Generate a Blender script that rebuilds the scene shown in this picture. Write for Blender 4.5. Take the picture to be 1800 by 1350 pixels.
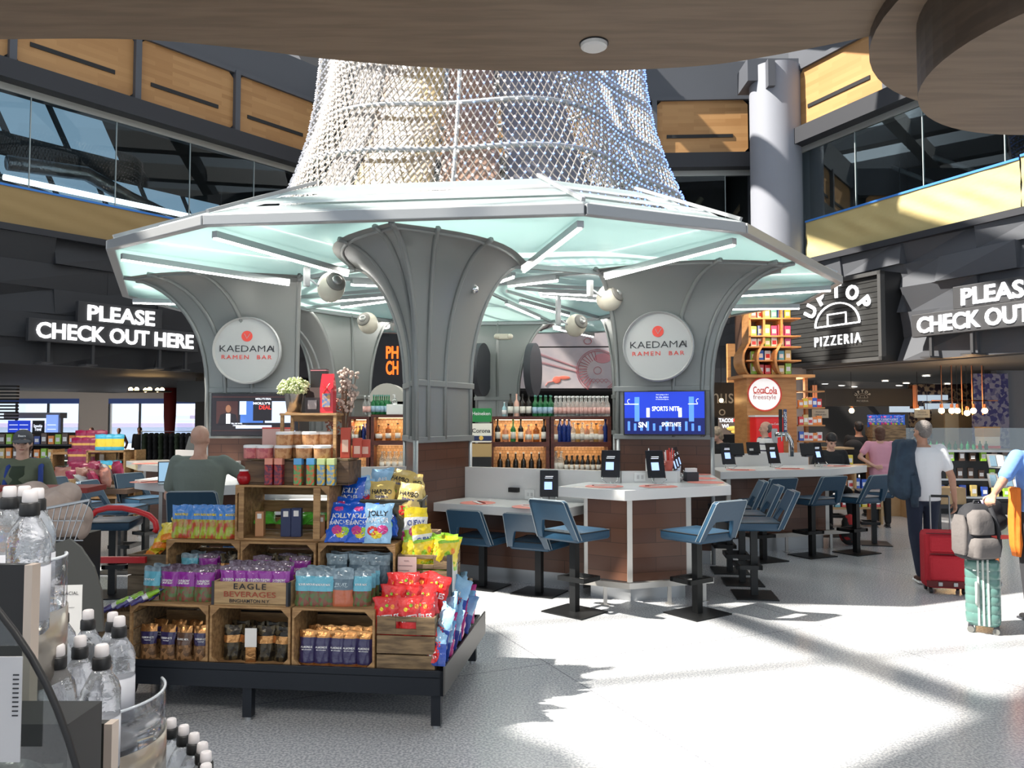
import bpy, bmesh, math, random
from mathutils import Matrix, Vector, Euler
for o in list(bpy.data.objects): bpy.data.objects.remove(o)
SC=bpy.context.scene; COL=SC.collection
PI=math.pi; rnd=random.Random(7)
def R(a): return math.radians(a)
# ---------- camera, world, sun, exposure ----------
FP=1400.0; PITCH=math.atan(63/1400.0); EYE=1.75
cd=bpy.data.cameras.new('camera'); cam=bpy.data.objects.new('camera',cd); COL.objects.link(cam)
cam.location=(0,0,EYE); cam.rotation_euler=(PI/2+PITCH,0,0); cd.sensor_width=36; cd.lens=28.0; cd.clip_start=0.05; cd.clip_end=300
SC.camera=cam
w=bpy.data.worlds.new('sky'); SC.world=w; w.use_nodes=True
bg=w.node_tree.nodes['Background']; bg.inputs[0].default_value=(0.80,0.90,1.0,1); bg.inputs[1].default_value=1.05
SUNV=Vector((0.86,0.17,-1.0))      # direction the sunlight travels
sl=bpy.data.lights.new('sun','SUN'); sl.energy=11; sl.angle=R(0.9); sl.color=(1.0,0.95,0.86)
so=bpy.data.objects.new('sun',sl); COL.objects.link(so); so.rotation_euler=SUNV.to_track_quat('-Z','Y').to_euler(); so.location=(-20,0,25)
SC.view_settings.view_transform='Standard'; SC.view_settings.look='None'; SC.view_settings.gamma=1; SC.view_settings.use_curve_mapping=False
SC.view_settings.exposure=0.4
def lamp(kind,loc,energy,color=(1,.9,.8),size=.3,rot=(0,0,0),spot=None,name='lamp_light'):
    l=bpy.data.lights.new(name,kind); l.energy=energy; l.color=color
    if kind=='AREA': l.size=size
    elif kind in('POINT','SPOT'): l.shadow_soft_size=size
    if spot: l.spot_size=spot
    o=bpy.data.objects.new(name,l); COL.objects.link(o); o.location=loc; o.rotation_euler=rot; return o
# ---------- picture <-> place ----------
_F=Vector((0,math.cos(PITCH),math.sin(PITCH))); _U=Vector((0,-math.sin(PITCH),math.cos(PITCH)))
def ray(px,py): return _F*FP+Vector((px-900,0,0))+_U*(675-py)
def pz(px,py,z):
    r=ray(px,py); t=(z-EYE)/r.z; return Vector((r.x*t,r.y*t,z))
def pd(px,py,Y):
    r=ray(px,py); t=Y/r.y; return Vector((r.x*t,Y,EYE+r.z*t))
def at(px,D_): return (px-900)/1400*D_
# ---------- materials ----------
MT={}
def mat(name,col=(.5,.5,.5),rough=.5,metal=0,em=0,trans=0,col2=None,scale=20,kind='noise',bump=0,plane=None,alpha=1,ior=1.45,stretch=(1,1,1),brick=(1,.5),mortar=.01,sub=0,coat=0,detail=3,bscale=None,emcol=None,lo=.4,hi=.6,translu=0):
    if name in MT: return MT[name]
    m=bpy.data.materials.new(name); m.use_nodes=True; nt=m.node_tree; N=nt.nodes; L=nt.links; b=N['Principled BSDF']
    c=tuple(col)+(1,); b.inputs['Base Color'].default_value=c; b.inputs['Roughness'].default_value=rough; b.inputs['Metallic'].default_value=metal
    b.inputs['IOR'].default_value=ior
    if trans: b.inputs['Transmission Weight'].default_value=trans
    if coat: b.inputs['Coat Weight'].default_value=coat
    if alpha<1: b.inputs['Alpha'].default_value=alpha
    if em: b.inputs['Emission Color'].default_value=tuple(emcol or col)+(1,); b.inputs['Emission Strength'].default_value=em
    if col2 is not None or bump:
        tc=N.new('ShaderNodeTexCoord'); vec=tc.outputs['Object']
        if plane=='xz':
            sp=N.new('ShaderNodeSeparateXYZ'); cb=N.new('ShaderNodeCombineXYZ'); L.new(vec,sp.inputs[0]); L.new(sp.outputs[0],cb.inputs[0]); L.new(sp.outputs[2],cb.inputs[1]); L.new(sp.outputs[1],cb.inputs[2]); vec=cb.outputs[0]
        mp=N.new('ShaderNodeMapping'); mp.inputs['Scale'].default_value=stretch; L.new(vec,mp.inputs[0]); vec=mp.outputs[0]
    if col2 is not None:
        c2=tuple(col2)+(1,)
        if kind=='brick':
            t=N.new('ShaderNodeTexBrick'); t.inputs['Scale'].default_value=scale; t.inputs['Color1'].default_value=c; t.inputs['Color2'].default_value=c2
            mc=tuple(x*.45 for x in col)+(1,); t.inputs['Mortar'].default_value=mc; t.inputs['Mortar Size'].default_value=mortar; t.inputs['Brick Width'].default_value=brick[0]; t.inputs['Row Height'].default_value=brick[1]
            L.new(vec,t.inputs['Vector']); L.new(t.outputs['Color'],b.inputs['Base Color'])
        else:
            if kind=='wave':
                t=N.new('ShaderNodeTexWave'); t.inputs['Scale'].default_value=scale; t.inputs['Distortion'].default_value=4; t.inputs['Detail'].default_value=3; o='Fac'
            elif kind=='voronoi':
                t=N.new('ShaderNodeTexVoronoi'); t.inputs['Scale'].default_value=scale; o='Color'
            else:
                t=N.new('ShaderNodeTexNoise'); t.inputs['Scale'].default_value=scale; t.inputs['Detail'].default_value=detail; o='Fac'
            L.new(vec,t.inputs['Vector']); rp=N.new('ShaderNodeValToRGB'); e=rp.color_ramp.elements; e[0].position=lo; e[1].position=hi; e[0].color=c; e[1].color=c2
            L.new(t.outputs[o],rp.inputs[0]); L.new(rp.outputs[0],b.inputs['Base Color'])
    if bump:
        t=N.new('ShaderNodeTexNoise'); t.inputs['Scale'].default_value=bscale or scale; t.inputs['Detail'].default_value=4; L.new(vec,t.inputs['Vector'])
        bp=N.new('ShaderNodeBump'); bp.inputs['Strength'].default_value=bump; bp.inputs['Distance'].default_value=.02; L.new(t.outputs['Fac'],bp.inputs['Height']); L.new(bp.outputs[0],b.inputs['Normal'])
    if translu:
        tr=N.new('ShaderNodeBsdfTranslucent'); tr.inputs[0].default_value=c; mx=N.new('ShaderNodeMixShader'); mx.inputs[0].default_value=translu
        L.new(b.outputs[0],mx.inputs[1]); L.new(tr.outputs[0],mx.inputs[2]); L.new(mx.outputs[0],N['Material Output'].inputs[0])
    MT[name]=m; return m
def glassmat(name,col=(.8,.9,.9),op=.15,rough=.02,fres=1.0):
    # thin clear sheet: mostly passes straight through, with a mirror reflection
    if name in MT: return MT[name]
    m=bpy.data.materials.new(name); m.use_nodes=True; nt=m.node_tree; N=nt.nodes; L=nt.links; N.remove(N['Principled BSDF'])
    tp=N.new('ShaderNodeBsdfTransparent'); tp.inputs[0].default_value=tuple(col)+(1,)
    gl=N.new('ShaderNodeBsdfGlossy'); gl.inputs['Roughness'].default_value=rough
    fr=N.new('ShaderNodeFresnel'); fr.inputs[0].default_value=1.5
    ad=N.new('ShaderNodeMath'); ad.operation='ADD'; ad.use_clamp=True; ad.inputs[1].default_value=op; mu=N.new('ShaderNodeMath'); mu.operation='MULTIPLY'; mu.inputs[1].default_value=fres; L.new(fr.outputs[0],mu.inputs[0]); L.new(mu.outputs[0],ad.inputs[0])
    mx=N.new('ShaderNodeMixShader'); L.new(ad.outputs[0],mx.inputs[0]); L.new(tp.outputs[0],mx.inputs[1]); L.new(gl.outputs[0],mx.inputs[2]); L.new(mx.outputs[0],N['Material Output'].inputs[0])
    MT[name]=m; return m
# ---------- mesh builder ----------
_tx={}
def text_geo(body,bold=0,extr=.0,spacing=1.0):
    k=(body,bold,extr,spacing)
    if k in _tx: return _tx[k]
    c=bpy.data.curves.new('t','FONT'); c.body=body; c.size=1; c.align_x='CENTER'; c.align_y='CENTER'; c.offset=bold; c.extrude=extr; c.space_character=spacing; c.resolution_u=3
    o=bpy.data.objects.new('t',c); COL.objects.link(o); dg=bpy.context.evaluated_depsgraph_get(); dg.update()
    me=bpy.data.meshes.new_from_object(o.evaluated_get(dg)); vs=[v.co.copy() for v in me.vertices]; fs=[tuple(p.vertices) for p in me.polygons]
    bpy.data.objects.remove(o); bpy.data.curves.remove(c); bpy.data.meshes.remove(me)
    if vs:
        x0=min(v.x for v in vs);x1=max(v.x for v in vs);y0=min(v.y for v in vs);y1=max(v.y for v in vs)
        for v in vs: v.x-=(x0+x1)/2; v.y-=(y0+y1)/2
        _tx[k]=(vs,fs,x1-x0,y1-y0)
    else: _tx[k]=([],[],1,1)
    return _tx[k]
def Tf(loc=(0,0,0),rz=0,tilt=0): return Matrix.Translation(loc)@Matrix.Rotation(rz,4,'Z')@Matrix.Rotation(PI/2+tilt,4,'X')
def Tm(loc=(0,0,0),rz=0,rx=0,ry=0): return Matrix.Translation(loc)@Matrix.Rotation(rz,4,'Z')@Matrix.Rotation(ry,4,'Y')@Matrix.Rotation(rx,4,'X')
def rrect(w,d,r,z,n=5,cx=0,cy=0):
    r=min(r,w/2-.001,d/2-.001); out=[]
    for qx,qy,a0 in ((1,1,0),(-1,1,90),(-1,-1,180),(1,-1,270)):
        for k in range(n+1): a=R(a0+90*k/n); out.append((cx+qx*(w/2-r)+r*math.cos(a),cy+qy*(d/2-r)+r*math.sin(a),z))
    return out
class MB:
    def __init__(s): s.v=[];s.f=[];s.m=[]
    def add(s,vs,fs,m=0,T=None):
        k=len(s.v)
        s.v+= [tuple(T@Vector(v)) for v in vs] if T is not None else [tuple(v) for v in vs]
        for f in fs: s.f.append(tuple(i+k for i in f)); s.m.append(m)
        return s
    def box(s,x0,x1,y0,y1,z0,z1,m=0,T=None):
        v=[(x,y,z) for z in(z0,z1) for y in(y0,y1) for x in(x0,x1)]
        return s.add(v,[(0,2,3,1),(4,5,7,6),(0,1,5,4),(2,6,7,3),(0,4,6,2),(1,3,7,5)],m,T)
    def cbox(s,c,sz,m=0,T=None):
        x,y,z=c;a,b,d=[q/2 for q in sz]; return s.box(x-a,x+a,y-b,y+b,z-d,z+d,m,T)
    def loft(s,rings,m=0,cap=True,closed=True,T=None,mf=None):
        n=len(rings[0]); vs=[p for r in rings for p in r]; fs=[];
        k=n if closed else n-1
        q=[(i*n+j,i*n+(j+1)%n,(i+1)*n+(j+1)%n,(i+1)*n+j) for i in range(len(rings)-1) for j in range(k)]
        if mf:
            base=len(s.v); s.add(vs,[],0,T)
            for idx,f in enumerate(q): s.f.append(tuple(i+base for i in f)); s.m.append(mf(idx//k,idx%k))
            if cap: s.f.append(tuple(base+i for i in reversed(range(n)))); s.m.append(mf(0,0)); s.f.append(tuple(base+i+(len(rings)-1)*n for i in range(n))); s.m.append(mf(len(rings)-2,0))
            return s
        if cap: q.append(tuple(reversed(range(n)))); q.append(tuple((len(rings)-1)*n+i for i in range(n)))
        return s.add(vs,q,m,T)
    def lathe(s,prof,n=16,m=0,c=(0,0,0),T=None,mf=None):
        rings=[[(c[0]+r*math.cos(2*PI*j/n),c[1]+r*math.sin(2*PI*j/n),c[2]+z) for j in range(n)] for r,z in prof]
        return s.loft(rings,m,T=T,mf=mf)
    def cyl(s,c,r,h,n=16,m=0,T=None,r2=None): return s.lathe([(r,0),(r if r2 is None else r2,h)],n,m,c,T)
    def prism(s,poly,z0,z1,m=0,T=None):
        a=sum(poly[i][0]*poly[(i+1)%len(poly)][1]-poly[(i+1)%len(poly)][0]*poly[i][1] for i in range(len(poly)))
        if a<0: poly=poly[::-1]
        return s.loft([[(x,y,z0) for x,y in poly],[(x,y,z1) for x,y in poly]],m,T=T)
    def tube(s,path,r,n=8,m=0,closed=False,T=None):
        P=[Vector(p) for p in path]; rs=r if isinstance(r,(list,tuple)) else [r]*len(P); rings=[]; up=None
        for i,p in enumerate(P):
            a=P[i-1] if (i>0 or closed) else p; b=P[(i+1)%len(P)] if (i<len(P)-1 or closed) else p
            d=(b-a).normalized()
            if up is None: up=Vector((0,0,1)) if abs(d.z)<.9 else Vector((1,0,0))
            x=d.cross(up); 
            if x.length<1e-4: up=Vector((1,0,0)) if abs(d.x)<.9 else Vector((0,1,0)); x=d.cross(up)
            x.normalize(); y=x.cross(d).normalized(); up=y
            rings.append([tuple(p+x*rs[i]*math.cos(2*PI*(j+.5)/n)+y*rs[i]*math.sin(2*PI*(j+.5)/n)) for j in range(n)])
        if closed: rings.append(rings[0])
        return s.loft(rings,m,cap=not closed,T=T)
    def sph(s,c,r,n=12,m=0,T=None,k=None):
        r=(r,r,r) if not isinstance(r,(tuple,list)) else r; k=k or max(4,n//2)
        rings=[[(c[0]+r[0]*math.sin(PI*i/k)*math.cos(2*PI*j/n),c[1]+r[1]*math.sin(PI*i/k)*math.sin(2*PI*j/n),c[2]-r[2]*math.cos(PI*i/k)) for j in range(n)] for i in range(1,k)]
        base=len(s.v); s.loft(rings,m,cap=False,T=T)
        e=[(c[0],c[1],c[2]-r[2]),(c[0],c[1],c[2]+r[2])]; q=len(s.v); s.add(e,[],m,T)
        for j in range(n):
            s.f.append((q,base+(j+1)%n,base+j)); s.m.append(m); t=base+(k-2)*n; s.f.append((q+1,t+j,t+(j+1)%n)); s.m.append(m)
        return s
    def poly(s,pts,m=0,T=None): return s.add(pts,[tuple(range(len(pts)))],m,T)
    def text(s,body,T,h=None,w=None,m=0,bold=0,extr=0,spacing=1.0,both=False):
        vs,fs,tw,th=text_geo(body,bold,extr/(h or .1) if extr else 0,spacing)
        if h is None: sc=w/tw; sx=sy=sc
        else:
            sy=h/th; sx=(w/tw) if w else sy
        return s.add([Vector((v.x*sx,v.y*sy,v.z*sy)) for v in vs],fs,m,T)
    def sheet(s,fn,nu,nv,m=0,T=None,mf=None):
        base=len(s.v); s.add([fn(i/nu,j/nv) for j in range(nv+1) for i in range(nu+1)],[],m,T)
        for j in range(nv):
            for i in range(nu):
                a=base+j*(nu+1)+i; s.f.append((a,a+1,a+nu+2,a+nu+1)); s.m.append(mf(i/nu,j/nv) if mf else m)
        return s
def mesh(mb,name,mats,smooth=False):
    me=bpy.data.meshes.new(name); me.from_pydata(mb.v,[],mb.f)
    for m in (mats if isinstance(mats,(list,tuple)) else [mats]): me.materials.append(m)
    me.polygons.foreach_set('material_index',mb.m)
    if smooth: me.polygons.foreach_set('use_smooth',[True]*len(me.polygons))
    me.update(); return me
def pieces(mb):
    par=list(range(len(mb.v)))
    def fd(i):
        while par[i]!=i: par[i]=par[par[i]]; i=par[i]
        return i
    for f in mb.f:
        for i in f[1:]: par[fd(i)]=fd(f[0])
    gr={}
    for k,f in enumerate(mb.f): gr.setdefault(fd(f[0]),[]).append(k)
    out=[]
    for ks in gr.values():
        n=MB(); mp={}
        for k in ks:
            f=[]
            for i in mb.f[k]:
                if i not in mp: mp[i]=len(n.v); n.v.append(mb.v[i])
                f.append(mp[i])
            n.f.append(tuple(f)); n.m.append(mb.m[k])
        out.append(n)
    return out
def ob(name,mb,mats,parent=None,smooth=False,loc=None,rz=None,bev=0,solid=0,rot=None,auto=None):
    if name in SPLITN and isinstance(mb,MB):
        ps=pieces(mb)
        if len(ps)>1: return [ob_(name,p,mats,parent,smooth,loc,rz,bev,solid,rot,auto) for p in ps][0]
    return ob_(name,mb,mats,parent,smooth,loc,rz,bev,solid,rot,auto)
def ob_(name,mb,mats,parent=None,smooth=False,loc=None,rz=None,bev=0,solid=0,rot=None,auto=None):
    me=mb if isinstance(mb,bpy.types.Mesh) else mesh(mb,name,mats,smooth)
    if auto and not isinstance(mb,bpy.types.Mesh):
        bm=bmesh.new(); bm.from_mesh(me); bmesh.ops.recalc_face_normals(bm,faces=bm.faces)
        for e in bm.edges:
            if len(e.link_faces)==2 and e.calc_face_angle(0)>R(auto): e.smooth=False
        for f in bm.faces: f.smooth=True
        bm.to_mesh(me); bm.free()
    o=bpy.data.objects.new(name,me); COL.objects.link(o)
    if parent is not None: o.parent=parent
    if loc is not None: o.location=loc
    if rz is not None: o.rotation_euler=(0,0,rz)
    if rot is not None: o.rotation_euler=rot
    if solid: q=o.modifiers.new('s','SOLIDIFY'); q.thickness=solid; q.offset=0
    if bev: q=o.modifiers.new('b','BEVEL'); q.width=bev; q.segments=2; q.limit_method='ANGLE'; q.angle_limit=R(40)
    return o
def tag(o,label=None,cat=None,group=None,kind=None):
    if label: o['label']=label
    if cat: o['category']=cat
    if group: o['group']=group
    if kind: o['kind']=kind
    return o
def thing(name,label,cat,loc=(0,0,0),rz=0,group=None,rot=None):
    o=bpy.data.objects.new(name,None); COL.objects.link(o); o.empty_display_size=.1; o.location=loc; o.rotation_euler=rot or (0,0,rz); return tag(o,label,cat,group)
def struct(name,mb,mats,**k): o=ob(name,mb,mats,**k); o['kind']='structure'; return o
def tree(o): return (o,[tree(c) for c in o.children])
def dup(root,loc=None,rz=None,label=None,group=None,scale=None,rot=None,tr=None):
    def cp(n,par):
        c=n[0].copy(); COL.objects.link(c); c.parent=par
        for k in n[1]: cp(k,c)
        return c
    r=cp(tr or tree(root),None)
    return setup(r,loc,rz,label,group,scale,rot)
def setup(r,loc,rz,label,group,scale,rot):
    if loc is not None: r.location=loc
    if rot is not None: r.rotation_euler=rot
    elif rz is not None: r.rotation_euler=(0,0,rz)
    if label: r['label']=label
    if group: r['group']=group
    if scale: r.scale=scale if isinstance(scale,(tuple,list)) else (scale,)*3
    return r
class Src:
    # a recipe built once: first placing moves the original, later ones copy it
    def __init__(s,root): s.r=root; s.used=False; s.t=tree(root)
    def put(s,loc,rz=0,label=None,group=None,scale=None,rot=None):
        if not s.used: s.used=True; return setup(s.r,loc,rz,label,group,scale,rot)
        return dup(s.r,loc,rz,label,group,scale or (1,1,1),rot,s.t)
def remesh(mb,voxel,sm=6,fac=.5):
    me=mesh(mb,'r',[]) if False else mesh(mb,'r',[MT['black']])
    o=bpy.data.objects.new('r',me); COL.objects.link(o)
    q=o.modifiers.new('r','REMESH'); q.mode='VOXEL'; q.voxel_size=voxel; q.use_smooth_shade=True
    if sm: q=o.modifiers.new('s','SMOOTH'); q.factor=fac; q.iterations=sm
    dg=bpy.context.evaluated_depsgraph_get(); dg.update(); nm=bpy.data.meshes.new_from_object(o.evaluated_get(dg))
    bpy.data.objects.remove(o); nm.materials.clear(); return nm
ORD=['first','second','third','fourth','fifth','sixth','seventh','eighth','ninth','tenth','eleventh','twelfth','thirteenth','fourteenth','fifteenth','sixteenth','seventeenth','eighteenth','nineteenth','twentieth']
def nth(i,n,a='left'):
    b={'left':'right','front':'back','top':'bottom','near':'far','right':'left'}[a]
    if i==0: return {'left':'leftmost','front':'frontmost','top':'topmost','near':'nearest','right':'rightmost'}[a]
    if i==n-1: return {'left':'rightmost','front':'rearmost','top':'bottommost','near':'farthest','right':'leftmost'}[a]
    return ORD[i]+' from '+a if i<20 else 'middle'
# ---------- palette ----------
BLACK=mat('black',(.012,.012,.013),.5); mat('white',(.8,.8,.8),.5)
WHITE=MT['white']
STEEL=mat('brushed steel',(.42,.43,.44),.35,.8); GREYP=mat('grey satin paint',(.235,.245,.24),.36,.25,bump=.05,scale=3)
GREYL=mat('light grey metal',(.40,.41,.42),.4,.4); DGREY=mat('charcoal paint',(.035,.037,.045),.5)
NAVY=mat('navy blue vinyl',(.014,.050,.095),.42,bump=.06,scale=30); PIPE=mat('light piping',(.55,.6,.62),.4)
OAK=mat('crate pine',(.42,.25,.11),.6,col2=(.27,.15,.065),scale=5,stretch=(1,8,8),bump=.2,bscale=12)
OLDW=mat('weathered crate wood',(.24,.16,.085),.7,col2=(.12,.08,.045),scale=6,stretch=(1,7,7),bump=.3)
LED=mat('led tube',(1,.97,.92),.5,em=14); WARM=mat('warm bulb',(1,.62,.25),.5,em=25); COOLW=mat('downlight lens',(1,.93,.8),.5,em=14)
SPLITN={'side','shelf_board','slat','front_post','side_post','corner_iron','corner_block','end_board','socket','chopsticks','print_bar'}
SKIN=mat('skin',(.50,.27,.18),.5,col2=(.44,.22,.145),scale=9); SKINL=mat('fair skin',(.60,.36,.27),.5,col2=(.54,.30,.22),scale=9)
# ================= SETTING =================
FLOOR=mat('speckled terrazzo',(.34,.35,.37),.22,col2=(.60,.60,.61),scale=70,detail=4,lo=.42,hi=.60)
nt=FLOOR.node_tree; N=nt.nodes; L=nt.links; tc=N.new('ShaderNodeTexCoord'); mp=N.new('ShaderNodeMapping'); mp.inputs['Rotation'].default_value=(0,0,R(66)); L.new(tc.outputs['Object'],mp.inputs[0])
bk=N.new('ShaderNodeTexBrick'); bk.offset=0; bk.inputs['Scale'].default_value=1; bk.inputs['Brick Width'].default_value=2.6; bk.inputs['Row Height'].default_value=2.6; bk.inputs['Mortar Size'].default_value=.006; bk.inputs['Color1'].default_value=(1,1,1,1); bk.inputs['Color2'].default_value=(1,1,1,1); bk.inputs['Mortar'].default_value=(.6,.6,.62,1)
mx=N.new('ShaderNodeMix'); mx.data_type='RGBA'; mx.blend_type='MULTIPLY'; mx.inputs[0].default_value=1; B=N['Principled BSDF']; src=B.inputs['Base Color'].links[0].from_socket
L.new(mp.outputs[0],bk.inputs['Vector']); L.new(src,mx.inputs[6]); L.new(bk.outputs[0],mx.inputs[7]); L.new(mx.outputs[2],B.inputs['Base Color'])
struct('floor',MB().box(-45,45,-8,60,-.1,0),FLOOR)
SOFW=mat('taupe wood laminate',(.235,.165,.108),.55,col2=(.185,.128,.083),scale=2.2,stretch=(1,9,3),bump=.05)
SOFE=mat('soffit edge dark wood',(.075,.052,.036),.6,col2=(.05,.035,.025),scale=3,stretch=(1,1,9))
# soffit overhead with a wavy front edge
def cr(P,n=8):
    out=[]
    for i in range(len(P)-1):
        a=P[max(i-1,0)];b=P[i];c=P[i+1];d=P[min(i+2,len(P)-1)]
        for k in range(n):
            t=k/n; out.append(tuple(.5*(2*b[j]+(c[j]-a[j])*t+(2*a[j]-5*b[j]+4*c[j]-d[j])*t*t+(3*b[j]-a[j]-3*c[j]+d[j])*t**3) for j in range(2)))
    out.append(tuple(P[-1][:2])); return out
edge=[(-3.2,3.0)]+[tuple(pz(x,y,3.2)[:2]) for x,y in [(0,69),(180,68),(300,73),(440,87),(560,102),(690,114),(800,121),(900,125),(1030,125),(1130,122),(1250,114),(1350,99),(1450,80),(1537,62)]]
edge=cr(edge,5)+[(1.42,2.6),(1.5,2.0),(1.6,-4),(-5.5,-4),(-5.5,2.6)]
def two(poly,z0,z1):
    a=MB(); a.prism(poly,z0,z1,1); 
    a.m=[0 if all(abs(a.v[i][2]-z0)<1e-5 for i in f) else 1 for f in a.f]; return a
struct('ceiling',two(edge,3.2,3.5),[SOFW,SOFE])
def circ(cx,cy,r,n=64): return [(cx+r*math.cos(2*PI*i/n),cy+r*math.sin(2*PI*i/n)) for i in range(n)]
for (cx,cy,r,z,h,lb) in [(2.05,2.5,.67,2.9,.45,'lowest round wood-laminate ceiling disc at the top right corner'),(2.22,2.62,.93,3.15,.3,'wide shaded round ceiling disc just behind the lowest one at top right'),(1.62,2.05,.62,3.36,.25,'dark round ceiling disc peeking out above the two others at top right')]:
    tag(ob('ceiling_disc',two(circ(cx,cy,r),z,z+h),[SOFW,SOFE]),lb,'ceiling disc')
p=pz(1044,76,3.2); t=thing('smoke_detector','flat round white smoke detector on the wooden soffit','smoke detector',(p.x,p.y,3.2))
ob('cover',MB().lathe([(.052,-.004),(.05,-.016),(.04,-.022)],28),mat('detector white',(.75,.73,.70),.4),t); ob('mounting_ring',MB().cyl((0,0,-.004),.056,.004,28),BLACK,t)
# atrium walls in a shared frame: x along the wall, -y towards the atrium
WL=Matrix.Translation((-9,14,0))@Matrix.Rotation(R(51.1),4,'Z')
WB=Matrix.Translation((-4.6,19.4,0))@Matrix.Rotation(R(-2.7),4,'Z')
WR=Matrix.Translation((6.31,17.5,0))@Matrix.Rotation(R(-64.9),4,'Z')
FASC=mat('black faceted cladding',(.028,.029,.033),.55,bump=.05,scale=6); FASR=mat('slate faceted cladding',(.085,.089,.10),.5,bump=.05,scale=6)
BEAM=mat('dark slate beam',(.03,.031,.037),.55); FRAME=mat('slate frame paint',(.085,.09,.105),.5,bump=.04,scale=8)
WOODP=mat('honey oak strips',(.50,.27,.105),.5,col2=(.40,.20,.07),kind='brick',plane='xz',scale=1,brick=(.75,.09),mortar=.0)
GL=glassmat('atrium glass',(.80,.86,.87),.0,.01,.45); UPD=mat('upper floor dark',(.02,.023,.025),.7); SKYP=mat('mirrored skylight panes',(.16,.24,.32),.5,em=1.1); SKYW=mat('bright mirrored skylight panes',(.5,.62,.66),.5,em=1.0)
def facets(W,x0,x1,z0,z1,nx,nz,amp,matr,name,seed):
    r=random.Random(seed); mb=MB(); dz=(z1-z0)/nz; dx=(x1-x0)/nx
    for j in range(nz):
        off=(j%2)*dx*.5; i=-1
        for i in range(-1,nx+1):
            a=max(x0,x0+off+i*dx); b=min(x1,x0+off+(i+1)*dx)
            if b-a<.05: continue
            za=z0+j*dz; zb=za+dz; ys=[-r.random()*amp-.02 for _ in range(4)]
            mb.add([(a,ys[0],za),(b,ys[1],za),(b,ys[2],zb),(a,ys[3],zb),(a,.1,za),(b,.1,za),(b,.1,zb),(a,.1,zb)],[(0,1,2,3),(0,4,5,1),(3,2,6,7),(1,5,6,2),(0,3,7,4)])
    o=struct(name,mb,matr); o.matrix_world=W; return o
def S(name,mb,mats,W,**k): o=struct(name,mb,mats,**k); o.matrix_world=W; return o
def Tg(name,mb,mats,W,label,cat,group=None,**k):
    o=ob(name,mb,mats,**k); o.matrix_world=W; return tag(o,label,cat,group)
facets(WL,-9,8.6,2.75,5.08,9,5,.22,FASC,'wall_left',3); facets(WR,-.1,13,2.85,5.15,9,5,.24,FASR,'wall_right',5)
facets(WB,-.2,10.7,2.45,5.08,6,5,.1,FASC,'wall_back',9)
tn=1
for W,x0,x1,nm in ((WL,-9,8.6,'left'),(WB,-.2,10.7,'back'),(WR,-.1,13,'right')):
    S('trim_%d'%tn,MB().box(x0,x1,-.25,.4,5.08,5.2).box(x0,x1,-.32,.5,7.75,8.1),BEAM,W); tn+=1
    S('trim_%d'%tn,MB().box(x0,x1,-.05,.5,9.52,10.4).box(x0,x1,-.12,.0,8.1,8.16).box(x0,x1,-.12,0,9.45,9.55),FRAME,W); tn+=1
    S('trim_%d'%tn,MB().box(x0,x1,-.03,0,7.62,7.75),mat('bright rail',(.45,.45,.42),.4,.5),W); tn+=1
# honey oak panels
def chamf(a,b,z0,z1,c=.11): return [(a+c,z0),(b-c,z0),(b,z0+c),(b,z1-c),(b-c,z1),(a+c,z1),(a,z1-c),(a,z0+c)]
def wpanel(W,a,b,label,slot=True):
    o=thing('oak_wall_panel',label,'wall panel',group='honey oak panels above the glazing'); o.matrix_world=W
    P=chamf(a+.06,b-.06,8.16,9.45); ob('veneer',MB().loft([[(x,.02,z) for x,z in P],[(x,-.05,z) for x,z in P]]),WOODP,o)
    if slot: ob('slot',MB().box(a+.3,b-.42,-.07,-.045,8.54,8.62),BLACK,o)
    ob('frame',MB().box(a-.06,a+.06,-.16,.05,8.12,9.5),FRAME,o); return o
for i,(a,b) in enumerate([(-4.4,-2.2),(-2.2,.0),(.0,2.24),(2.24,4.46),(4.46,6.68)]):
    wpanel(WL,a,b,['oak wall panel on the left wall just outside the picture','oak wall panel on the left wall by the picture edge','oak wall panel with a slot at top left corner of the view','oak wall panel with a slot, second from the left','oak wall panel on the left wall, right beside the lattice cone'][i])
for i,(a,b) in enumerate([(.9,3.3),(3.3,5.7),(5.7,8.05),(8.05,10.35)]): wpanel(WB,a,b,['oak panel on the back wall hidden far left behind the cone','oak panel on the back wall behind the cone','oak panel on the back wall half hidden by the cone','oak panel on the back wall between the cone and the round pillar'][i])
for i,(a,b) in enumerate([(.15,2.5),(2.5,4.8),(4.8,7.1),(7.1,9.4)]): wpanel(WR,a,b,['sunlit oak panel right beside the round pillar','oak panel on the right wall touching the ceiling discs','oak panel on the right wall behind the ceiling discs','oak panel on the right wall beyond the picture edge'][i])
# glazing bays
wn=1
for W,st,n in ((WL,-5.8,9),(WR,.1,8),(WB,.5,6)):
    for i in range(n):
        a=st+i*1.54; o=S('window_%d'%wn,MB().box(a+.008,a+1.532,-.012,.0,5.2,7.62),GL,W); wn+=1
        ob('joint',MB().box(a+1.532,a+1.548,-.02,.01,5.2,7.62),mat('glazing joint',(.35,.4,.4),.4),o)
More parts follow.
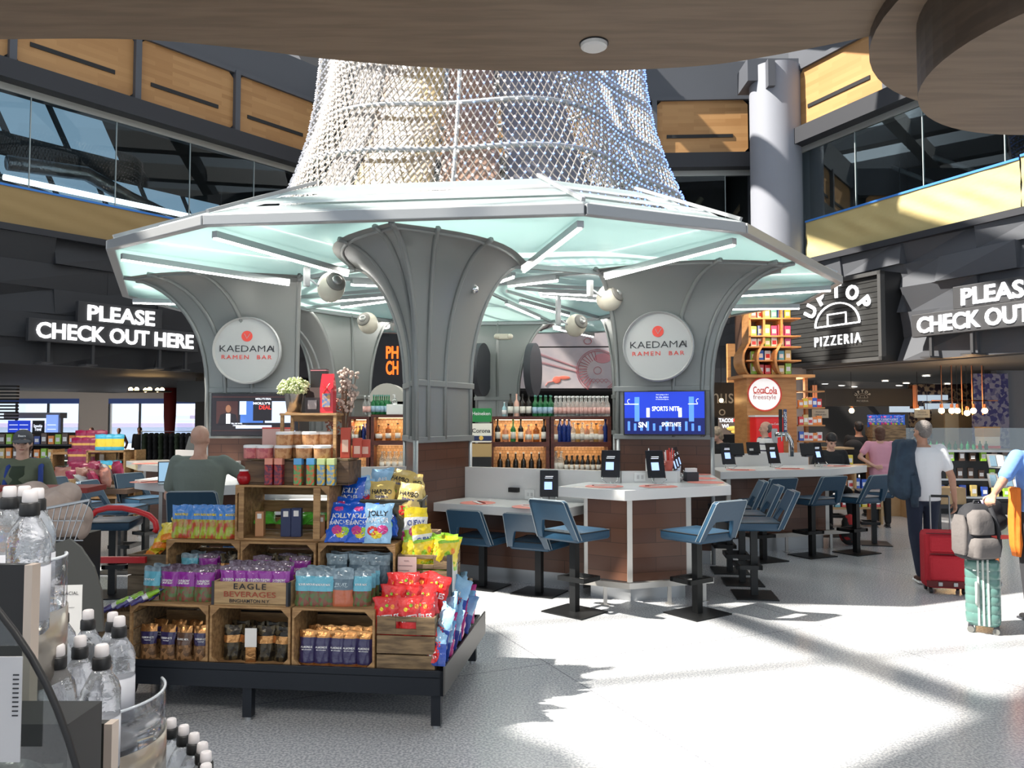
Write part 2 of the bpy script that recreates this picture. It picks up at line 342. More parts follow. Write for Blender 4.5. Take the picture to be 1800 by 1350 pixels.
# upper floor behind the glass: dark ceiling, glowing panes for mirrored skylights, ducts
for W,x0,x1,q in ((WL,-9,8.6,0),(WR,-.1,13,1),(WB,-.2,10.7,2)):
    S('wall_upper_%s'%['left','right','back'][q],MB().box(x0,x1,3.6,3.8,5,9.4).box(x0,x0+.1,0.4,3.7,5,9.4).box(x1-.1,x1,.4,3.7,5,9.4).box(x0,x1,.4,3.8,5.0,5.1).box(x0,x1,.4,3.8,9.3,9.5),UPD,W)
def reflect_panes(W,x,z,n,wd,h,m,label,y=3.45):  # emissive panes standing in for skylight reflections on the glass
    o=thing('mirrored_skylight',label,'roof light'); o.matrix_world=W
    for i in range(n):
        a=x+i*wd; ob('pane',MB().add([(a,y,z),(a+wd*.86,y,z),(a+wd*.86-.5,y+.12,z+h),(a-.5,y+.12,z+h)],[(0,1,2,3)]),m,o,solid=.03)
reflect_panes(WL,-1.3,8.0,4,1.25,1.15,SKYP,'slanting upper roof light seen through the left glazing'); reflect_panes(WL,.3,6.3,6,1.1,1.2,SKYP,'slanting lower roof light seen through the left glazing')
reflect_panes(WR,4.2,7.6,3,1.0,1.3,SKYW,'bright slatted roof light behind the right glazing'); reflect_panes(WR,8.0,7.4,3,1.2,1.3,SKYW,'roof light behind the right glazing by the picture edge')
reflect_panes(WB,6.3,5.6,4,1.2,1.5,mat('pale mirrored skylight',(.35,.42,.45),.5,em=.7),'pale roof light with crossing bars behind the back glazing',y=3.4)
FOIL=mat('foil duct',(.32,.34,.36),.3,.8,bump=.9,scale=9)
def duct(W,path,r,label):
    o=ob('foil_duct',MB().tube(path,r,10),FOIL,smooth=True); o.matrix_world=W; tag(o,label,'duct')
duct(WL,[(1.0,3.0,7.2),(2.6,3.0,7.35),(3.6,3.0,7.0),(5.0,3.4,6.8),(6.4,3.3,6.3),(8,3.3,6.2)],.17,'crumpled foil air duct behind the left glazing')
duct(WL,[(-.5,3.1,6.6),(.8,3.1,6.9),(2.2,3.0,6.6),(3.1,3.0,6.1)],.09,'thin foil air duct drooping behind the left glazing')
for W,pts,lb in ((WL,[(.05,.3,6.14),(3.7,.3,6.14)],'long bright linear tube light behind the left glazing'),):
    o=ob('tube_light',MB().tube(pts,.055,6),mat('strip reflection',(.9,.95,1),.5,em=3)); o.matrix_world=W; tag(o,lb,'tube light')  # glowing bar standing in for the reflection of an LED strip
for W,c,lb in ((WL,(5.5,2.2,6.35),'round work lamp glaring behind the left glazing'),(WR,(.9,2.2,6.35),'round work lamp glaring behind the right glazing')):
    o=thing('work_lamp',lb,'work lamp'); o.matrix_world=W@Matrix.Translation(c); ob('bulb',MB().sph((0,0,0),.13,12),mat('work lamp glare',(1,1,1),.5,em=30),o,smooth=True); ob('shade',MB().lathe([(.05,.2),(.16,.1),(.2,.06)],14),DGREY,o); ob('stem',MB().tube([(0,0,.2),(0,0,1.2)],.012,5),DGREY,o)
for i in range(7):
    o=ob('escalator_rail' if i<2 else 'roof_truss',MB().tube([(0.4+i*.9+(0 if i<2 else .6),2.6+.2*i,7.6 if i<2 else 7.9),(3.6+i*1.0,2.6,5.6 if i<2 else 7.1)],.05,6),GREYL if i<2 else BEAM); o.matrix_world=WR; tag(o,['slanting silver rail behind the right glazing','lower slanting silver rail behind the right glazing','dark truss bar behind the right glazing, first','dark truss bar behind the right glazing, second','dark truss bar behind the right glazing, third','dark truss bar behind the right glazing, fourth','dark truss bar behind the right glazing, fifth'][i],'rail' if i<2 else 'truss')
# crossing tan bars behind back glazing
o=thing('lattice_brace','tan crossing braces behind the back glazing beside the pillar','brace'); o.matrix_world=WB
for i in range(4): ob('brace_bar',MB().tube([(6.6+i*1.2,2.2,5.1),(8.4+i*1.2,2.2,7.7)],.07,6),mat('tan brace',(.25,.2,.13),.6),o); ob('brace_bar',MB().tube([(8.2+i*1.1,2.3,5.1),(6.2+i*1.1,2.3,7.2)],.07,6),MT['tan brace'],o)
# paper masking at the foot of the glazing
PAP=mat('yellow masking paper',(.55,.44,.20),.7,bump=.5,scale=3,bscale=5); PAPB=mat('brown masking paper',(.36,.24,.10),.7,bump=.3,scale=3); TAPE=mat('blue tape',(.05,.22,.65),.6)
def paper(W,a,b,h,m,label,r):
    o=thing('masking_paper',label,'masking paper'); o.matrix_world=W
    fn=lambda u,v:(a+(b-a)*u,-.06-.035*math.sin(u*40+v*9)*math.sin(v*5+u*7)*(1-abs(2*v-1))-.02,5.2+h*v)
    ob('sheet',MB().sheet(fn,60,14),m,o,smooth=True); ob('tape',MB().box(a,b,-.1,-.085,5.2+h-.03,5.2+h+.01),TAPE,o)
paper(WR,.35,5.0,.86,PAP,'crinkled yellow masking paper taped along the right glazing beside the pillar',1); paper(WR,5.02,12.5,.9,PAP,'crinkled yellow masking paper along the right glazing by the picture edge',2)
paper(WL,-6,6.5,.72,PAPB,'brown masking paper along the foot of the left glazing',3)
# round pillar
t=thing('round_pillar','big round grey pillar in front of the back wall','pillar',tuple(pd(1366,400,17.6)[:2])+(0,))
ob('shaft',MB().cyl((0,0,0),.56,9.6,48),mat('grey plaster pillar',(.27,.28,.32),.6,bump=.08,scale=5),t,auto=40); ob('bracket',MB().box(-.7,.75,-.3,.5,9.25,9.75).box(-.35,-.2,-.62,.2,9.0,9.6),FRAME,t)
S('trim_%d'%tn,MB().box(-.25,.12,-.25,.3,2.75,9.6),FRAME,WR); tn+=1
S('trim_%d'%tn,MB().box(10.35,10.7,-.2,.3,2.75,9.6),FRAME,WB); tn+=1
# unseen roof: slab outlined to cut the floor's sun patch, plus stripe beams. floor-shadow coordinates are shifted back along the sun
ZR=11.2; sx,sy=-SUNV.x*ZR,-SUNV.y*ZR
ROOF=mat('roof slab',(.22,.22,.23),.8)
near=[(x+sx,y+sy) for x,y in [(-30,-8),(-30,9.2),(-.9,9.0),(-.75,6.9),(-.25,6.6),(-.2,4.5),(.1,4.25),(.35,3.7),(1.0,3.6),(1.4,3.92),(1.8,4.2),(2.75,4.85),(3.4,5.35),(4.6,6.2),(7,7),(30,8),(30,-8)]]
struct('roof',MB().prism(near,ZR,ZR+.3),ROOF)
def beam(p,q,w,m=ROOF):
    p=pz(p[0],p[1],0);q=pz(q[0],q[1],0); d=(q-p).normalized(); n=Vector((-d.y,d.x,0))*w/2; a=p-d*12; b=q+d*14
    return [((a+n).x+sx,(a+n).y+sy),((b+n).x+sx,(b+n).y+sy),((b-n).x+sx,(b-n).y+sy),((a-n).x+sx,(a-n).y+sy)]
mb=MB()
for p,q,w in [((1000,1203),(1440,1163),.075),((1300,1095),(1640,1215),.34),((860,1100),(1100,1083),.06),((1540,1155),(1800,1130),.07)]: mb.prism(beam(p,q,w),ZR+.0,ZR+.12)
struct('roof_beams',mb,ROOF)
mb=MB(); 
for i in range(12): x=-20+i*3.6; mb.box(x,x+.5,9,30,11.3,11.9)
for j in range(6): y=10.5+j*3.6; mb.box(-20,22,y,y+.4,11.25,11.8)
struct('roof_grid',mb,ROOF)
struct('wall_outer',MB().box(-34,-33.7,5,29.5,-.05,6).box(24,24.3,-6,50,-.05,11),mat('outer wall',(.25,.25,.26),.8))
# lower halls: ceilings
LC=mat('dark hall ceiling',(.02,.02,.022),.7)
S('ceiling_left',MB().box(-9,8.6,.1,14.5,2.75,3.0),LC,WL); S('ceiling_back',MB().box(-1.5,11,.1,9,2.45,2.7),LC,WB)
S('ceiling_right',MB().box(-3,13,.1,12,2.83,3.0),mat('grey hall ceiling',(.11,.11,.11),.7),WR)

# unseen fill lamps added under the soffit to brighten the foreground
for x,y in ((-3.2,1.2),(-.8,1.6),(1.0,.6),(-2.0,-1.5)): lamp('AREA',(x,y,3.17),36,(1,.96,.9),.5,(0,0,0),name='soffit_fill')
# ================= BAR ISLAND =================
CX,CY=-.57,11.97; A0=-96.5; ZC=3.56
def pol(a,r,t=0): # radial r, tangential t at direction a (deg)
    c,s=math.cos(R(a)),math.sin(R(a)); return (CX+c*r-s*t,CY+s*r+c*t)
dirs=[A0+60*k for k in range(6)]
# canopy
HL,AP,AS=1.77,4.82,4.86
rim=[]
for a in dirs: rim+= [pol(a,AP,-HL),pol(a,AP,HL)]
can=thing('glass_canopy','wide faceted glass canopy with pale steel rim over the ramen bar','canopy',(CX,CY,ZC))
def loc(p,z=0): return (p[0]-CX,p[1]-CY,z)
FROST=mat('frosted aqua glass',(.70,.83,.81),.15,col2=(.80,.89,.87),scale=.6,detail=5,translu=.82,coat=.4)
ROOFM=mat('white roof glass',(.86,.89,.90),.25,translu=.8,coat=.4)
def seg(p,q,w,z0,z1,mb,m=0):
    p=Vector(p[:2]+(0,)) if len(p)>2 else Vector(p+(0,)); q=Vector(q[:2]+(0,)) if len(q)>2 else Vector(q+(0,)); d=(q-p).normalized(); n=Vector((-d.y,d.x,0))*w/2
    mb.prism([tuple((p+n)[:2]),tuple((q+n)[:2]),tuple((q-n)[:2]),tuple((p-n)[:2])],z0,z1,m)
for i in range(12):
    p,q=loc(rim[i]),loc(rim[(i+1)%12]); mb=MB(); seg(p[:2],q[:2],.09,.0,.10,mb); ob('rim_beam',mb,GREYL,can,bev=.008)
inn=[]
for a in dirs: inn+= [pol(a,2.72,-.98),pol(a,2.72,.98)]
hub=[pol(a+dd,.62,0) for a in dirs for dd in(-15,15)]
for i in range(12):
    j=(i+1)%12; z=.035; I=lambda p:loc(p,z)
    ob('glass_panel',MB().poly([I(rim[i]),I(rim[j]),I(inn[j]),I(inn[i])]),FROST,can,solid=.02)
    ob('glass_panel',MB().poly([loc(inn[i],z),loc(inn[j],z),loc(hub[j],z+.25),loc(hub[i],z+.25)]),FROST,can,solid=.02)
    mb=MB(); mb.tube([loc(inn[i],-.03),loc(inn[j],-.03)],.035,4); ob('ring_beam',mb,GREYL,can)
    mb=MB(); mb.tube([loc(inn[i],-.01),loc(hub[i],.2)],.03,4); ob('radial_beam',mb,GREYL,can)
    # sloping upper skin in two lapped strips
    def rr(p,f): return (p[0]*f,p[1]*f)
    a,b=loc(rim[i]),loc(rim[j])
    for k,(f0,f1,z0,z1) in enumerate(((.995,.90,.12,.30),(.905,.80,.335,.525),(.805,.70,.56,.78))):
        ob('roof_panel',MB().poly([(*rr(a,f0),z0),(*rr(b,f0),z0),(*rr(b,f1),z1),(*rr(a,f1),z1)]),ROOFM,can,solid=.02)
    ob('seam_rib',MB().tube([(*rr(a,.995),.15),(*rr(a,.70),.83)],.025,4),GREYL,can)
    # linear lights hanging under the glass, one from each rim corner
    P=Vector(loc(rim[i],-.05)); Q=Vector(loc(inn[i],-.09)); d=(Q-P); P2=P+d*.05; Q2=P+d*.93
    lb=ob('light_bar',MB().tube([P2,Q2],.045,4),GREYL,can); ob('diffuser',MB().tube([P2+Vector((0,0,-.037)),Q2+Vector((0,0,-.037))],.017,4),LED,lb)
for i in range(6):
    for s in (-1,1):
        a=dirs[i]+30+s*8; P=Vector(loc(pol(a,2.2),-.0)); Q=Vector(loc(pol(a,1.0),.1))
        lb=ob('light_bar',MB().tube([P,Q],.04,4),GREYL,can); ob('diffuser',MB().tube([P+Vector((0,0,-.035)),Q+Vector((0,0,-.035))],.02,4),LED,lb)
for i in range(6): lamp('AREA',(*pol(dirs[i]+30,2.9),3.5),24,(1,.95,.88),1.2,(0,0,0),name='light_bar_glow')
# lattice cone of netting with led beads above the canopy
def cone_r(z):
    K=[(4.25,3.25),(4.6,3.05),(5.0,2.88),(5.5,2.67),(6.0,2.51),(6.6,2.40),(7.3,2.33),(8.2,2.34),(9.2,2.45)]
    for (a,ra),(b,rb) in zip(K,K[1:]):
        if z<=b: t=(z-a)/(b-a); return ra+(rb-ra)*t
    return K[-1][1]
def cone_p(th,z,off=0):
    c=math.cos(R(6*(math.degrees(th)-(A0+30)))); r=(cone_r(z)+off)*(1+.045*c-.02*(1-c)*.5); return (CX+.07+r*math.cos(th),CY+r*math.sin(th),z)
cone=thing('lattice_light_cone','tall flaring net cone studded with white and blue light beads','light sculpture',(CX,CY,4.25))
def cl(p): return (p[0]-CX,p[1]-CY,p[2]-4.25)
net=MB(); nb=196; nr=54; z0,z1=4.3,8.9
def node(i,j,o=0): return cl(cone_p(2*PI*(i+(j%2)*.5)/nb,z0+(z1-z0)*j/nr,o))
for j in range(nr):
    for i in range(nb):
        p=node(i,j); q=node(i,j+1) ; q2=node((i+1) if j%2 else (i-1),j+1)
        for e in (q,q2):
            k=len(net.v); d=.0105
            P,E=Vector(p),Vector(e); t=Vector((-P.y,P.x,0)).normalized()*d; u=Vector((P.x,P.y,0)).normalized()*d*.9
            net.v+= [tuple(P+t),tuple(P-t*.5+u),tuple(P-t*.5-u),tuple(E+t),tuple(E-t*.5+u),tuple(E-t*.5-u)]; net.f+= [(k,k+1,k+4,k+3),(k+1,k+2,k+5,k+4),(k+2,k,k+3,k+5)]; net.m+=[0]*3
NETM=mat('pale rope net',(.52,.47,.42),.45,.3)
tag(ob('net',net,NETM,cone),kind='stuff')
oct_=[(1,0,0),(-1,0,0),(0,1,0),(0,-1,0),(0,0,1),(0,0,-1)]; of=[(0,2,4),(2,1,4),(1,3,4),(3,0,4),(2,0,5),(1,2,5),(3,1,5),(0,3,5)]
bw,bb=MB(),MB()
for j in range(0,nr+1):
    for i in range(nb):
        th=2*PI*(i+(j%2)*.5)/nb; x=math.cos(th)*3
        if (i+j//2)%2 and j%2: continue
        p=node(i,j,.03); deg=(math.degrees(th)+360)%360; blue=deg>282 or deg<60 or (60<=deg<130 and False)
        if 262<deg<=284: blue=rnd.random()<(deg-262)/22
        tgt=bb if blue else bw; s=.017 if blue else .021
        tgt.add([(p[0]+a*s,p[1]+b*s,p[2]+c*s) for a,b,c in oct_],of)
tag(ob('white_bead',bw,mat('white led bead',(.95,.93,.98),.3,em=.25),cone,smooth=True),'white beads on the left of the cone',kind='stuff')
tag(ob('blue_bead',bb,mat('blue led bead',(.35,.45,1),.3,em=1.4,emcol=(.22,.38,1)),cone,smooth=True),'blue lit beads on the right of the cone',kind='stuff')
for z in (4.3,4.95,5.6,6.3,7.05,7.8,8.6):
    ob('hoop',MB().tube([cl(cone_p(2*PI*k/72,z,-.02)) for k in range(72)],.035 if z>4.3 else .07,6,closed=True),GREYL,cone,smooth=True)
for k in range(6):
    for dd in (0,):
        th=R(A0+30+60*k-27+dd); ob('upright_pipe',MB().tube([cl(cone_p(th,4.3+.46*q,-.02)) for q in range(11)],.03,6),GREYL,cone,smooth=True)
# hanging golden gauze inside the cone
GAU=mat('golden gauze panel',(.50,.38,.20),.35,col2=(.30,.25,.22),scale=1.2,bump=.6,bscale=5)
for k,(a0,a1,m) in enumerate(((-126,-99,GAU),(-97,-80,mat('dusty rose gauze',(.34,.24,.22),.5,col2=(.42,.27,.2),scale=2)),(-78,-50,mat('slate gauze',(.22,.22,.27),.5,col2=(.30,.29,.32),scale=2,bump=.3)),(-150,-128,mat('pale grey gauze',(.40,.38,.38),.4,col2=(.3,.28,.27),scale=2)))):
    fn=lambda u,v,a0=a0,a1=a1:cl((CX+(cone_r(4.3+4.4*v)-.55)*math.cos(R(a0+(a1-a0)*u)),CY+(cone_r(4.3+4.4*v)-.55)*math.sin(R(a0+(a1-a0)*u)),4.3+4.4*v))
    ob('inner_gauze',MB().sheet(fn,12,16),m,cone,smooth=True,solid=.01)
# six flared columns
ZB1,ZB2=1.54,2.14
def colsec(z):
    t=max(0,min(1,(z-2.1)/(ZC-2.1))); e=1-math.sqrt(max(0,1-t**2.2)); e2=1-math.sqrt(max(0,1-t**2))
    ra=3.75+(AP-.05-3.75)*e; rb=2.66+(2.74-2.66)*e; hw=.385+(1.06-.385)*e2; return ra,rb,hw,.36*e
def colring(z,n=10):
    ra,rb,hw,bu=colsec(z); out=[]
    for s in range(n+1):
        f=s/n; r=ra+(rb-ra)*f; t=hw*f; w=bu*math.sin(PI*f); out.append((r+w*.6,-t-w*.8,z))
    left=out; right=[(r,-t,z_) for r,t,z_ in out[::-1]][:-1]
    return left+right   # apex, -side ... -base, +base ... +side
cols=[]
zs=[.0,.5,ZB1,ZB2]+[2.1+(ZC-2.1)*math.sin(PI/2*k/14) for k in range(2,15)]
zs=sorted(set(zs)); BRK=mat('brown tile cladding',(.105,.045,.028),.3,col2=(.085,.036,.022),kind='brick',plane='xz',scale=1,brick=(.42,.11),mortar=.004)
for k,a in enumerate(dirs):
    pos=['nearest flared grey column in the middle of the view','flared grey column at right bearing a round sign and a television','flared grey column at the far right, hidden behind the signed one','flared grey column at the centre back of the bar','flared grey column at the back left of the bar','flared grey column at left bearing a round sign and a television'][k]
    T=thing('flared_column',pos,'column',(CX,CY,0),R(a),'flared grey columns of the bar'); cols.append(T)
    body=MB(); body.loft([colring(z) for z in zs if z>=ZB1]); ob('shell',body,GREYP,T,auto=38)
    lo=MB(); rg=colring(1.0); cx=3.2
    lo.loft([[(cx+(x-cx)*.985,y*.98,.16) for x,y,_ in rg],[(cx+(x-cx)*.985,y*.98,ZB1) for x,y,_ in rg]]); ob('tile_base',lo,BRK,T)
    ob('plinth',MB().loft([[(cx+(x-cx)*.93,y*.9,0) for x,y,_ in rg],[(cx+(x-cx)*.93,y*.9,.16) for x,y,_ in rg]]),STEEL,T)
    for f in (0,1,4,10,11,16,19):
        idx=f if f<20 else f; pts=[]
        for z in zs:
            if z<ZB1: continue
            q=colring(z)[idx]; pts.append(q)
        ob('rib',MB().tube(pts,.03,6),GREYP,T,smooth=True)
    for f in (0,10,11):
        q=rg[f]; ob('corner_post',MB().tube([(q[0],q[1],0),(q[0],q[1],ZB1)],.028,6),GREYL,T,smooth=True)
    for zb in (ZB1,ZB2):
        rg2=colring(zb); ob('band',MB().loft([[(cx+(x-cx)*1.06,y*1.12,zb-.033) for x,y,_ in rg2],[(cx+(x-cx)*1.06,y*1.12,zb+.033) for x,y,_ in rg2]]),GREYP,T,bev=.006)
    top=[(x,y,z) for x,y,z in colring(ZC-.01)]; ob('lip',MB().tube(top,.025,6,closed=True),GREYP,T,smooth=True)
    ob('mid_rib',MB().tube([(colsec(z)[1],0,z) for z in zs if z>=ZB1],.03,6),GREYP,T)
    if k in (0,1,5):
        q=colring(3.2)[14 if k!=5 else 5]; ob('spot_lamp',MB().sph((q[0]-.02,q[1],3.2),.055,10),mat('chrome',(.6,.6,.6),.1,1),T,smooth=True)
# round signs on the two flanks facing the viewer
RED=mat('sign red',(.72,.07,.05),.5); SIGNG=mat('sign disc grey',(.43,.43,.425),.5); INK=mat('sign black',(.02,.02,.025),.5)
def rsign(px,py,z,k,side,label):
    a=dirs[k]; na=a-side*70.3; rr_=ray(px,py); P=Vector(pol(a,3.17,side*-.21)+(0,)); n=Vector((math.cos(R(na)),math.sin(R(na)),0))
    # intersect the view ray with the flank plane pushed out a little
    P+=n*.0; tt=(P-Vector((0,0,EYE))).dot(n)/rr_.dot(n); Q=Vector((0,0,EYE))+rr_*tt
    return Q,n,R(na+90)
def mk_sign(px,py,k,side,rad,label):
    Q,n,rz=rsign(px,py,0,k,side,label); t=thing('round_sign',label,'sign',tuple(Q+n*.15),rz)
    X=Tf(); ob('disc',MB().lathe([(rad,-.05),(rad,.1),(rad-.02,.05)],48,T=X),SIGNG,t,auto=40)
    ob('rim',MB().tube([(rad*math.cos(2*PI*i/48),-.05,rad*math.sin(2*PI*i/48)) for i in range(48)],.016,6,closed=True),GREYL,t,smooth=True)
    e=MB(); e.prism([(rad*.165*math.cos(2*PI*i/28),rad*.165*math.sin(2*PI*i/28)) for i in range(28)],.051,.056,T=Tf((0,0,rad*.43))); ob('emblem_dot',e,RED,t)
    e=MB(); e.tube([(-.075*rad,-.059,rad*.5),(0,-.059,rad*.36),(.085*rad,-.059,rad*.49)],.004,4).sph((.095*rad,-.059,rad*.5),.006,6); ob('emblem_stroke',e,GREYL,t)
    ob('name_lettering',MB().text('KAEDAMA',Tf((0,-.053,rad*.05)),h=rad*.19,w=rad*1.62,bold=-.01,extr=.002),INK,t); e=MB()
    for s in (-1,1): e.box(s*rad*.80-.004,s*rad*.80+.004,-.056,-.05,rad*-.04,rad*.14)
    e.tube([(rad*.62,-.055,rad*-.045),(rad*.72,-.055,rad*.14),(rad*.83,-.055,rad*-.045)],.004,4); ob('double_stroke',e,INK,t)
    ob('sub_lettering',MB().text('RAMEN  BAR',Tf((0,-.053,-rad*.21)),h=rad*.12,w=rad*1.5,bold=.0,extr=.002,spacing=1.3),RED,t); return t
mk_sign(441,618,5,-1,.425,'round grey ramen bar sign on the left flared column'); mk_sign(1160,611,1,1,.42,'round grey ramen bar sign on the right flared column')
# televisions
def tv(px,py,k,side,w,h,label,paint):
    Q,n,rz=rsign(px,py,0,k,side,label); t=thing('television',label,'television',tuple(Q+n*.1),rz)
    ob('casing',MB().box(-w/2,w/2,-.02,.04,-h/2,h/2),mat('glossy black',(.01,.01,.012),.15),t,bev=.006); paint(t,w-.03,h-.03)
def em(nm,c,e=1.0): return mat(nm,c,.4,em=e)
def rect(mb,x0,x1,z0,z1,m,y=-.0225): mb.poly([(x0,y,z0),(x1,y,z0),(x1,y,z1),(x0,y,z1)],m); return mb
def tvR(t,w,h):
    m=[em('tv blue',(.01,.035,.42),.9),em('tv light blue',(.08,.22,.85),1.0),em('tv white',(.75,.8,.9),1.1),em('tv navy',(.004,.008,.09),.8)]
    b=MB(); rect(b,-w/2,w/2,-h/2,h/2,0); rect(b,-w/2,w/2,-h/2,-h*.12,3,-.023)
    for i in range(12): rect(b,-w*.46+i*w*.08,-w*.43+i*w*.08,-h*.42,-h*(.2+.05*(i%3)),1,-.0235)
    for s in (-1,1): rect(b,s*w*.34-.03,s*w*.34+.03,-h*.2,h*.38,1,-.0235); rect(b,s*w*.20-.02,s*w*.20+.02,-h*.1,h*.12,2,-.024)
    for x in(-.44,.42): b.tube([(x*w+.02*math.cos(R(q)),-.024,h*.28+.025*math.sin(R(q))) for q in range(60,300,30)],.004,4,2)
    rect(b,-w*.5,-w*.32,h*.2,h*.22,2,-.0238); rect(b,w*.3,w*.42,h*.2,h*.215,2,-.0238)
    ob('screen',b,m,t); l=MB()
    for i,s in enumerate(["that's going to do it","for this edition","of Overtime Sports."]): l.text(s,Tf((-w*.02,-.0245,h*(.43-.055*i))),h=h*.035,m=0)
    l.text('SPORTS NITE',Tf((w*.02,-.0245,h*.1)),h=h*.11,w=w*.34,bold=.02); l.text('SN',Tf((-w*.27,-.0245,-h*.28)),h=h*.13,bold=.03); l.text('SPORTS NITE',Tf((w*.09,-.0245,-h*.27)),h=h*.1,w=w*.24,bold=.02); ob('screen_lettering',l,m[2],t)
def tvL(t,w,h):
    m=[em('tv dark',(.012,.010,.014),.6),em('tv pale sky',(.45,.55,.75),.9),em('tv skin',(.20,.09,.05),.8),MT['tv white'],em('tv red',(.75,.04,.03),.9),em('tv mid blue',(.05,.13,.42),.8),em('tv brown',(.05,.02,.02),.5)]
    b=MB(); rect(b,-w/2,w/2,-h/2,h/2,0); rect(b,-w/2,w/2,h*.42,h*.45,6,-.023)
    rect(b,-w*.45,-w*.2,-h*.22,h*.33,6,-.023); rect(b,-w*.17,w*.1,-h*.2,h*.33,5,-.023); rect(b,-w*.18,-w*.1,0,h*.33,1,-.0232); rect(b,w*.12,w*.45,-h*.2,h*.33,1,-.0232); rect(b,-w*.02,w*.2,-h*.15,h*.33,0,-.0236)
    b.sph((-w*.31,-.024,h*.14),(.035,.001,.052),12,2); b.prism([(-w*.43,-h*.22),(-w*.2,-h*.22),(-w*.22,h*.0),(-w*.31,h*.06),(-w*.4,h*0)],.0235,.0242,0,T=Tf()); rect(b,-w*.335,-w*.285,-h*.22,h*.02,3,-.0246)
    rect(b,-w*.5,w*.5,-h*.4,-h*.385,6,-.0238); rect(b,-w*.22,w*.2,-h*.34,-h*.26,1,-.0238); rect(b,w*.15,w*.48,-h*.45,-h*.39,1,-.0238)
    ob('screen',b,m,t); l=MB(); l.text("MOLLY'S",Tf((w*.08,-.0245,h*.28)),h=h*.06,w=w*.2,m=0,bold=.03); l.text("DEAL",Tf((w*.12,-.0247,h*.18)),h=h*.1,w=w*.14,m=1,bold=.02); l.text("MOLLY'S DEAL",Tf((w*.1,-.0245,h*.39)),h=h*.045,m=0,bold=.02)
    l.text('TELL ME WHO,',Tf((-w*.21,-.0248,-h*.22)),h=h*.035,m=0,bold=.02); l.text('STEPHEN A., GUEST',Tf((-w*.18,-.0248,-h*.27)),h=h*.03,m=0,bold=.02); ob('screen_lettering',l,[m[3],m[4]],t)
tv(1169,726,1,1,1.0,.55,'wall television with a blue sports picture on the right column',tvR)
tv(452,729,5,-1,1.12,.56,'wall television with a talk show picture on the left column',tvL)
# counters ------------------------------------------------------------
ax=Vector((math.cos(R(A0)),math.sin(R(A0))))
def mir(p): r=Vector((p[0]-CX,p[1]-CY)); q=ax*r.dot(ax)*2-r; return (q.x+CX,q.y+CY)
TOPW=mat('white solid surface',(.74,.73,.72),.22); STL=mat('satin steel trim',(.50,.48,.45),.35,.6); CLAD=mat('brown plank cladding',(.13,.058,.034),.35,col2=(.085,.036,.023),kind='brick',plane='xz',scale=1,brick=(.55,.14),mortar=.003)
P1=tuple(pz(981,855,1.09)[:2]);P2=tuple(pz(1098,862,1.09)[:2]);P3=tuple(pz(1285,853,1.09)[:2]);P4=tuple(pz(1243,829,1.09)[:2])
top1=[P1,P2,P3,P4,(2.15,10.25),(1.75,8.42),(1.15,8.4),(.83,8.57)]
base1=[(.74,7.98),(1.13,7.72),(1.74,7.92),(2.0,9.9),(1.78,9.9),(1.62,8.5),(1.1,8.45),(.95,8.45)]
top3=[tuple(pz(1266,829,1.09)[:2]),tuple(pz(1460,824,1.09)[:2]),tuple(pz(1524,818,1.09)[:2]),(4.75,12.1),(4.3,11.75),(2.75,11.15)]
base3=[(2.85,10.55),(4.32,11.0),(4.45,11.6),(2.85,11.3)]
def counter(name,label,top,base,zt,th,posts,group=None):
    c=Vector((sum(p[0] for p in top)/len(top),sum(p[1] for p in top)/len(top))); t=thing(name,label,'counter',(c.x,c.y,0),group=group); Lc=lambda P:[(x-c.x,y-c.y) for x,y in P]
    ob('counter_top',MB().prism(Lc(top),zt-th,zt),TOPW,t,bev=.006)
    b=Lc(base); n=len(b); 
    for i in posts['panels']:
        p,q=Vector(b[i]),Vector(b[(i+1)%n]); d=(q-p); L_=d.length; rz=math.atan2(d.y,d.x)
        o=ob('front_panel',MB().box(0,L_,-.015,.015,.2,zt-th),CLAD,t,loc=(p.x,p.y,0),rz=rz)
    ob('carcass',MB().prism([(x*.96+Vector(b[0]).x*0,y*.96) for x,y in b] if False else b,.18,zt-th-.01),DGREY,t)
    cc=Vector((sum(p[0] for p in b)/n,sum(p[1] for p in b)/n)); ob('kick_plinth',MB().prism([tuple(cc+(Vector(p)-cc)*.93) for p in b],0,.18),STEEL,t)
    for i in posts['posts']: ob('corner_post',MB().cbox((b[i][0],b[i][1],(zt-th+.18)/2),(.05,.05,zt-th-.18)),STL,t)
    if 'rail' in posts:
        r=Lc(posts['rail']); ob('foot_rail',MB().tube([(x,y,.22) for x,y in r],.038,4),STL,t)
        for x,y in Lc(posts['legs']): ob('rail_leg',MB().box(x-.017,x+.017,y-.017,y+.017,0,.21).cyl((x,y,0),.045,.008,10),STL,t)
    return t
rail1=[tuple(pz(x,y,.22)[:2]) for x,y in ((1014,1020),(1106,1030),(1252,1019))]; legs1=[tuple(pz(x,y,0)[:2]) for x,y in ((1064,1063),(1177,1061),(1238,1056))]
pt1=dict(panels=[0,1,2],posts=[0,1,2],rail=rail1,legs=legs1)
counter('bar_counter','high white-topped wedge counter in front of the right column',top1,base1,1.09,.1,pt1)
M=lambda P:[mir(p) for p in P]
counter('bar_counter','high white-topped wedge counter at left where the bald man sits',M(top1),M(base1),1.09,.1,dict(panels=[0,1,2],posts=[0,1,2],rail=M(rail1),legs=M(legs1)))
rail3=[tuple(pz(1306,948,.2)[:2]),tuple(pz(1490,936,.2)[:2]),(4.95,12.0)]; legs3=[tuple(pz(x,y,0)[:2]) for x,y in ((1383,970),(1461,964))]
counter('bar_counter','high white-topped counter at right behind the row of stools',top3,base3,1.09,.1,dict(panels=[0,1],posts=[0,1],rail=rail3,legs=legs3))
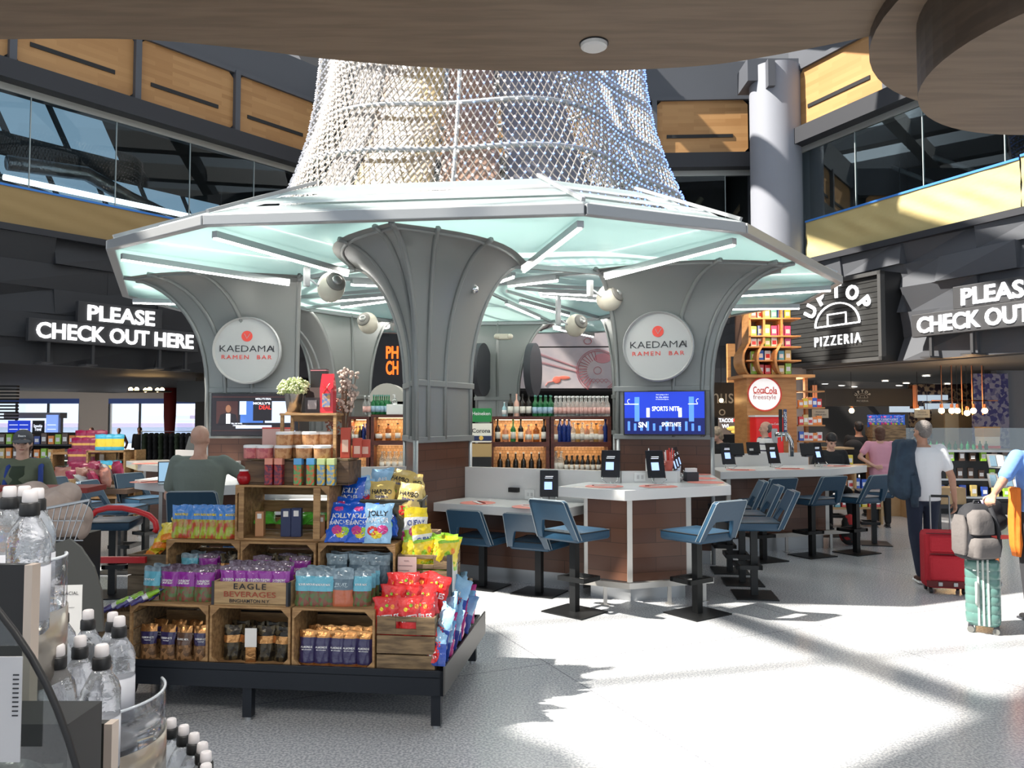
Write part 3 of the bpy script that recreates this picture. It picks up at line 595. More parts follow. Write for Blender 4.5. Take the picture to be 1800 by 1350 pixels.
counter('bar_counter','far white-topped counter at left behind the bald man',M(top3),M(base3),1.09,.1,dict(panels=[0,1],posts=[0,1],rail=M(rail3),legs=M(legs3)))
lt=[tuple(pz(753,883,.865)[:2]),tuple(pz(985,897,.865)[:2]),(.55,7.98),(.86,8.5),(-.5,9.19)]
def lowc(F,label):
    t=thing('low_counter',label,'counter',F((0,8.6))+(0,)); o=F((0,8.6)); Lc=lambda P:[(F(p)[0]-o[0],F(p)[1]-o[1]) for p in P]
    ob('counter_top',MB().prism(Lc(lt),.775,.865),TOPW,t,bev=.006); ob('front_panel',MB().prism(Lc([(-.62,8.95),(.74,8.30),(.86,8.52),(-.45,9.12)]),.15,.775),CLAD,t)
    ob('kick_plinth',MB().prism(Lc([(-.58,9.0),(.74,8.37),(.85,8.5),(-.45,9.1)]),0,.15),STEEL,t)
lowc(lambda p:p,'low white counter between the middle column and the wedge counter'); lowc(mir,'low white counter left of the middle column behind the candy display')
bsl=[(-.74,9.32),(.84,8.585),(1.15,8.43),(1.74,8.45),(2.14,10.25)]
def backsp(F,label):
    t=thing('backsplash',label,'counter screen',F(bsl[1])+(0,)); o=F(bsl[1])
    for i in range(4):
        mb=MB(); p,q=F(bsl[i]),F(bsl[i+1]); seg((p[0]-o[0],p[1]-o[1]),(q[0]-o[0],q[1]-o[1]),.07,0,1.21,mb); ob('white_board',mb,TOPW,t)
backsp(lambda p:p,'white upstand screen behind the low and wedge counters'); backsp(mir,'white upstand screen behind the left counters')
mb=MB(); seg((2.75,11.18),(4.35,11.78),.06,1.09,1.27,mb); t=ob('backsplash',mb,TOPW); tag(t,'white upstand along the right-hand far counter','counter screen')
mb=MB(); p,q=mir((2.75,11.18)),mir((4.35,11.78)); seg(p,q,.06,1.09,1.27,mb); tag(ob('backsplash',mb,TOPW),'white upstand along the far left counter','counter screen')
# placemats, cutlery, tablets
PM=mat('coral placemat',(.78,.27,.22),.6); WPAP=mat('paper napkin',(.82,.8,.78),.7); SCR=em('tablet blue screen',(.08,.16,.75),.8); SCRW=em('tablet white screen',(.35,.5,.9),1.0)
def placemat(x,y,z,rz,label,nap=True):
    t=thing('placemat',label,'placemat',(x,y,z+.001),rz,'coral round placemats on the counters')
    ob('mat',MB().cyl((0,0,0),.19,.002,28),PM,t)
    if nap: ob('napkin',MB().box(-.03,.01,-.12,.1,.003,.008),WPAP,t); ob('chopsticks',MB().box(.03,.036,-.12,.12,.003,.009).box(.045,.051,-.12,.12,.003,.009),mat('dark red stick',(.3,.03,.02),.4),t)
tb=thing('tablet','x','tablet'); ob('casing',MB().box(-.088,.088,-.006,.006,0,.26,T=Tm((0,0,.05),0,R(-16))),mat('tablet black',(.012,.012,.016),.2),tb,bev=.004)
def tabscreen(style):
    b=MB(); T=Tm((0,0,.05),0,R(-16)); y=-.0075
    if style: rect(b,-.045,.03,.07,.145,0,y); rect(b,-.035,.04,.195,.2,1,y); rect(b,-.04,.035,.18,.184,1,y)
    else: rect(b,-.035,.055,.06,.15,0,y); rect(b,-.02,.05,.19,.194,1,y)
    b.v=[tuple(T@Vector(v)) for v in b.v]; return b
ob('screen_graphic',tabscreen(1),[SCRW,MT['tv white']],tb)
ob('stand',MB().tube([(-.07,-.02,.06),(-.07,-.06,.03),(-.03,-.03,.0),(.03,-.03,.0),(.07,-.06,.03),(.07,-.02,.06)],.006,5).tube([(0,-.03,0),(0,.09,0.0),(0,.05,.12)],.008,5),MT['chrome'],tb,smooth=True)
TB=Src(tb)
for i,(px,py,z,ry,lb) in enumerate([(560,0,0,0,'')][:0]+[(862,874,.865,-8,'tablet on the low counter, the left one of two'),(965,883,.865,-4,'tablet on the low counter behind the raised stool back'),(1073,849,1.09,-12,'tablet with a lit square on the wedge counter, left one'),(1155,850,1.09,14,'tablet with a lit square on the wedge counter, right one'),(1191,846,1.09,70,'tablet seen edge-on on the wedge counter, nearest of the row'),(1195,841,1.09,70,'tablet seen edge-on on the wedge counter, middle of the row'),(1199,836,1.09,70,'tablet seen edge-on on the wedge counter, farthest of the row'),(1282,824,1.09,16,'dark tablet on the right-hand far counter nearest the column'),(1362,822,1.09,20,'tablet with a menu page on the right-hand far counter'),(1442,821,1.09,28,'tablet in front of the young man in black')]):
    p=pz(px,py,z); TB.put((p.x,p.y,z+.002),R(ry),lb,'black ordering tablets on the counters',scale=1.12)
for i,(px,py,z,lb) in enumerate([(840,884,.865,'coral placemat on the low counter near its left end'),(932,891,.865,'coral placemat on the low counter behind the stool'),(1062,855,1.09,'coral placemat before the left tablet of the wedge counter'),(1157,855,1.09,'coral placemat before the right tablet of the wedge counter'),(1240,848,1.09,'coral placemat at the right end of the wedge counter, nearest'),(1229,841,1.09,'coral placemat at the right side of the wedge counter, middle'),(1222,833.5,1.09,'coral placemat at the right side of the wedge counter, farthest'),(1302,826,1.09,'coral placemat near the column on the far right counter'),(1388,824,1.09,'coral placemat before the menu tablet on the far right counter'),(1472,819,1.09,'coral placemat in front of the young man in black'),(262,847,1.09,'coral placemat beside the laptop at left'),(255,815,1.09,'coral placemat on the far left counter')]):
    p=pz(px,py,z); placemat(p.x,p.y,z,R(20+i*31),lb,i not in(4,5,6,11))
# outlet and purse hook on the upstand
def on_bs(px,py):
    p,q=Vector(bsl[0]+(0,)),Vector(bsl[1]+(0,)); d=(q-p).normalized(); n=Vector((d.y,-d.x,0)); r=ray(px,py); P=p+n*.04; tt=(P-Vector((0,0,EYE))).dot(n)/r.dot(n); return Vector((0,0,EYE))+r*tt,math.atan2(d.y,d.x)
Q,rz=on_bs(931,869); t=thing('power_outlet','white double power outlet on the upstand above the low counter','outlet',Q,rz); ob('plate',MB().box(-.06,.06,-.006,.0,-.055,.055),mat('outlet white',(.85,.85,.84),.3),t,bev=.004); ob('socket',MB().box(-.03,-.005,-.009,-.006,-.02,.02).box(.015,.04,-.009,-.006,-.02,.02),mat('outlet grey',(.6,.6,.6),.4),t)
Q,rz=on_bs(905,860); t=thing('coat_hook','small black hook box on the upstand above the low counter','hook',Q,rz); ob('body',MB().box(-.06,.06,-.05,0,-.03,.02).box(-.06,.05,-.052,-.05,-.008,-.002),BLACK,t,bev=.004)
p=pz(1115,849,1.09); t=thing('power_outlet','power outlet on the short upstand between the two lit tablets','outlet',(1.34,8.40,1.15),0); ob('plate',MB().box(-.06,.06,-.01,.0,-.045,.045),MT['outlet white'],t,bev=.003); ob('socket',MB().box(-.03,-.005,-.013,-.01,-.02,.02).box(.015,.04,-.013,-.01,-.02,.02),MT['outlet grey'],t)
# red-tipped straw cups, condiment caddies
def strawcup(p,label,red=True,n=14):
    t=thing('straw_cup',label,'straw cup',p); ob('cup',MB().lathe([(.04,0),(.05,.11)],16),mat('clear red cup',(.55,.12,.09),.3),t,smooth=True)
    for i in range(n):
        a=i*2.4; r=.035*math.sqrt((i+1)/n); ob('straw',MB().tube([(r*math.cos(a),r*math.sin(a),.02),(r*1.6*math.cos(a),r*1.6*math.sin(a),.2+.02*(i%3))],.006,5),RED if (red and i%4) else WPAP,t)
strawcup((-.66,9.28,1.21),'cup of red straws on the upstand beside the middle column'); strawcup((1.66,8.47,1.21),'cup of red and white straws behind the right lit tablet')
t=thing('squeeze_bottle','white squeeze bottle with a nozzle beside the straw cup','bottle',(1.45,8.47,1.21)); ob('body',MB().lathe([(.035,0),(.036,.13),(.02,.16)],14),WPAP,t,smooth=True); ob('nozzle',MB().lathe([(.018,.16),(.012,.18),(.004,.24)],10),WPAP,t,smooth=True)
t=thing('napkin_dispenser','dark napkin caddy with papers on the wedge counter','caddy',(1.93,8.62,1.09),R(10)); ob('box',MB().box(-.07,.07,-.05,.05,0,.1),DGREY,t,bev=.006); ob('papers',MB().box(-.055,.055,-.035,.035,.1,.14),WPAP,t)
# speakers
def speaker(p,rz,label,hang):
    t=thing('speaker',label,'speaker',p,rz); CR=mat('cream plastic',(.62,.58,.48),.35); T=Matrix.Rotation(R(-18),4,'X')
    ob('shell',MB().sph((0,0,0),(.15,.19,.17),24,k=14,T=T),CR,t,smooth=True)
    g=MB(); g.lathe([(.115,.0),(.10,.02),(.02,.035)],24,T=T@Matrix.Translation((0,-.15,0))@Matrix.Rotation(PI/2,4,'X')); ob('grille',g,mat('speaker mesh',(.22,.21,.19),.5),t,smooth=True)
    ob('cone_cap',MB().sph((0,-.185,0),(.06,.03,.06),16,T=T),mat('silver cap',(.4,.4,.38),.3,.7),t,smooth=True)
    ob('bracket',MB().tube([(-.15,0,0),(-.19,.05,.05),(-.24,.1,.1)],.012,6),GREYL,t); 
    if hang: ob('drop_post',MB().box(-.28,-.22,.07,.13,.0,hang),GREYL,t)
for px,py,D,rz,lb,h in [(582,505,9.0,35,'cream egg-shaped speaker hanging left of the middle column',.22),(647,568,12.6,-20,'cream egg-shaped speaker at the back left column',.0),(1012,572,12.0,30,'cream egg-shaped speaker in front of the mural, right of centre',.5),(1072,523,9.9,40,'cream egg-shaped speaker half behind the right column',.2)]:
    p=pd(px,py,D); speaker(tuple(p),R(rz),lb,h)
p=pd(885,592,14.0); t=thing('emergency_light','cream twin-lamp emergency light on the centre back column','emergency light',tuple(p)); ob('housing',MB().box(-.12,.12,-.05,.06,-.05,.05),MT['cream plastic'],t,bev=.02)
for s in(-1,1): ob('lamp_head',MB().sph((s*.12,-.05,0),.05,12),MT['cream plastic'],t,smooth=True)
# ---------- back bar shelves with bottles ----------
MAH=mat('mahogany shelf',(.11,.028,.018),.35,col2=(.07,.018,.012),scale=4,stretch=(1,1,7)); MIR=mat('amber tile back',(.55,.38,.22),.25,col2=(.38,.24,.12),kind='brick',plane='xz',scale=1,brick=(.05,.05),mortar=.004)
def shelfunit(label,x0,x1,Y,ztop,n=1,rz=0):
    t=thing('back_bar_shelf',label,'bar shelf',((x0+x1)/2,Y,0),rz); w=(x1-x0)/2
    ob('carcass',MB().box(-w,w,0,.32,0,.95).box(-w,w,-.02,.34,ztop-.04,ztop).box(-w,-w+.05,0,.34,.9,ztop-.04).box(w-.05,w,0,.34,.9,ztop-.04).box(-w,w,.30,.34,.9,ztop),MAH,t)
    ob('shelf_board',MB().box(-w,w,-.02,.3,1.36,1.43),MAH,t); ob('tiled_back',MB().box(-w+.05,w-.05,.285,.3,.95,ztop-.05),MIR,t)
    ob('strip_light',MB().box(-w+.08,w-.08,.24,.26,ztop-.055,ztop-.045).box(-w+.08,w-.08,.24,.26,1.35,1.357),mat('warm strip',(1,.6,.3),.5,em=3.5),t)
    q=lamp('AREA',((x0+x1)/2,Y+.14,ztop-.07),3,(1,.62,.32),.25,(0,0,0),name='shelf_glow'); q.data.shape='RECTANGLE'; q.data.size=(x1-x0)*.8; q.data.size_y=.15
    q=lamp('AREA',((x0+x1)/2,Y+.14,1.34),1.6,(1,.62,.32),.25,(0,0,0),name='shelf_glow'); q.data.shape='RECTANGLE'; q.data.size=(x1-x0)*.8; q.data.size_y=.15
    return t
YS=11.55
def xs(px,Y=YS): return pd(px,700,Y).x
shelfunit('left mahogany bar shelf seen right of the middle column',xs(861),xs(966),YS,1.80); shelfunit('right mahogany bar shelf crowded with clear bottles',xs(968),xs(1074),YS,1.80)
YL=12.3; shelfunit('mahogany bar shelf left of the middle column',xs(652,YL),xs(745,YL),YL,1.83); shelfunit('narrow dark mahogany bar shelf beside the back left column',xs(612,YL),xs(650,YL),YL,1.80)
def bottle(name,H,r,body,label_m=None,cap=None,neck=.3,sh=.58):
    t=thing(name,'x','bottle'); nr_=r*neck
    ob('glass',MB().lathe([(r*.9,0),(r,.01),(r,H*sh),(r*.75,H*(sh+.07)),(nr_,H*(sh+.17)),(nr_,H*.97)],14),body,t,auto=50)
    if label_m: ob('paper_label',MB().lathe([(r*1.02,H*.14),(r*1.02,H*.44)],14),label_m,t,smooth=True)
    ob('cap',MB().cyl((0,0,H*.93),nr_*1.25,H*.07,10),cap or BLACK,t); return Src(t)
def gl(nm,c,tr=.6,r=.08): return mat(nm,c,r,trans=tr)
GG=gl('green glass',(.03,.30,.10)); GA=gl('amber glass',(.45,.16,.03)); GC=gl('clear glass',(.85,.87,.85),.85); GD=gl('dark bottle glass',(.02,.015,.01),.2); GB=gl('blue glass',(.02,.06,.35)); GP=gl('peach drink glass',(.75,.42,.25)); GY=gl('golden liquor glass',(.75,.42,.12),.5)
LW=mat('cream label',(.78,.74,.66),.6); LBL=mat('pale blue label',(.35,.50,.62),.6); LPK=mat('pink label',(.75,.45,.4),.6)
BT={'green':bottle('mineral_water_bottle',.31,.038,GG,LBL,mat('teal cap',(.1,.3,.25),.4)),'clear':bottle('clear_bottle',.30,.034,GC,LPK,WHITE),'sake':bottle('sake_bottle',.33,.040,GD,LW,BLACK),'peach':bottle('peach_bottle',.33,.038,mat('peach ceramic',(.8,.45,.35),.4),LW,MT['peach ceramic']),'water':bottle('water_bottle',.21,.032,mat('water plastic',(.35,.55,.6),.2),WPAP,WHITE),
 'whisky':bottle('whisky_bottle',.26,.045,GA,LW,BLACK,sh=.66),'gold':bottle('liquor_bottle',.27,.043,GY,LW,DGREY,sh=.6),'plum':bottle('liqueur_bottle',.25,.048,GP,LW,GREYL,sh=.62),'blue':bottle('blue_bottle',.33,.036,GB,None,MT['blue glass'],sh=.66),'squat':bottle('cognac_bottle',.24,.055,GA,LW,BLACK,sh=.45,neck=.22),'beer':bottle('beer_bottle',.22,.03,GD,LW,BLACK,sh=.6),'greenw':bottle('wine_bottle',.33,.04,GG,LW,MT['green glass'],sh=.55),'clear2':bottle('vodka_bottle',.28,.04,GC,LW,GREYL,sh=.6),'dwine':bottle('dark_wine_bottle',.3,.036,GD,None,LW)}
COLN={'green':'green water bottle','clear':'clear pink-label bottle','sake':'dark sake bottle','peach':'matt peach-coloured bottle','water':'small plastic water bottle','whisky':'amber whisky bottle','gold':'golden liquor bottle','plum':'pink liqueur bottle','blue':'tall blue glass bottle','squat':'squat amber cognac bottle','beer':'brown beer bottle','greenw':'green wine bottle','clear2':'spirit bottle','dwine':'dark wine bottle'}
def rowb(items,x0,x1,Y,z,where,group,rows=1,sc=1):
    n=len(items); cnt={}
    for it in items: cnt[it]=cnt.get(it,0)+1
    seen={}
    for r_ in range(rows):
        for i,it in enumerate(items):
            x=x0+(x1-x0)*(i+.5)/n+(.02 if r_%2 else 0); k=seen.get(it,0); seen[it]=k+1; tot=cnt[it]*rows
            pos='' if tot==1 else (nth(i,n)+''if 1 else '')+(' '+['front','second','third'][r_]+' row' if rows>1 else '')
            if tot==1: lb=COLN[it]+' '+where
            else: lb=COLN[it]+' '+where+', '+pos
            BT[it].put((x,Y+r_*.09,z),0,lb,group,scale=sc)
zt=1.80
rowb(['water','sake','peach','sake','sake'],xs(881),xs(935),YS+.08,zt,'on top of the left bar shelf','bottles on top of the bar shelves')
rowb(['green']*4,xs(936),xs(972),YS+.08,zt,'on top of the bar shelves','bottles on top of the bar shelves',2)
rowb(['clear']*13,xs(974),xs(1072),YS+.08,zt,'on top of the right bar shelf','bottles on top of the bar shelves',3)
rowb(['sake','plum','greenw','sake','plum','whisky','sake'],xs(868),xs(963),YS+.07,1.43,'on upper board, left bar shelf','bottles on the left bar shelf')
rowb(['plum','blue','blue','blue','clear2','gold','clear2','plum','clear2','gold','plum','blue'],xs(972),xs(1068),YS+.06,1.43,'on upper board, right bar shelf','bottles on the right bar shelf',2)
rowb(['dwine']*6,xs(872),xs(955),YS+.1,.95,'on the lower board, left bar shelf','bottles on the lower boards',sc=1.1)
rowb(['clear2','clear2','beer','beer','beer','beer','beer','beer','beer','beer'],xs(972),xs(1066),YS+.06,1.0,'on the lower board, right bar shelf','beer bottles on the lower board',2,sc=1.05)
rowb(['squat','whisky','gold','squat','whisky'],xs(656,YL),xs(740,YL),YL+.1,1.43,'on the shelf left of the middle column','bottles left of the middle column')
rowb(['clear2','gold','dwine','blue','beer'],xs(616,YL),xs(648,YL),YL+.07,1.43,'on the narrow dark shelf','bottles on the narrow dark shelf',2,sc=.8)
rowb(['clear2']*5,xs(665,YL),xs(720,YL),YL+.1,.98,'on lower board left of middle column','bottles left of the middle column',2)
rowb(['clear','clear'],xs(636,YL),xs(650,YL),YL+.1,1.83,'atop the shelf left of middle column','bottles on top of the left shelf'); rowb(['green']*4,xs(651,YL),xs(682,YL),YL+.1,1.83,'atop the shelf left of middle column','bottles on top of the left shelf',2)
# beer cartons
x=xs(846,11.0)
for (z,h,m,nm,tx,tm) in ((.9,.34,BLACK,'black drinks carton at the bottom of the stack',None,None),(1.24,.18,mat('kraft brown',(.42,.28,.12),.7),'brown kraft carton under the beer cartons',None,None),(1.44,.26,mat('carton cream',(.8,.76,.66),.6),'cream beer carton in the middle of the stack','Corona',INK),(1.72,.19,mat('carton green',(.02,.22,.06),.5),'green beer carton on top of the stack','Heineken',WHITE)):
    t=thing('beer_carton',nm,'carton',(x,11.1,z),group='stacked beer cartons beside the middle column'); ob('box',MB().box(-.14,.14,-.1,.2,0,h),m,t,bev=.004)
    if z==1.44: ob('band',MB().box(-.141,.141,-.101,.201,.02,.09),mat('carton navy',(.02,.03,.09),.5),t); ob('crest',MB().cyl((0,0,0),.03,.004,16,T=Tf((0,-.1,.06))),mat('crest gold',(.8,.5,.1),.5),t)
    if tx: ob('lettering',MB().text(tx,Tf((0,-.104,h*.62)),w=.25,bold=.01),tm,t)
tag(ob('cool_box',MB().box(-.2,.2,-.1,.2,0,.16),mat('pale box',(.75,.75,.72),.5),loc=(xs(702,YL),YL+.1,1.83),bev=.01),'white box atop the shelf left of middle column','box')
t=thing('soap_pump','clear pump bottle on the white box','pump bottle',(xs(692,YL),YL+.1,1.99)); ob('bottle',MB().lathe([(.04,0),(.045,.05),(.02,.1)],12),GC,t,smooth=True); ob('pump',MB().cyl((0,0,.1),.008,.05,8).box(-.03,.005,-.006,.006,.145,.155),WHITE,t)
t=thing('hood_cylinder','big beige rounded vent drum behind the left shelf','vent drum',(xs(684,13.3),13.3,2.05)); ob('drum',MB().lathe([(.3,-.25),(.3,.25)],32,T=Tf()),mat('beige metal',(.45,.43,.38),.4,.3),t,auto=40); ob('skirt',MB().box(-.3,.3,-.25,.25,-.5,0),MT['beige metal'],t)
for px,lb in ((846,'dark round disc edge left of the centre back column'),(937,'dark round disc seen edge-on right of the centre back column')):
    p=pd(px,650,14.3); t=thing('disc_sign',lb,'sign',tuple(p),R(75)); ob('disc',MB().lathe([(.48,-.06),(.48,.06)],40,T=Tf()),DGREY,t,auto=40)
# stools
st=thing('bar_stool','x','bar stool')
ob('seat',MB().loft([[(.20,-.22,-.045),(.23,.2,-.045),(-.23,.2,-.045),(-.20,-.22,-.045)],[(.215,-.235,-.03),(.245,.215,-.03),(-.245,.215,-.03),(-.215,-.235,-.03)],[(.215,-.235,.035),(.245,.215,.035),(-.245,.215,.035),(-.215,-.235,.035)],[(.18,-.2,.05),(.2,.18,.05),(-.2,.18,.05),(-.18,-.2,.05)]]),NAVY,st,auto=50,bev=.008)
ob('seat_piping',MB().tube([(.217,-.237,.037),(.247,.217,.037),(-.247,.217,.037),(-.217,-.237,.037)],.005,5,closed=True),BLACK,st)
# backrest at the -y side: arch with cut-out
O_=[(-.23,0),(-.215,.0),(-.155,.17),(.155,.17),(.215,.0),(.23,0)]
def bk(x,z,d): return (x,-.23-.16*z/.33*1.0+d,z)
outer=[(-.235,-.02),(-.215,.17),(-.20,.32),(-.18,.335),(.18,.335),(.20,.32),(.215,.17),(.235,-.02)]
inner=[(-.175,-.02),(-.155,.06),(-.12,.14),(-.105,.15),(.105,.15),(.12,.14),(.155,.06),(.175,-.02)]
b=MB(); 
vs=[bk(x,z,-.022) for x,z in outer]+[bk(x,z,-.022) for x,z in inner]+[bk(x,z,.022) for x,z in outer]+[bk(x,z,.022) for x,z in inner]; n=8; fs=[]
for i in range(7): fs+= [(i,i+1,n+i+1,n+i),(2*n+i+1,2*n+i,3*n+i,3*n+i+1),(i+1,i,2*n+i,2*n+i+1),(n+i,n+i+1,3*n+i+1,3*n+i)]
fs+= [(0,n,3*n,2*n),(n-1,3*n-1,4*n-1,2*n-1)]
b.add(vs,fs); ob('backrest',b,NAVY,st,auto=50,bev=.006)
ob('back_piping',MB().tube([bk(x,z,-.024) for x,z in outer],.004,5).tube([bk(x,z,.024) for x,z in outer],.004,5),mat('piping grey',(.25,.29,.32),.4),st)
HS=.71
ob('post',MB().box(-.033,.033,-.033,.033,-HS+.01,-.045),mat('black steel',(.018,.019,.02),.4,.5),st)
ob('footrest',MB().box(-.15,.15,.155,.19,-HS+.28,-HS+.32).box(-.15,.15,-.06,-.025,-HS+.28,-HS+.32).box(-.15,-.115,-.06,.19,-HS+.28,-HS+.32).box(.115,.15,-.06,.19,-HS+.28,-HS+.32),MT['black steel'],st)
ob('base_plate',MB().box(-.23,.23,-.2,.2,-HS,-HS+.012),MT['black steel'],st)
# a low version of the stool
lo=dup(st); lo['label']='x'
for c in list(lo.children):
    if c.name.startswith(('post','footrest','base_plate')): bpy.data.objects.remove(c)
HL2=.50; ob('post',MB().box(-.033,.033,-.033,.033,-HL2+.01,-.045),MT['black steel'],lo); ob('base_plate',MB().box(-.23,.23,-.2,.2,-HL2,-HL2+.012),MT['black steel'],lo)
S1,S2=Src(st),Src(lo)
# heading = direction the sitter faces
for (px,py,hd,lo_,lb) in [(849,1031,62,1,'low blue bar stool at the low counter, the left one'),(948,1042,62,1,'low blue bar stool at the low counter, the right one'),(1010,1076,48,0,'tall blue bar stool standing left of the wedge counter corner'),(1226,1079,125,0,'tall blue bar stool standing right of the wedge counter corner'),
    (1326,1047,172,0,'nearest of three blue stools at the right side of the wedge counter'),(1305,1024,172,0,'middle of three blue stools at the right side of the wedge counter'),(1283,1004,172,0,'farthest of three blue stools at the right side of the wedge counter'),
    (1342,985,112,0,'blue stool behind the three, at the far right counter'),(1428,977,114,0,'blue stool in the middle of the far right counter'),(1506,972,118,0,'blue stool at the end of the far right counter, nearer one'),(1537,956,165,0,'blue stool at the end of the far right counter beside the man in black')]:
    p=pz(px,py,0); (S2 if lo_ else S1).put((p.x,p.y,HL2 if lo_ else HS),R(hd-90),lb,'blue bar stools around the bar')
for (x,y,hd,lb) in [(-4.0,8.05,10,'blue stool at the left wedge counter, nearest the red cart'),(-2.72,7.1,95,'blue stool the bald man sits on'),(-4.55,9.3,0,'blue stool behind the left counter tip'),(-4.75,10.4,-30,'blue stool farthest at left, nearer of two'),(-5.3,9.7,-20,'blue stool farthest at left, right of two')]:
    k=1.1 if 'bald' in lb else 1; S1.put((x,y,HS*k),R(hd-90),lb,'blue bar stools around the bar',scale=(1,1,k))
# ================= CANDY DISPLAY =================
FX,FY=pz(779,1180,.335)[:2]; TH=R(-6.8)
def D(x,y,z=0): c,s=math.cos(TH),math.sin(TH); return (FX+c*x-s*y,FY+s*x+c*y,z)
TT=thing('display_table','low black steel display table carrying the candy crates','table',D(0,0),TH); TW,TD,TZ=2.12,1.32,.335
TBL=mat('black steel tray',(.014,.017,.023),.35,.3); TB2=mat('worn grey steel edge',(.10,.095,.09),.4,.4)
ob('tray',MB().box(-TW,0,0,TD,.29,.30).box(-TW,0,0,.02,.195,TZ).box(-TW,0,TD-.02,TD,.195,TZ).box(-TW,-TW+.02,0,TD,.195,TZ).box(-.02,0,0,TD,.195,TZ),TBL,TT,bev=.002)
ob('side_rail',MB().box(0,.012,0,TD,.2,.36,T=Matrix.Rotation(R(-1.2),4,'Z')),TB2,TT,bev=.002)
for x,y in ((-.05,.05),(-.05,TD-.05),(-1.17,.05),(-1.17,TD-.05),(-TW+.05,.05),(-TW+.05,TD-.05)):
    l=ob('leg',MB().box(x-.025,x+.03,y-.025,y+.025,.02,.2),TBL,TT); ob('levelling_foot',MB().cyl((x,y,0),.022,.02,12),STEEL,l)
# crates ----------------------------------------------------------------
def cratebox(t,w,d,h,openf='front',boards=3,m=OAK,gap=.012,corner=True,th=.014,hand=False,front_cut=False):
    if openf=='front':
        ob('top_board',MB().box(-w/2,w/2,0,d*.48,h-th,h).box(-w/2,w/2,d*.5,d,h-th,h),m,t,bev=.002); ob('bottom_board',MB().box(-w/2+th,w/2-th,0,d,0,th),m,t,bev=.002)
        for s in(-1,1): ob('end_board',MB().box(s*w/2-(th if s>0 else 0),s*w/2+(0 if s>0 else th),0,d*.5,0,h-th).box(s*w/2-(th if s>0 else 0),s*w/2+(0 if s>0 else th),d*.52,d,0,h-th),m,t,bev=.002)
        b=MB()
        for i in range(boards): z0=i*h/boards; b.box(-w/2,w/2,d-.01,d,z0+gap/2,z0+h/boards-gap/2)
        ob('back_slats',b,m,t); b=MB()
        for sx in(-1,1):
            for z,sz in ((th,1),(h-th,-1)):
                x=sx*(w/2-th); b.prism([(x,z),(x-sx*.045,z),(x,z+sz*.045)],-.001,-.02,T=Tf())
        ob('corner_block',b,m,t)
    else:
        b=MB(); bh=h/boards
        for i in range(boards):
            z0,z1=i*bh+gap/3,(i+1)*bh-gap/3
            if hand and i==boards-1: b.box(-w/2,-.06,0,th,z0,z1).box(.06,w/2,0,th,z0,z1).box(-.06,.06,0,th,z0,z0+bh*.3).box(-.06,.06,0,th,z1-bh*.25,z1)
            else: b.box(-w/2,w/2,0,th,z0,z1)
        ob('front_boards',b,m,t,bev=.002)
        b=MB()
        for i in range(boards): z0,z1=i*bh+gap/3,(i+1)*bh-gap/3; b.box(-w/2,w/2,d-th,d,z0,z1).box(-w/2,-w/2+th,th,d-th,z0,z1).box(w/2-th,w/2,th,d-th,z0,z1)
        ob('side_boards',b,m,t,bev=.002); ob('bottom_board',MB().box(-w/2,w/2,0,d,0,th),m,t)
def crate(x,y,z,w,d,h,label,rz=0,**k):
    t=thing('wooden_crate',label,'crate',D(x,y,z),TH+rz); cratebox(t,w,d,h,**k); return t
G1='open-fronted pine crates of the display'
for i,(x,lb) in enumerate([(-.655,'bottom-row pine crate right of centre, full of gold-topped dark pouches'),(-1.16,'bottom-row pine crate in the middle, dim inside, under the stencilled box'),(-1.665,'bottom-row pine crate at left, full of gold nut pouches')]): crate(x,.03,.302,.495,.38,.355,lb)
ZR2=.657
for x,lb in ((-.645,'second-row pine crate at right under the blue sweet bags'),(-1.16,'second-row pine crate in the middle behind the stencilled box'),(-1.665,'second-row pine crate at left under the gummy pouches')): crate(x,.42,ZR2,.5,.42,.315,lb)
ZR3=ZR2+.317
c3=crate(-1.155,.46,ZR3,.63,.42,.355,'big top crate holding a few upright tea boxes',m=OAK,boards=3,gap=.04)
ob('front_post',MB().box(-.285,-.25,-.012,.0,.014,.34).box(.215,.26,-.012,.0,.014,.34),OAK,c3)
crate(-.225,.03,.302,.34,.36,.325,'closed plank box with a hand slot, full of red candy bags',openf='top',hand=True,m=OLDW)
crate(-.22,.41,.302,.36,.34,.32,'plank box under the stencilled yellow-bag crate',openf='top',m=OLDW)
ly=crate(-.215,.44,.625,.34,.32,.285,'old stencilled crate with a paper taped on, full of yellow candy bags',openf='top',hand=True,m=OLDW)
ob('corner_iron',MB().box(.145,.172,-.004,.0,0,.285).box(.17,.174,-.004,.03,0,.285),DGREY,ly)
ob('stencil_lettering',MB().text('LLWOOD',Tf((.05,-.006,.14)),h=.035,w=.18,bold=.02).text('Y CO. INC.',Tf((.05,-.006,.085)),h=.022,w=.15,bold=.01),mat('stencil ink',(.05,.03,.02),.7),ly)
PAPR=mat('pink notice paper',(.55,.38,.36),.7); PAPW=mat('white notice paper',(.75,.73,.70),.6)
ob('notice',MB().box(-.165,-.045,-.012,-.009,-.02,.27),PAPR,ly); b=MB()
for i,(x,w_) in enumerate(((-.11,.03),(-.12,.09),(-.13,.07),(-.11,.05))): b.box(x-w_/2,x+w_/2,-.0135,-.012,.245-.03*i,.249-.03*i)
ob('notice_lines',b,mat('faint ink',(.3,.2,.2),.7),ly); ob('side_paper',MB().box(.171,.174,.03,.2,.03,.28),PAPW,ly)
crate(-.13,.82,.302,.2,.34,.33,'small crate at the back of the right side tray',openf='top',m=OLDW)
eb=thing('stencilled_box','shallow wooden box stencilled EAGLE BEVERAGES full of purple pouches','crate',D(-1.17,.05,.657),TH)
cratebox(eb,.47,.25,.14,openf='top',boards=1,m=mat('pale box wood',(.44,.30,.15),.6,col2=(.34,.22,.11),scale=4,stretch=(1,8,8),bump=.15,bscale=10))
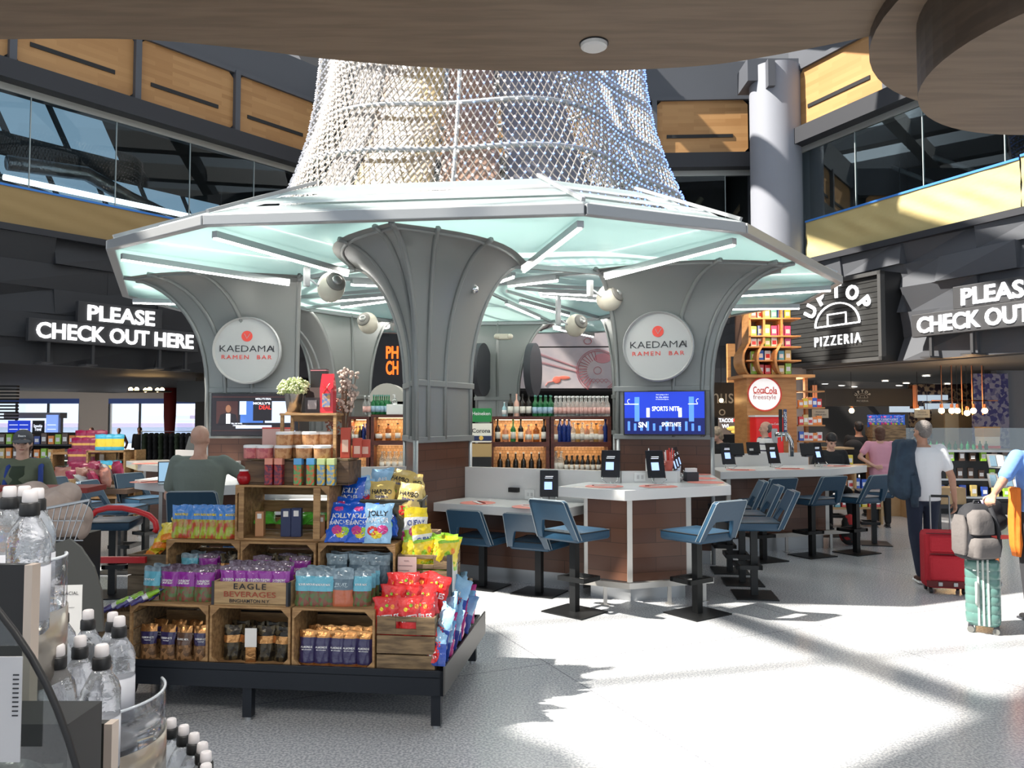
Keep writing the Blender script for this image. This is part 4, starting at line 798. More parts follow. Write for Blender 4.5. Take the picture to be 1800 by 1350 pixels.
ob('stencil_lettering',MB().text('EAGLE',Tf((-.0,-.004,.112)),h=.034,w=.2,m=0,bold=.01,spacing=1.2).text('BEVERAGES',Tf((0,-.004,.066)),h=.032,w=.32,m=1,bold=.01).text('BINGHAMTON N.Y.',Tf((0,-.004,.027)),h=.02,w=.25,m=0,bold=.01),[INK,mat('stencil red',(.32,.07,.04),.7)],eb)
ob('corner_iron',MB().box(-.238,-.222,-.004,.0,0,.14).box(.222,.238,-.004,.0,0,.14).box(.235,.238,-.004,.03,0,.14),DGREY,eb)
crate(-2.07,.52,.302,.34,.4,.56,'dark-framed weathered crate at the left end, yellow packs on top',openf='top',boards=4,m=mat('grey crate wood',(.17,.13,.085),.7,col2=(.11,.08,.05),scale=5,stretch=(1,7,7),bump=.3))
crate(-2.02,.05,.302,.26,.36,.3,'low crate at the left end heaped with striped packets',openf='top',m=OLDW)
lb_=crate(-1.075,.50,ZR3+.357,.70,.26,.155,'long dark-stained box near the top, candy tubes leaning on its front',openf='top',boards=1,m=mat('dark stained box',(.13,.075,.04),.6,col2=(.07,.04,.024),scale=4,stretch=(1,6,6),bump=.3))
# metal crate of gold gummy bags
mc=thing('metal_crate','battered grey metal crate holding gold gummy bags','crate',D(-.47,.60,.975),TH+.12); MTC=mat('battered metal',(.10,.095,.075),.45,.6,bump=.3,scale=8)
ob('walls',MB().box(-.2,.2,0,.008,0,.25).box(-.2,.2,.3,.308,0,.25).box(-.2,-.192,0,.3,0,.25).box(.192,.2,0,.3,0,.25).box(-.2,.2,0,.3,0,.008),MTC,mc); ob('rim',MB().tube([(-.2,0,.25),(.2,0,.25),(.2,.3,.25),(-.2,.3,.25)],.009,6,closed=True),MTC,mc)
b=MB()
for i in range(6): b.box(-.13+.05*i,-.115+.05*i,-.001,.004,.145,.165)
ob('punched_holes',b,BLACK,mc); ob('emblem',MB().box(.05,.13,-.003,.0,.185,.22),mat('sticker',(.7,.35,.15),.5),mc)
crate(-.47,.83,.302,.42,.4,.34,'plank box hidden low behind the metal crate',openf='top',m=OLDW); crate(-.47,.88,.645,.42,.3,.325,'plank box carrying the back of the metal crate',openf='top',m=OLDW)
# bags ---------------------------------------------------------------------
def bagmesh(w,h,d,zones,seed=1,crump=.006,stand=True,nx=10,nz=14,hole=False,pillow=False):
    r=random.Random(seed); mb=MB(); P=[r.uniform(0,6) for _ in range(8)]
    def th(u,v):
        e=1-abs(2*u-1)**3
        if pillow: q=math.sin(PI*min(1,max(0,v)))**.55
        elif stand: q=(1-v)**.45*.95+.06 if v>0.04 else .85
        else: q=math.sin(PI*min(1,v*.92+.08))**.6
        if v>.9: q=min(q,.05)
        return d/2*e*q
    def pt(u,v,s):
        wr=crump*(math.sin(u*17+P[0]+v*5)*math.sin(v*13+P[1])+.6*math.sin(u*31+v*23+P[2]))
        ww=w*(1-.04*math.sin(PI*v)+.02*math.sin(v*9+P[3])); return ((u-.5)*ww+wr*.4,s*(th(u,v)+abs(wr)*.8*(1 if .03<u<.97 else 0)),v*h+ (.02*h*math.sin(u*7+P[4]) if v>.95 else 0))
    mf=lambda u,v:next(m for a,m in zones if v<a)
    mb.sheet(lambda u,v:pt(u,v,-1),nx,nz,mf=mf); mb.sheet(lambda u,v:pt(1-u,v,1),nx,nz,mf=mf)
    mb.sheet(lambda u,v:(pt(u,0,-1)[0],pt(u,0,-1)[1]*(1-2*v),0),nx,1,m=0)
    mb.surf=lambda x,z:pt(min(.97,max(.03,x/w+.5)),min(.97,max(.02,z/h)),-1)[1]
    return mb
def bagsrc(name,w,h,d,zones,mats,txt=None,seed=1,cat='candy bag',art=None,**k):
    t=thing(name,'x',cat); bm_=bagmesh(w,h,d,zones,seed,**k); ob('film',bm_,mats,t,smooth=True)
    if txt or art:
        b=MB()
        # lettering wraps on the belly: sit just proud of the film
        yy=-d/2*(.75 if not k.get('pillow') else .98)-.006
        ms=[]
        for (s,z,hh,ww,m,ti) in (txt or []):
            if m not in ms: ms.append(m)
            b.text(s,Tf((0,yy,z*h),0,ti),h=hh,w=ww,m=ms.index(m),bold=.025)
        for (x,z,rx,rz_,m) in (art or []):
            if m not in ms: ms.append(m)
            b.lathe([(0.001,0),(1,0),(.8,.004),(0.001,.006)],14,ms.index(m),T=Matrix.Translation((x*w,yy+.004,z*h))@Matrix.Rotation(PI/2,4,'X')@Matrix.Diagonal((rx,rz_,1,1)))
        b.v=[(x,bm_.surf(x,z)-.0025+min(0,y-yy)*.3,z) for x,y,z in b.v]
        ob('printed_front',b,ms,t)
    return Src(t)
def film(nm,c,**k): k.setdefault('rough',.28); k.setdefault('coat',.5); return mat(nm,c,bump=.35,scale=22,**k)
PUR=film('purple film',(.26,.025,.30)); PURD=mat('smoky clear film',(.25,.20,.27),.15,col2=(.10,.07,.10),scale=30); GUM=mat('mixed gummies window',(.22,.06,.05),.25,col2=(.10,.16,.06),scale=45,kind='voronoi')
TEAL=film('teal film',(.12,.42,.55)); GOLD=mat('copper gold foil',(.55,.27,.10),.25,.8,bump=.5,scale=14); NVY=film('dark violet film',(.030,.022,.085)); NUT=mat('nuts window',(.30,.16,.07),.4,col2=(.10,.05,.02),scale=50,kind='voronoi'); BRN=film('brown film',(.10,.05,.03))
RDF=film('glossy red film',(.62,.02,.02)); YLF=film('yellow film',(.80,.62,.03)); GRF=film('lime film',(.28,.55,.04)); BLF=film('bright blue film',(.008,.10,.58)); LBF=film('light blue film',(.30,.55,.80)); GDF=film('pale gold film',(.62,.46,.15)); ORF=film('orange film',(.8,.25,.03)); PKF=film('magenta film',(.60,.05,.25)); WHF=film('white film',(.78,.78,.8)); DBF=film('deep blue film',(.02,.06,.32)); PEA=film('dried fruit window',(.48,.13,.06)); SLT=film('slate film',(.10,.16,.21))
FR=MT['white']; 
nutN=bagsrc('nut_pouch',.10,.20,.05,[(.40,0),(.78,1),(1.1,2)],[NUT,NVY,GOLD],[('PREMIUM NUTS',.62,.012,.07,FR,0),('roasted',.55,.007,.04,FR,0)],1,cat='snack pouch')
nutB=bagsrc('nut_pouch',.10,.20,.05,[(.38,0),(.76,1),(1.1,2)],[NUT,BRN,GOLD],[('SUPER MIX',.60,.012,.07,FR,0)],2,cat='snack pouch')
drk=bagsrc('dark_chocolate_pouch',.10,.20,.05,[(.05,2),(.72,1),(1.1,2)],[NUT,NVY,GOLD],[('ALMONDS',.52,.012,.07,FR,0),('dark chocolate',.45,.007,.06,FR,0)],3,cat='snack pouch')
smk=bagsrc('smoky_pouch',.11,.20,.05,[(.5,0),(.7,1),(1.1,0)],[mat('dim gold bits',(.08,.06,.03),.25,.3,col2=(.02,.015,.01),scale=40,kind='voronoi'),GOLD],None,4,cat='snack pouch')
pur=bagsrc('gummy_pouch',.125,.20,.055,[(.38,0),(.80,1),(1.1,2)],[GUM,PUR,PURD],[('RAINBOW',.60,.015,.075,FR,0),('GUMMY BEARS',.53,.011,.08,FR,0)],5,cat='snack pouch')
tea=bagsrc('gummy_pouch',.12,.20,.055,[(.42,0),(.80,1),(1.1,2)],[GUM,TEAL,mat('bluish clear film',(.32,.42,.48),.12,col2=(.18,.25,.3),scale=30)],[('SOUR MIX',.62,.013,.07,FR,0)],6,cat='snack pouch')
frt=bagsrc('dried_fruit_pouch',.135,.22,.06,[(.40,0),(.70,1),(1.1,2)],[PEA,SLT,MT['bluish clear film']],[('FRUIT',.58,.016,.07,mat('pale print',(.45,.55,.6),.5),0),('gummy rings',.52,.009,.08,MT['pale print'],0)],7,cat='snack pouch')
sky=bagsrc('candy_bag_red',.16,.23,.05,[(.12,0),(.3,0),(1.1,0)],[RDF],[('SKITTLES',.50,.035,.13,WHF,0)],8,stand=False,crump=.010,art=[(.2,.75,.012,.014,ORF),(-.2,.72,.012,.012,YLF),(.0,.8,.01,.01,GRF)])
yel=bagsrc('candy_bag_yellow',.15,.20,.05,[(.1,1),(.86,0),(1.1,1)],[YLF,GRF],[('Sours',.3,.025,.09,GRF,0)],9,stand=False,crump=.010,art=[(-.12,.6,.018,.025,GRF),(.15,.68,.014,.02,ORF)])
chw=bagsrc('candy_bag_chews',.15,.22,.05,[(.35,0),(.7,1),(1.1,2)],[GRF,WHF,YLF],[('CHEWY',.55,.035,.11,DBF,0)],10,stand=False,crump=.01,art=[(.1,.25,.03,.03,ORF),(-.15,.3,.025,.03,PKF)])
har=bagsrc('gummy_bag_gold',.17,.23,.06,[(.08,1),(1.1,0)],[GDF,mat('dark gold film',(.35,.22,.05),.3)],[('HARIBO',.68,.032,.13,INK,0),('Goldbears',.54,.018,.085,DBF,0)],11,stand=False,crump=.009,art=[(-.12,.2,.03,.03,RDF),(.12,.22,.03,.035,GDF),(.0,.25,.02,.02,GRF)])
jol=bagsrc('hard_candy_bag',.19,.26,.06,[(1.1,0)],[BLF],[('JOLLY',.62,.045,.13,WHF,0),('RANCHER',.47,.03,.14,WHF,0)],12,stand=False,crump=.013,art=[(-.1,.28,.035,.03,PKF),(.15,.25,.03,.028,GRF),(.02,.18,.03,.025,YLF),(-.12,.83,.03,.02,PKF)])
jl2=bagsrc('hard_candy_bag',.18,.25,.06,[(.5,0),(1.1,0)],[LBF],[('JOLLY',.72,.045,.13,INK,0),('RANCHER',.57,.032,.14,WHF,0)],13,stand=False,crump=.01,art=[(-.15,.3,.035,.03,RDF),(.2,.33,.035,.03,PKF),(.0,.2,.035,.025,YLF)])
air=bagsrc('taffy_bag',.15,.24,.055,[(.45,1),(1.1,0)],[LBF,DBF],[('AIR',.62,.03,.07,WHF,0),('HEADS',.48,.03,.1,RDF,0)],14,stand=False,crump=.01,art=[(.0,.26,.045,.05,RDF),(.0,.26,.03,.03,WHF)])
aip=bagsrc('taffy_bag',.14,.26,.05,[(1.1,0)],[PKF],[('AIRHEADS',.5,.03,.11,WHF,0)],15,stand=False,crump=.01)
blu=bagsrc('tropical_pouch',.105,.215,.05,[(.55,0),(1.1,1)],[film('tropical art film',(.35,.45,.04),col2=(.45,.06,.03)),film('sky blue pouch film',(.05,.22,.60))],[('MANGO',.72,.016,.06,YLF,0)],16,cat='snack pouch')
grn=bagsrc('green_crisps_bag',.12,.17,.05,[(1.1,0)],[film('bright leaf green film',(.12,.60,.06))],None,17,stand=False,pillow=True,cat='snack pouch')
lm=bagsrc('striped_packet',.08,.2,.025,[(.3,0),(.5,1),(.8,2),(1.1,0)],[film('dark violet packet',(.06,.05,.2)),WHF,GRF],None,18,stand=False)
ylp=bagsrc('yellow_gum_pack',.11,.17,.04,[(.25,1),(.85,0),(1.1,0)],[YLF,ORF],None,19,stand=False,crump=.010)
def place(src,n,fn,what,where,group,seed=0,names=None):
    r=random.Random(seed)
    for i in range(n):
        x,y,z,rz,rx,pos=fn(i,r)
        q=D(x,y,z); src_=src[i%len(src)] if isinstance(src,list) else src; w_=what[i%len(what)] if isinstance(what,list) else what
        o=src_.put(q,0,'%s %s, %s'%(w_,where,pos),group); o.rotation_euler=(Matrix.Rotation(TH+rz,3,'Z')@Matrix.Rotation(rx,3,'X')@Matrix.Rotation(r.uniform(-.22,.22) if src_ in ROLL else 0,3,'Y')).to_euler()
ROLL=[sky,yel,chw,har,air,aip,ylp,lm]
def grid(x0,x1,y0,dy,z,cols,lean=-.06,jr=.15,lift=0,rows=9):
    def f(i,r):
        c,k=i%cols,i//cols; n='' 
        return (x0+(x1-x0)*(c+.5)/cols+r.uniform(-.008,.008),y0+dy*k,z+lift*k,r.uniform(-jr,jr),lean,nth(c,cols)+(' in front' if k==0 else ', row %s'%['','two','three','four'][k]))
    return f
place([nutN,nutN,nutB,nutN],8,grid(-1.88,-1.44,.10,.12,.317,4),['navy nut pouch','navy nut pouch','brown nut pouch','navy nut pouch'],'in the left bottom crate','nut pouches',1)
place(smk,8,grid(-1.37,-.96,.14,.1,.317,4,jr=.35),'dim smoky snack pouch','in the middle bottom crate','dim pouches',2)
tagc=thing('price_card','white price card leaning in the middle bottom crate','card',D(-1.18,.09,.345),TH+.1); ob('card',MB().box(-.035,.035,0,.004,.06,.17),PAPW,tagc); ob('foil_foot',MB().box(-.03,.03,.0,.02,-.028,.06),GOLD,tagc)
place(drk,10,grid(-.87,-.44,.09,.11,.317,5,jr=.1),'dark violet pouch','in the right bottom crate','dark violet pouches',3)
place([tea,pur,pur,pur],8,grid(-1.89,-1.45,.13,.09,.657,4,jr=.2),['pale blue gummy pouch','purple gummy pouch','purple gummy pouch','purple gummy pouch'],'on the left ledge','gummy pouches on the lower ledge',4)
place(pur,10,grid(-1.36,-.98,.10,.08,.68,5,jr=.25,lift=.015),'purple gummy pouch','in the stencilled box','gummy pouches on the lower ledge',5)
place(tea,8,grid(-.89,-.69,.10,.085,.657,3,jr=.25),'pale blue gummy pouch','right of the stencilled box','gummy pouches on the lower ledge',6)
place(frt,1,lambda i,r:(-.63,.11,.657,.0,-.05,'big slate one'),'dried fruit pouch with orange rings','on the right ledge','gummy pouches on the lower ledge',7)
place(tea,3,grid(-.57,-.46,.13,.09,.657,1,jr=.1),'pale blue gummy pouch','beside the big slate pouch','gummy pouches on the lower ledge',8)
place([tea,pur,smk],6,grid(-1.87,-1.46,.50,.1,.675,3),['pale blue pouch','purple pouch','dark pouch'],'inside the left second-row crate','pouches inside the second row',9)
place([pur,smk],6,grid(-1.36,-.97,.48,.1,.675,3),['purple pouch','dark pouch'],'inside the middle second-row crate','pouches inside the second row',10)
SL2=bagsrc('dark_teal_pouch',.14,.22,.05,[(.7,0),(1.1,1)],[SLT,MT['bluish clear film']],None,31,cat='snack pouch')
place(SL2,6,grid(-.86,-.44,.47,.1,.675,3),'slate blue pouch','inside the right second-row crate','pouches inside the second row',11)
place(blu,9,grid(-1.90,-1.50,.52,.0,ZR3+.0,9,jr=.7,lean=-.03),'sky blue tropical pouch','beside the big crate','sky blue pouches',12)
place(grn,7,lambda i,r:(-1.70+.11*i,.70+.02*(i%2),ZR3+.075,r.uniform(-.6,.6),-1.2,nth(i,7)),'bright green snack bag','lying behind the blue pouches','green bags',13)
def heap(x0,x1,y0,y1,z,cols,rx0,rx1,dz=.0,jr=.5):
    def f(i,r):
        c,k=i%cols,i//cols; fx=(c+.5)/cols
        return (x0+(x1-x0)*fx+r.uniform(-.012,.012),y0+(y1-y0)*min(1,k*.33)+r.uniform(-.01,.01),z+dz*k,r.uniform(-jr,jr),r.uniform(rx0,rx1),nth(c,cols)+' in '+['front','the second row','the third row','the back row'][k])
    return f
place(sky,15,heap(-.34,-.10,.07,.34,.50,5,-.4,.05,.05,.35),'glossy red candy bag','in the plank box','red candy bags in the plank box',14)
place(yel,14,heap(-.35,-.07,.50,.74,.80,7,-.4,.2,.02,.9),'yellow candy bag','in the stencilled crate','yellow candy bags',15)
place(chw,3,lambda i,r:((-.36,-.29,-.22)[i],(.60,.54,.5)[i],(.93,.97,.87)[i],(-.5,.3,.8)[i],-.2,nth(i,3)),'white and green chewy sweets bag','poking out behind the yellow bags','chewy sweets bags',16)
place(har,4,lambda i,r:((-.55,-.38,-.50,-.36)[i],(.64,.62,.76,.78)[i],(1.12,1.11,1.20,1.17)[i],(.1,-.12,-.2,.3)[i],(-.22,-.2,-.4,-.5)[i],nth(i,4)),'gold gummy bear bag','in the metal crate','gold gummy bags',17)
place([air,WH] if False else air,3,lambda i,r:((-.62,-.66,-.58)[i],(.66,.7,.8)[i],(1.13,1.16,1.2)[i],(.5,.9,.2)[i],-.5,nth(i,3)),'white and blue sweets bag','left of the gold gummy bags','mixed bags beside the gold ones',18)
place([jol,jol,jl2],3,lambda i,r:((-.76,-.63,-.515)[i],(.44,.435,.43)[i],(ZR3,ZR3,ZR3)[i],(.1,.0,.05)[i],(-.45,-.4,-.25)[i],nth(i,3)+' in front'),['royal blue candy bag','royal blue candy bag','light blue candy bag'],'on the right second-row crate','hard candy bags',19)
place(jol,5,lambda i,r:((-.79,-.70,-.77,-.60,-.50)[i],(.53,.55,.66,.63,.52)[i],(ZR3+.02,ZR3+.05,ZR3+.14,ZR3+.09,ZR3+.03)[i],(-.2,.1,-.3,.2,.3)[i],(-.35,-.6,-.2,-.8,-.6)[i],nth(i,5)+' behind'),'royal blue candy bag','on the blue-bag crate','hard candy bags',20)
place([air,air,aip],9,lambda i,r:(-.055+.002*i,.04+.115*i,.35+.02*(i>3),(-.75 if i%2 else -.55),-.30+.1*(i%3),nth(i,9,'front')),['blue and red taffy bag','blue and red taffy bag','magenta taffy bag'],'leaning in the right side tray','taffy bags in the side tray',21)
place(air,5,lambda i,r:(-.045,.12+.15*i,.44+.07*(i>2),-.9+.3*(i%2),-.15,nth(i,5,'front')),'dark blue taffy bag','standing behind the side tray row','taffy bags in the side tray',22)
place(lm,9,lambda i,r:(-2.1+.032*i,.03+.03*(i%3),.60+.008*i,-.9+.1*(i%3),-1.15,nth(i,9)),'striped packet','heaped on the low left crate','striped packets',23)
place(ylp,6,lambda i,r:(-2.16+.04*i,.60+.04*(i%2),.82+.03*i,-.5+.2*i,-.9,nth(i,6)),'yellow gum pack','heaped on the weathered left crate','yellow packs',24)
# boxes inside the top crate
for i,(x,w_,h,m,lb) in enumerate([(-1.34,.055,.16,mat('tan carton',(.45,.22,.10),.5),'tan upright tea box in the big top crate'),(-1.16,.065,.18,mat('navy carton',(.02,.03,.09),.4),'navy upright tea box, left of two in the big top crate'),(-1.09,.065,.185,MT['navy carton'],'navy upright tea box, right of two in the big top crate'),(-.92,.05,.14,MT['tan carton'],'tan tea box leaning at the right of the big top crate')]):
    t=thing('tea_box',lb,'box',D(x,.54,ZR3+.015),TH+(.15 if i!=3 else .4)); ob('carton',MB().box(-w_/2,w_/2,0,.05,0,h),m,t,bev=.002); ob('label',MB().box(-w_*.25,w_*.25,-.0015,0,h*.72,h*.92),PAPW,t)
# candy tubes
CT={}
for k,(c,cap) in enumerate(((mat('berry sweets',(.35,.03,.03),.3,col2=(.10,.02,.05),scale=60,kind='voronoi'),mat('coral tube top',(.70,.28,.2),.4)),(mat('rainbow sweets',(.60,.12,.04),.3,col2=(.1,.35,.12),scale=55,kind='voronoi'),mat('blue tube top',(.12,.38,.7),.4)),(mat('sunny sweets',(.60,.40,.05),.3,col2=(.12,.28,.45),scale=55,kind='voronoi'),mat('green tube top',(.55,.65,.3),.4)))):
    t=thing('candy_tube','x','candy tube'); ob('clear_tube',MB().box(-.026,.026,0,.045,0,.13),c,t,bev=.004); ob('carton_top',MB().box(-.0265,.0265,-.001,.046,.13,.172),cap,t,bev=.003); CT[k]=Src(t)
for i,(x,k,lb) in enumerate([(-1.095,0,'dark berry candy tube, leftmost of six'),(-1.03,0,'dark berry candy tube, second from the left'),(-.90,1,'blue-topped rainbow candy tube, third from the left'),(-.815,1,'blue-topped rainbow candy tube, fourth from the left'),(-.745,2,'green-topped candy tube, fifth from the left'),(-.68,2,'green-topped candy tube, rightmost of six')]): CT[k].put(D(x-.15,.452,ZR3+.357),TH,lb,'candy tubes leaning on the long box')
t=thing('candy_apple_jar','small dark red candy apple jar at the left of the long box','jar',D(-1.43,.50,ZR3+.357)); ob('body',MB().lathe([(.03,0),(.045,.03),(.042,.06),(.03,.075),(.03,.085)],16),mat('cherry red glass',(.35,.01,.015),.1),t,smooth=True); ob('foil_top',MB().cyl((0,0,.085),.03,.01,14),WHITE,t)
# round tubs of sweets
tub={}
for k,c in enumerate((mat('pink sweets',(.62,.22,.20),.3,col2=(.45,.1,.12),scale=45,kind='voronoi'),mat('amber sweets',(.62,.34,.16),.3,col2=(.42,.18,.07),scale=45,kind='voronoi'))):
    t=thing('sweet_tub','x','tub'); ob('clear_body',MB().lathe([(.052,0),(.055,.005),(.055,.07)],20),c,t,auto=50); ob('white_lid',MB().lathe([(.057,.068),(.057,.083),(.05,.087)],20),WHITE,t,auto=40); tub[k]=Src(t)
zt3=ZR3+.357+.155
bc_=thing('board_cover','thin board lying across the long box under the tubs','board',D(-1.075,.52,zt3),TH); ob('plank',MB().box(-.34,.34,-.01,.22,0,.012),OLDW,bc_)
zt4=zt3+.013
for i,(x,y,z,k,lb) in enumerate([(-1.25,.53,0,0,'pink sweet tub, leftmost in the bottom row'),(-1.155,.51,0,0,'pink sweet tub, second in the bottom row'),(-1.03,.51,0,1,'amber sweet tub in the bottom row under the single tub'),(-.89,.52,0,1,'amber sweet tub in the bottom row, fourth from the left'),(-.77,.52,0,1,'amber sweet tub in the bottom row, rightmost'),(-1.03,.53,.087,1,'amber sweet tub stacked at front left of the little shelf'),(-.99,.64,.087,1,'amber sweet tub behind the stacked front one'),(-.88,.60,.087,1,'amber sweet tub inside the little shelf frame'),(-.80,.66,.087,1,'amber sweet tub at right inside the little shelf frame'),(-.99,.64,0,1,'amber sweet tub in the back row at left'),(-.88,.64,0,1,'amber sweet tub in the back row, middle'),(-.79,.64,0,1,'amber sweet tub in the back row, right')]): tub[k].put(D(x-.14,y,zt4+z),TH,lb,'round sweet tubs near the top')
t=thing('pink_box','pale pink sweets box standing behind the tubs','box',D(-1.31,.72,zt4),TH); ob('carton',MB().box(-.1,.1,0,.05,0,.2),mat('pale pink carton',(.68,.42,.38),.5),t,bev=.003); ob('edge_band',MB().box(-.101,.101,-.001,.0,.19,.2),RED,t)
for i,(x,h,lb) in enumerate([(-.655,.2,'tall red sweets box right of the tubs'),(-.59,.13,'short red sweets box right of the tubs'),(-.55,.12,'short red sweets box farthest right on the long box')]):
    t=thing('red_box',lb,'box',D(x-.13,.60+.05*i,zt4),TH+.2); ob('carton',MB().box(-.03,.03,0,.06,0,h),mat('brick red carton',(.50,.07,.04),.5),t,bev=.003); ob('label',MB().box(-.02,.02,-.0015,0,h*.2,h*.6),mat('cream print',(.75,.5,.4),.5),t)
# little shelf frame with plant
SH=thing('display_shelf','small pine shelf frame carrying the potted flowers','shelf',D(-1.02,.56,zt4),TH); w_=.19
ob('side_post',MB().box(-w_,-w_+.02,-.01,.01,0,.28).box(w_-.02,w_,-.01,.01,0,.28).box(-w_,-w_+.02,.16,.18,0,.28).box(w_-.02,w_,.16,.18,0,.28),OAK,SH); ob('top_board',MB().box(-w_-.005,w_+.005,-.015,.19,.28,.295),OAK,SH,bev=.002); ob('rail',MB().box(-w_,w_,.165,.175,.24,.28),OAK,SH)
zp=zt4+.296
pp=thing('potted_flowers','cream-green blossom cluster in a shiny metal pot','potted plant',D(-1.15,.63,zp)); ob('pot',MB().lathe([(.045,0),(.062,.125),(.066,.13),(.058,.125),(.05,.11)],24),mat('shiny tin',(.50,.47,.43),.25,.9),pp,smooth=True); ob('saucer',MB().cyl((0,0,-.001),.055,.008,20),OAK,pp)
b=MB(); r=random.Random(4)
for i in range(420):
    a=r.random()*2*PI; e=math.acos(1-r.random()*1.35); q=.088*(.75+.35*r.random()); c=(q*math.sin(e)*math.cos(a)*1.15,q*math.sin(e)*math.sin(a)*1.1,.155+q*math.cos(e)*.85); s=.007+.006*r.random(); b.add([(c[0]+x*s,c[1]+y*s,c[2]+z*s) for x,y,z in oct_],of)
tag(ob('blossoms',b,mat('cream green blossom',(.68,.70,.42),.6,col2=(.45,.55,.25),scale=30),pp),kind='stuff')
b=MB()
for i in range(60):
    a=r.random()*2*PI; q=.02+.05*r.random(); b.tube([(0,0,.1),(q*math.cos(a),q*math.sin(a),.12+.09*r.random())],.002,3)
tag(ob('stems',b,mat('stem green',(.15,.25,.06),.6),pp),kind='stuff')
def gbag(x,y,w,h,m,m2,label,rib=None,cat='gift bag'):
    t=thing('gift_bag',label,cat,D(x,y,zp),TH); b=MB(); b.loft([[(-w/2,0,0),(w/2,0,0),(w/2,.06,0),(-w/2,.06,0)],[(-w/2,-.005,h*.6),(w/2,-.005,h*.6),(w/2,.065,h*.6),(-w/2,.065,h*.6)],[(-w*.46,.025,h),(w*.46,.025,h),(w*.46,.035,h),(-w*.46,.035,h)]]); ob('paper',b,m,t)
    ob('print',MB().box(-w*.3,w*.3,-.008,-.003,h*.15,h*.5),m2,t)
    if rib: ob('ribbon',MB().tube([(-w*.3,-.012,h*.75),(0,-.02,h*.62),(w*.3,-.012,h*.75),(0,-.02,h*.6),(-w*.2,-.012,h*.5)],.006,5),rib,t)
gbag(-1.01,.60,.10,.17,mat('dark brown foil',(.04,.025,.022),.25),mat('silver print',(.35,.3,.3),.4),'dark brown coffee bag with a silver label beside the blossoms')
gbag(-.915,.60,.09,.26,mat('red gift paper',(.60,.02,.035),.3,coat=.5),mat('gift print',(.65,.35,.12),.4,col2=(.1,.2,.4),scale=40),'red gift bag with a ribbon on the little shelf',rib=RDF)
t=thing('black_box','tall black box with a rose band standing behind the coffee bag','box',D(-1.01,.70,zp),TH); ob('carton',MB().box(-.055,.055,0,.05,0,.30),mat('matt black carton',(.02,.017,.017),.4),t,bev=.002); ob('band',MB().box(-.056,.056,-.001,.051,.285,.292),mat('rose band',(.5,.18,.2),.4),t)
t=thing('dried_flowers','dried pale blossom sprigs beside the red gift bag','dried flowers',D(-.83,.70,zp-.25)); b=MB(); c=MB()
for i in range(26):
    a=r.uniform(-.8,1.0); q=r.uniform(.02,.07); z=r.uniform(.28,.55); e=(.05*math.sin(a)*1.4+q*.5,r.uniform(-.03,.03),z); b.tube([(0,0,.0),(e[0]*.5,e[1]*.5,z*.6),e],.0022,4)
    for _ in range(5): s=.011; c.sph((e[0]+r.uniform(-.02,.02),e[1]+r.uniform(-.02,.02),e[2]+r.uniform(-.03,.02)),s,6)
ob('twigs',b,mat('twig brown',(.14,.07,.04),.7),t); tag(ob('dry_blossoms',c,mat('dry blossom',(.52,.40,.34),.7),t),kind='stuff')
t=thing('dried_bouquet','russet dried bouquet hanging behind the little shelf','dried flowers',D(-.93,.78,zt4)); b=MB()
for i in range(260):
    a=r.random()*2*PI; z=r.random(); q=(.03+.06*z)*math.sqrt(r.random()); s=.008; b.add([(q*math.cos(a)+x*s,q*math.sin(a)+y*s,.12+.28*z+w2*s) for x,y,w2 in oct_],of)
tag(ob('russet_florets',b,mat('russet floret',(.30,.10,.06),.7,col2=(.42,.2,.15),scale=20),t),kind='stuff'); ob('stem_bundle',MB().cyl((0,0,0),.02,.14,8),MT['twig brown'],t)
# ================= PEOPLE =================
def limb(mb,a,b,ra,rb):
    mb.tube([a,b],[ra,rb],10); mb.sph(a,ra*1.0,10); mb.sph(b,rb*1.0,10)
def chain(mb,P,r):
    for i in range(len(P)-1): limb(mb,P[i],P[i+1],r[i],r[i+1])
def hand(mb,w,d,nrm,s=1,curl=.5,side=1):
    d=Vector(d).normalized(); n=Vector(nrm); n=(n-d*n.dot(d)).normalized(); x=d.cross(n)*side; w=Vector(w)
    for k in(-1,0,1): limb(mb,w+d*.01*s+x*.014*k*s,w+d*.075*s+x*.022*k*s,.014*s,.015*s)
    for k,(o,l) in enumerate(((-.034,.068),(-.012,.078),(.011,.073),(.033,.056))):
        a=w+d*.082*s+x*o*s; c=curl*(1+.12*k); p=a; dd=d.copy()
        for j,f in enumerate((.45,.32,.26)):
            ang=c*(j+.6)*.9; v=(d*math.cos(ang)+n*math.sin(ang)); q=p+v*l*f*s; limb(mb,p,q,(.0095-.0008*j)*s,(.0088-.0008*j)*s); p=q
    p=w+d*.025*s-x*.024*s; q=p+(d*.6-x*.75+n*.25).normalized()*.042*s; t=q+(d*.85-x*.1+n*.5).normalized()*.034*s; limb(mb,p,q,.012*s,.0105*s); limb(mb,q,t,.0105*s,.009*s)
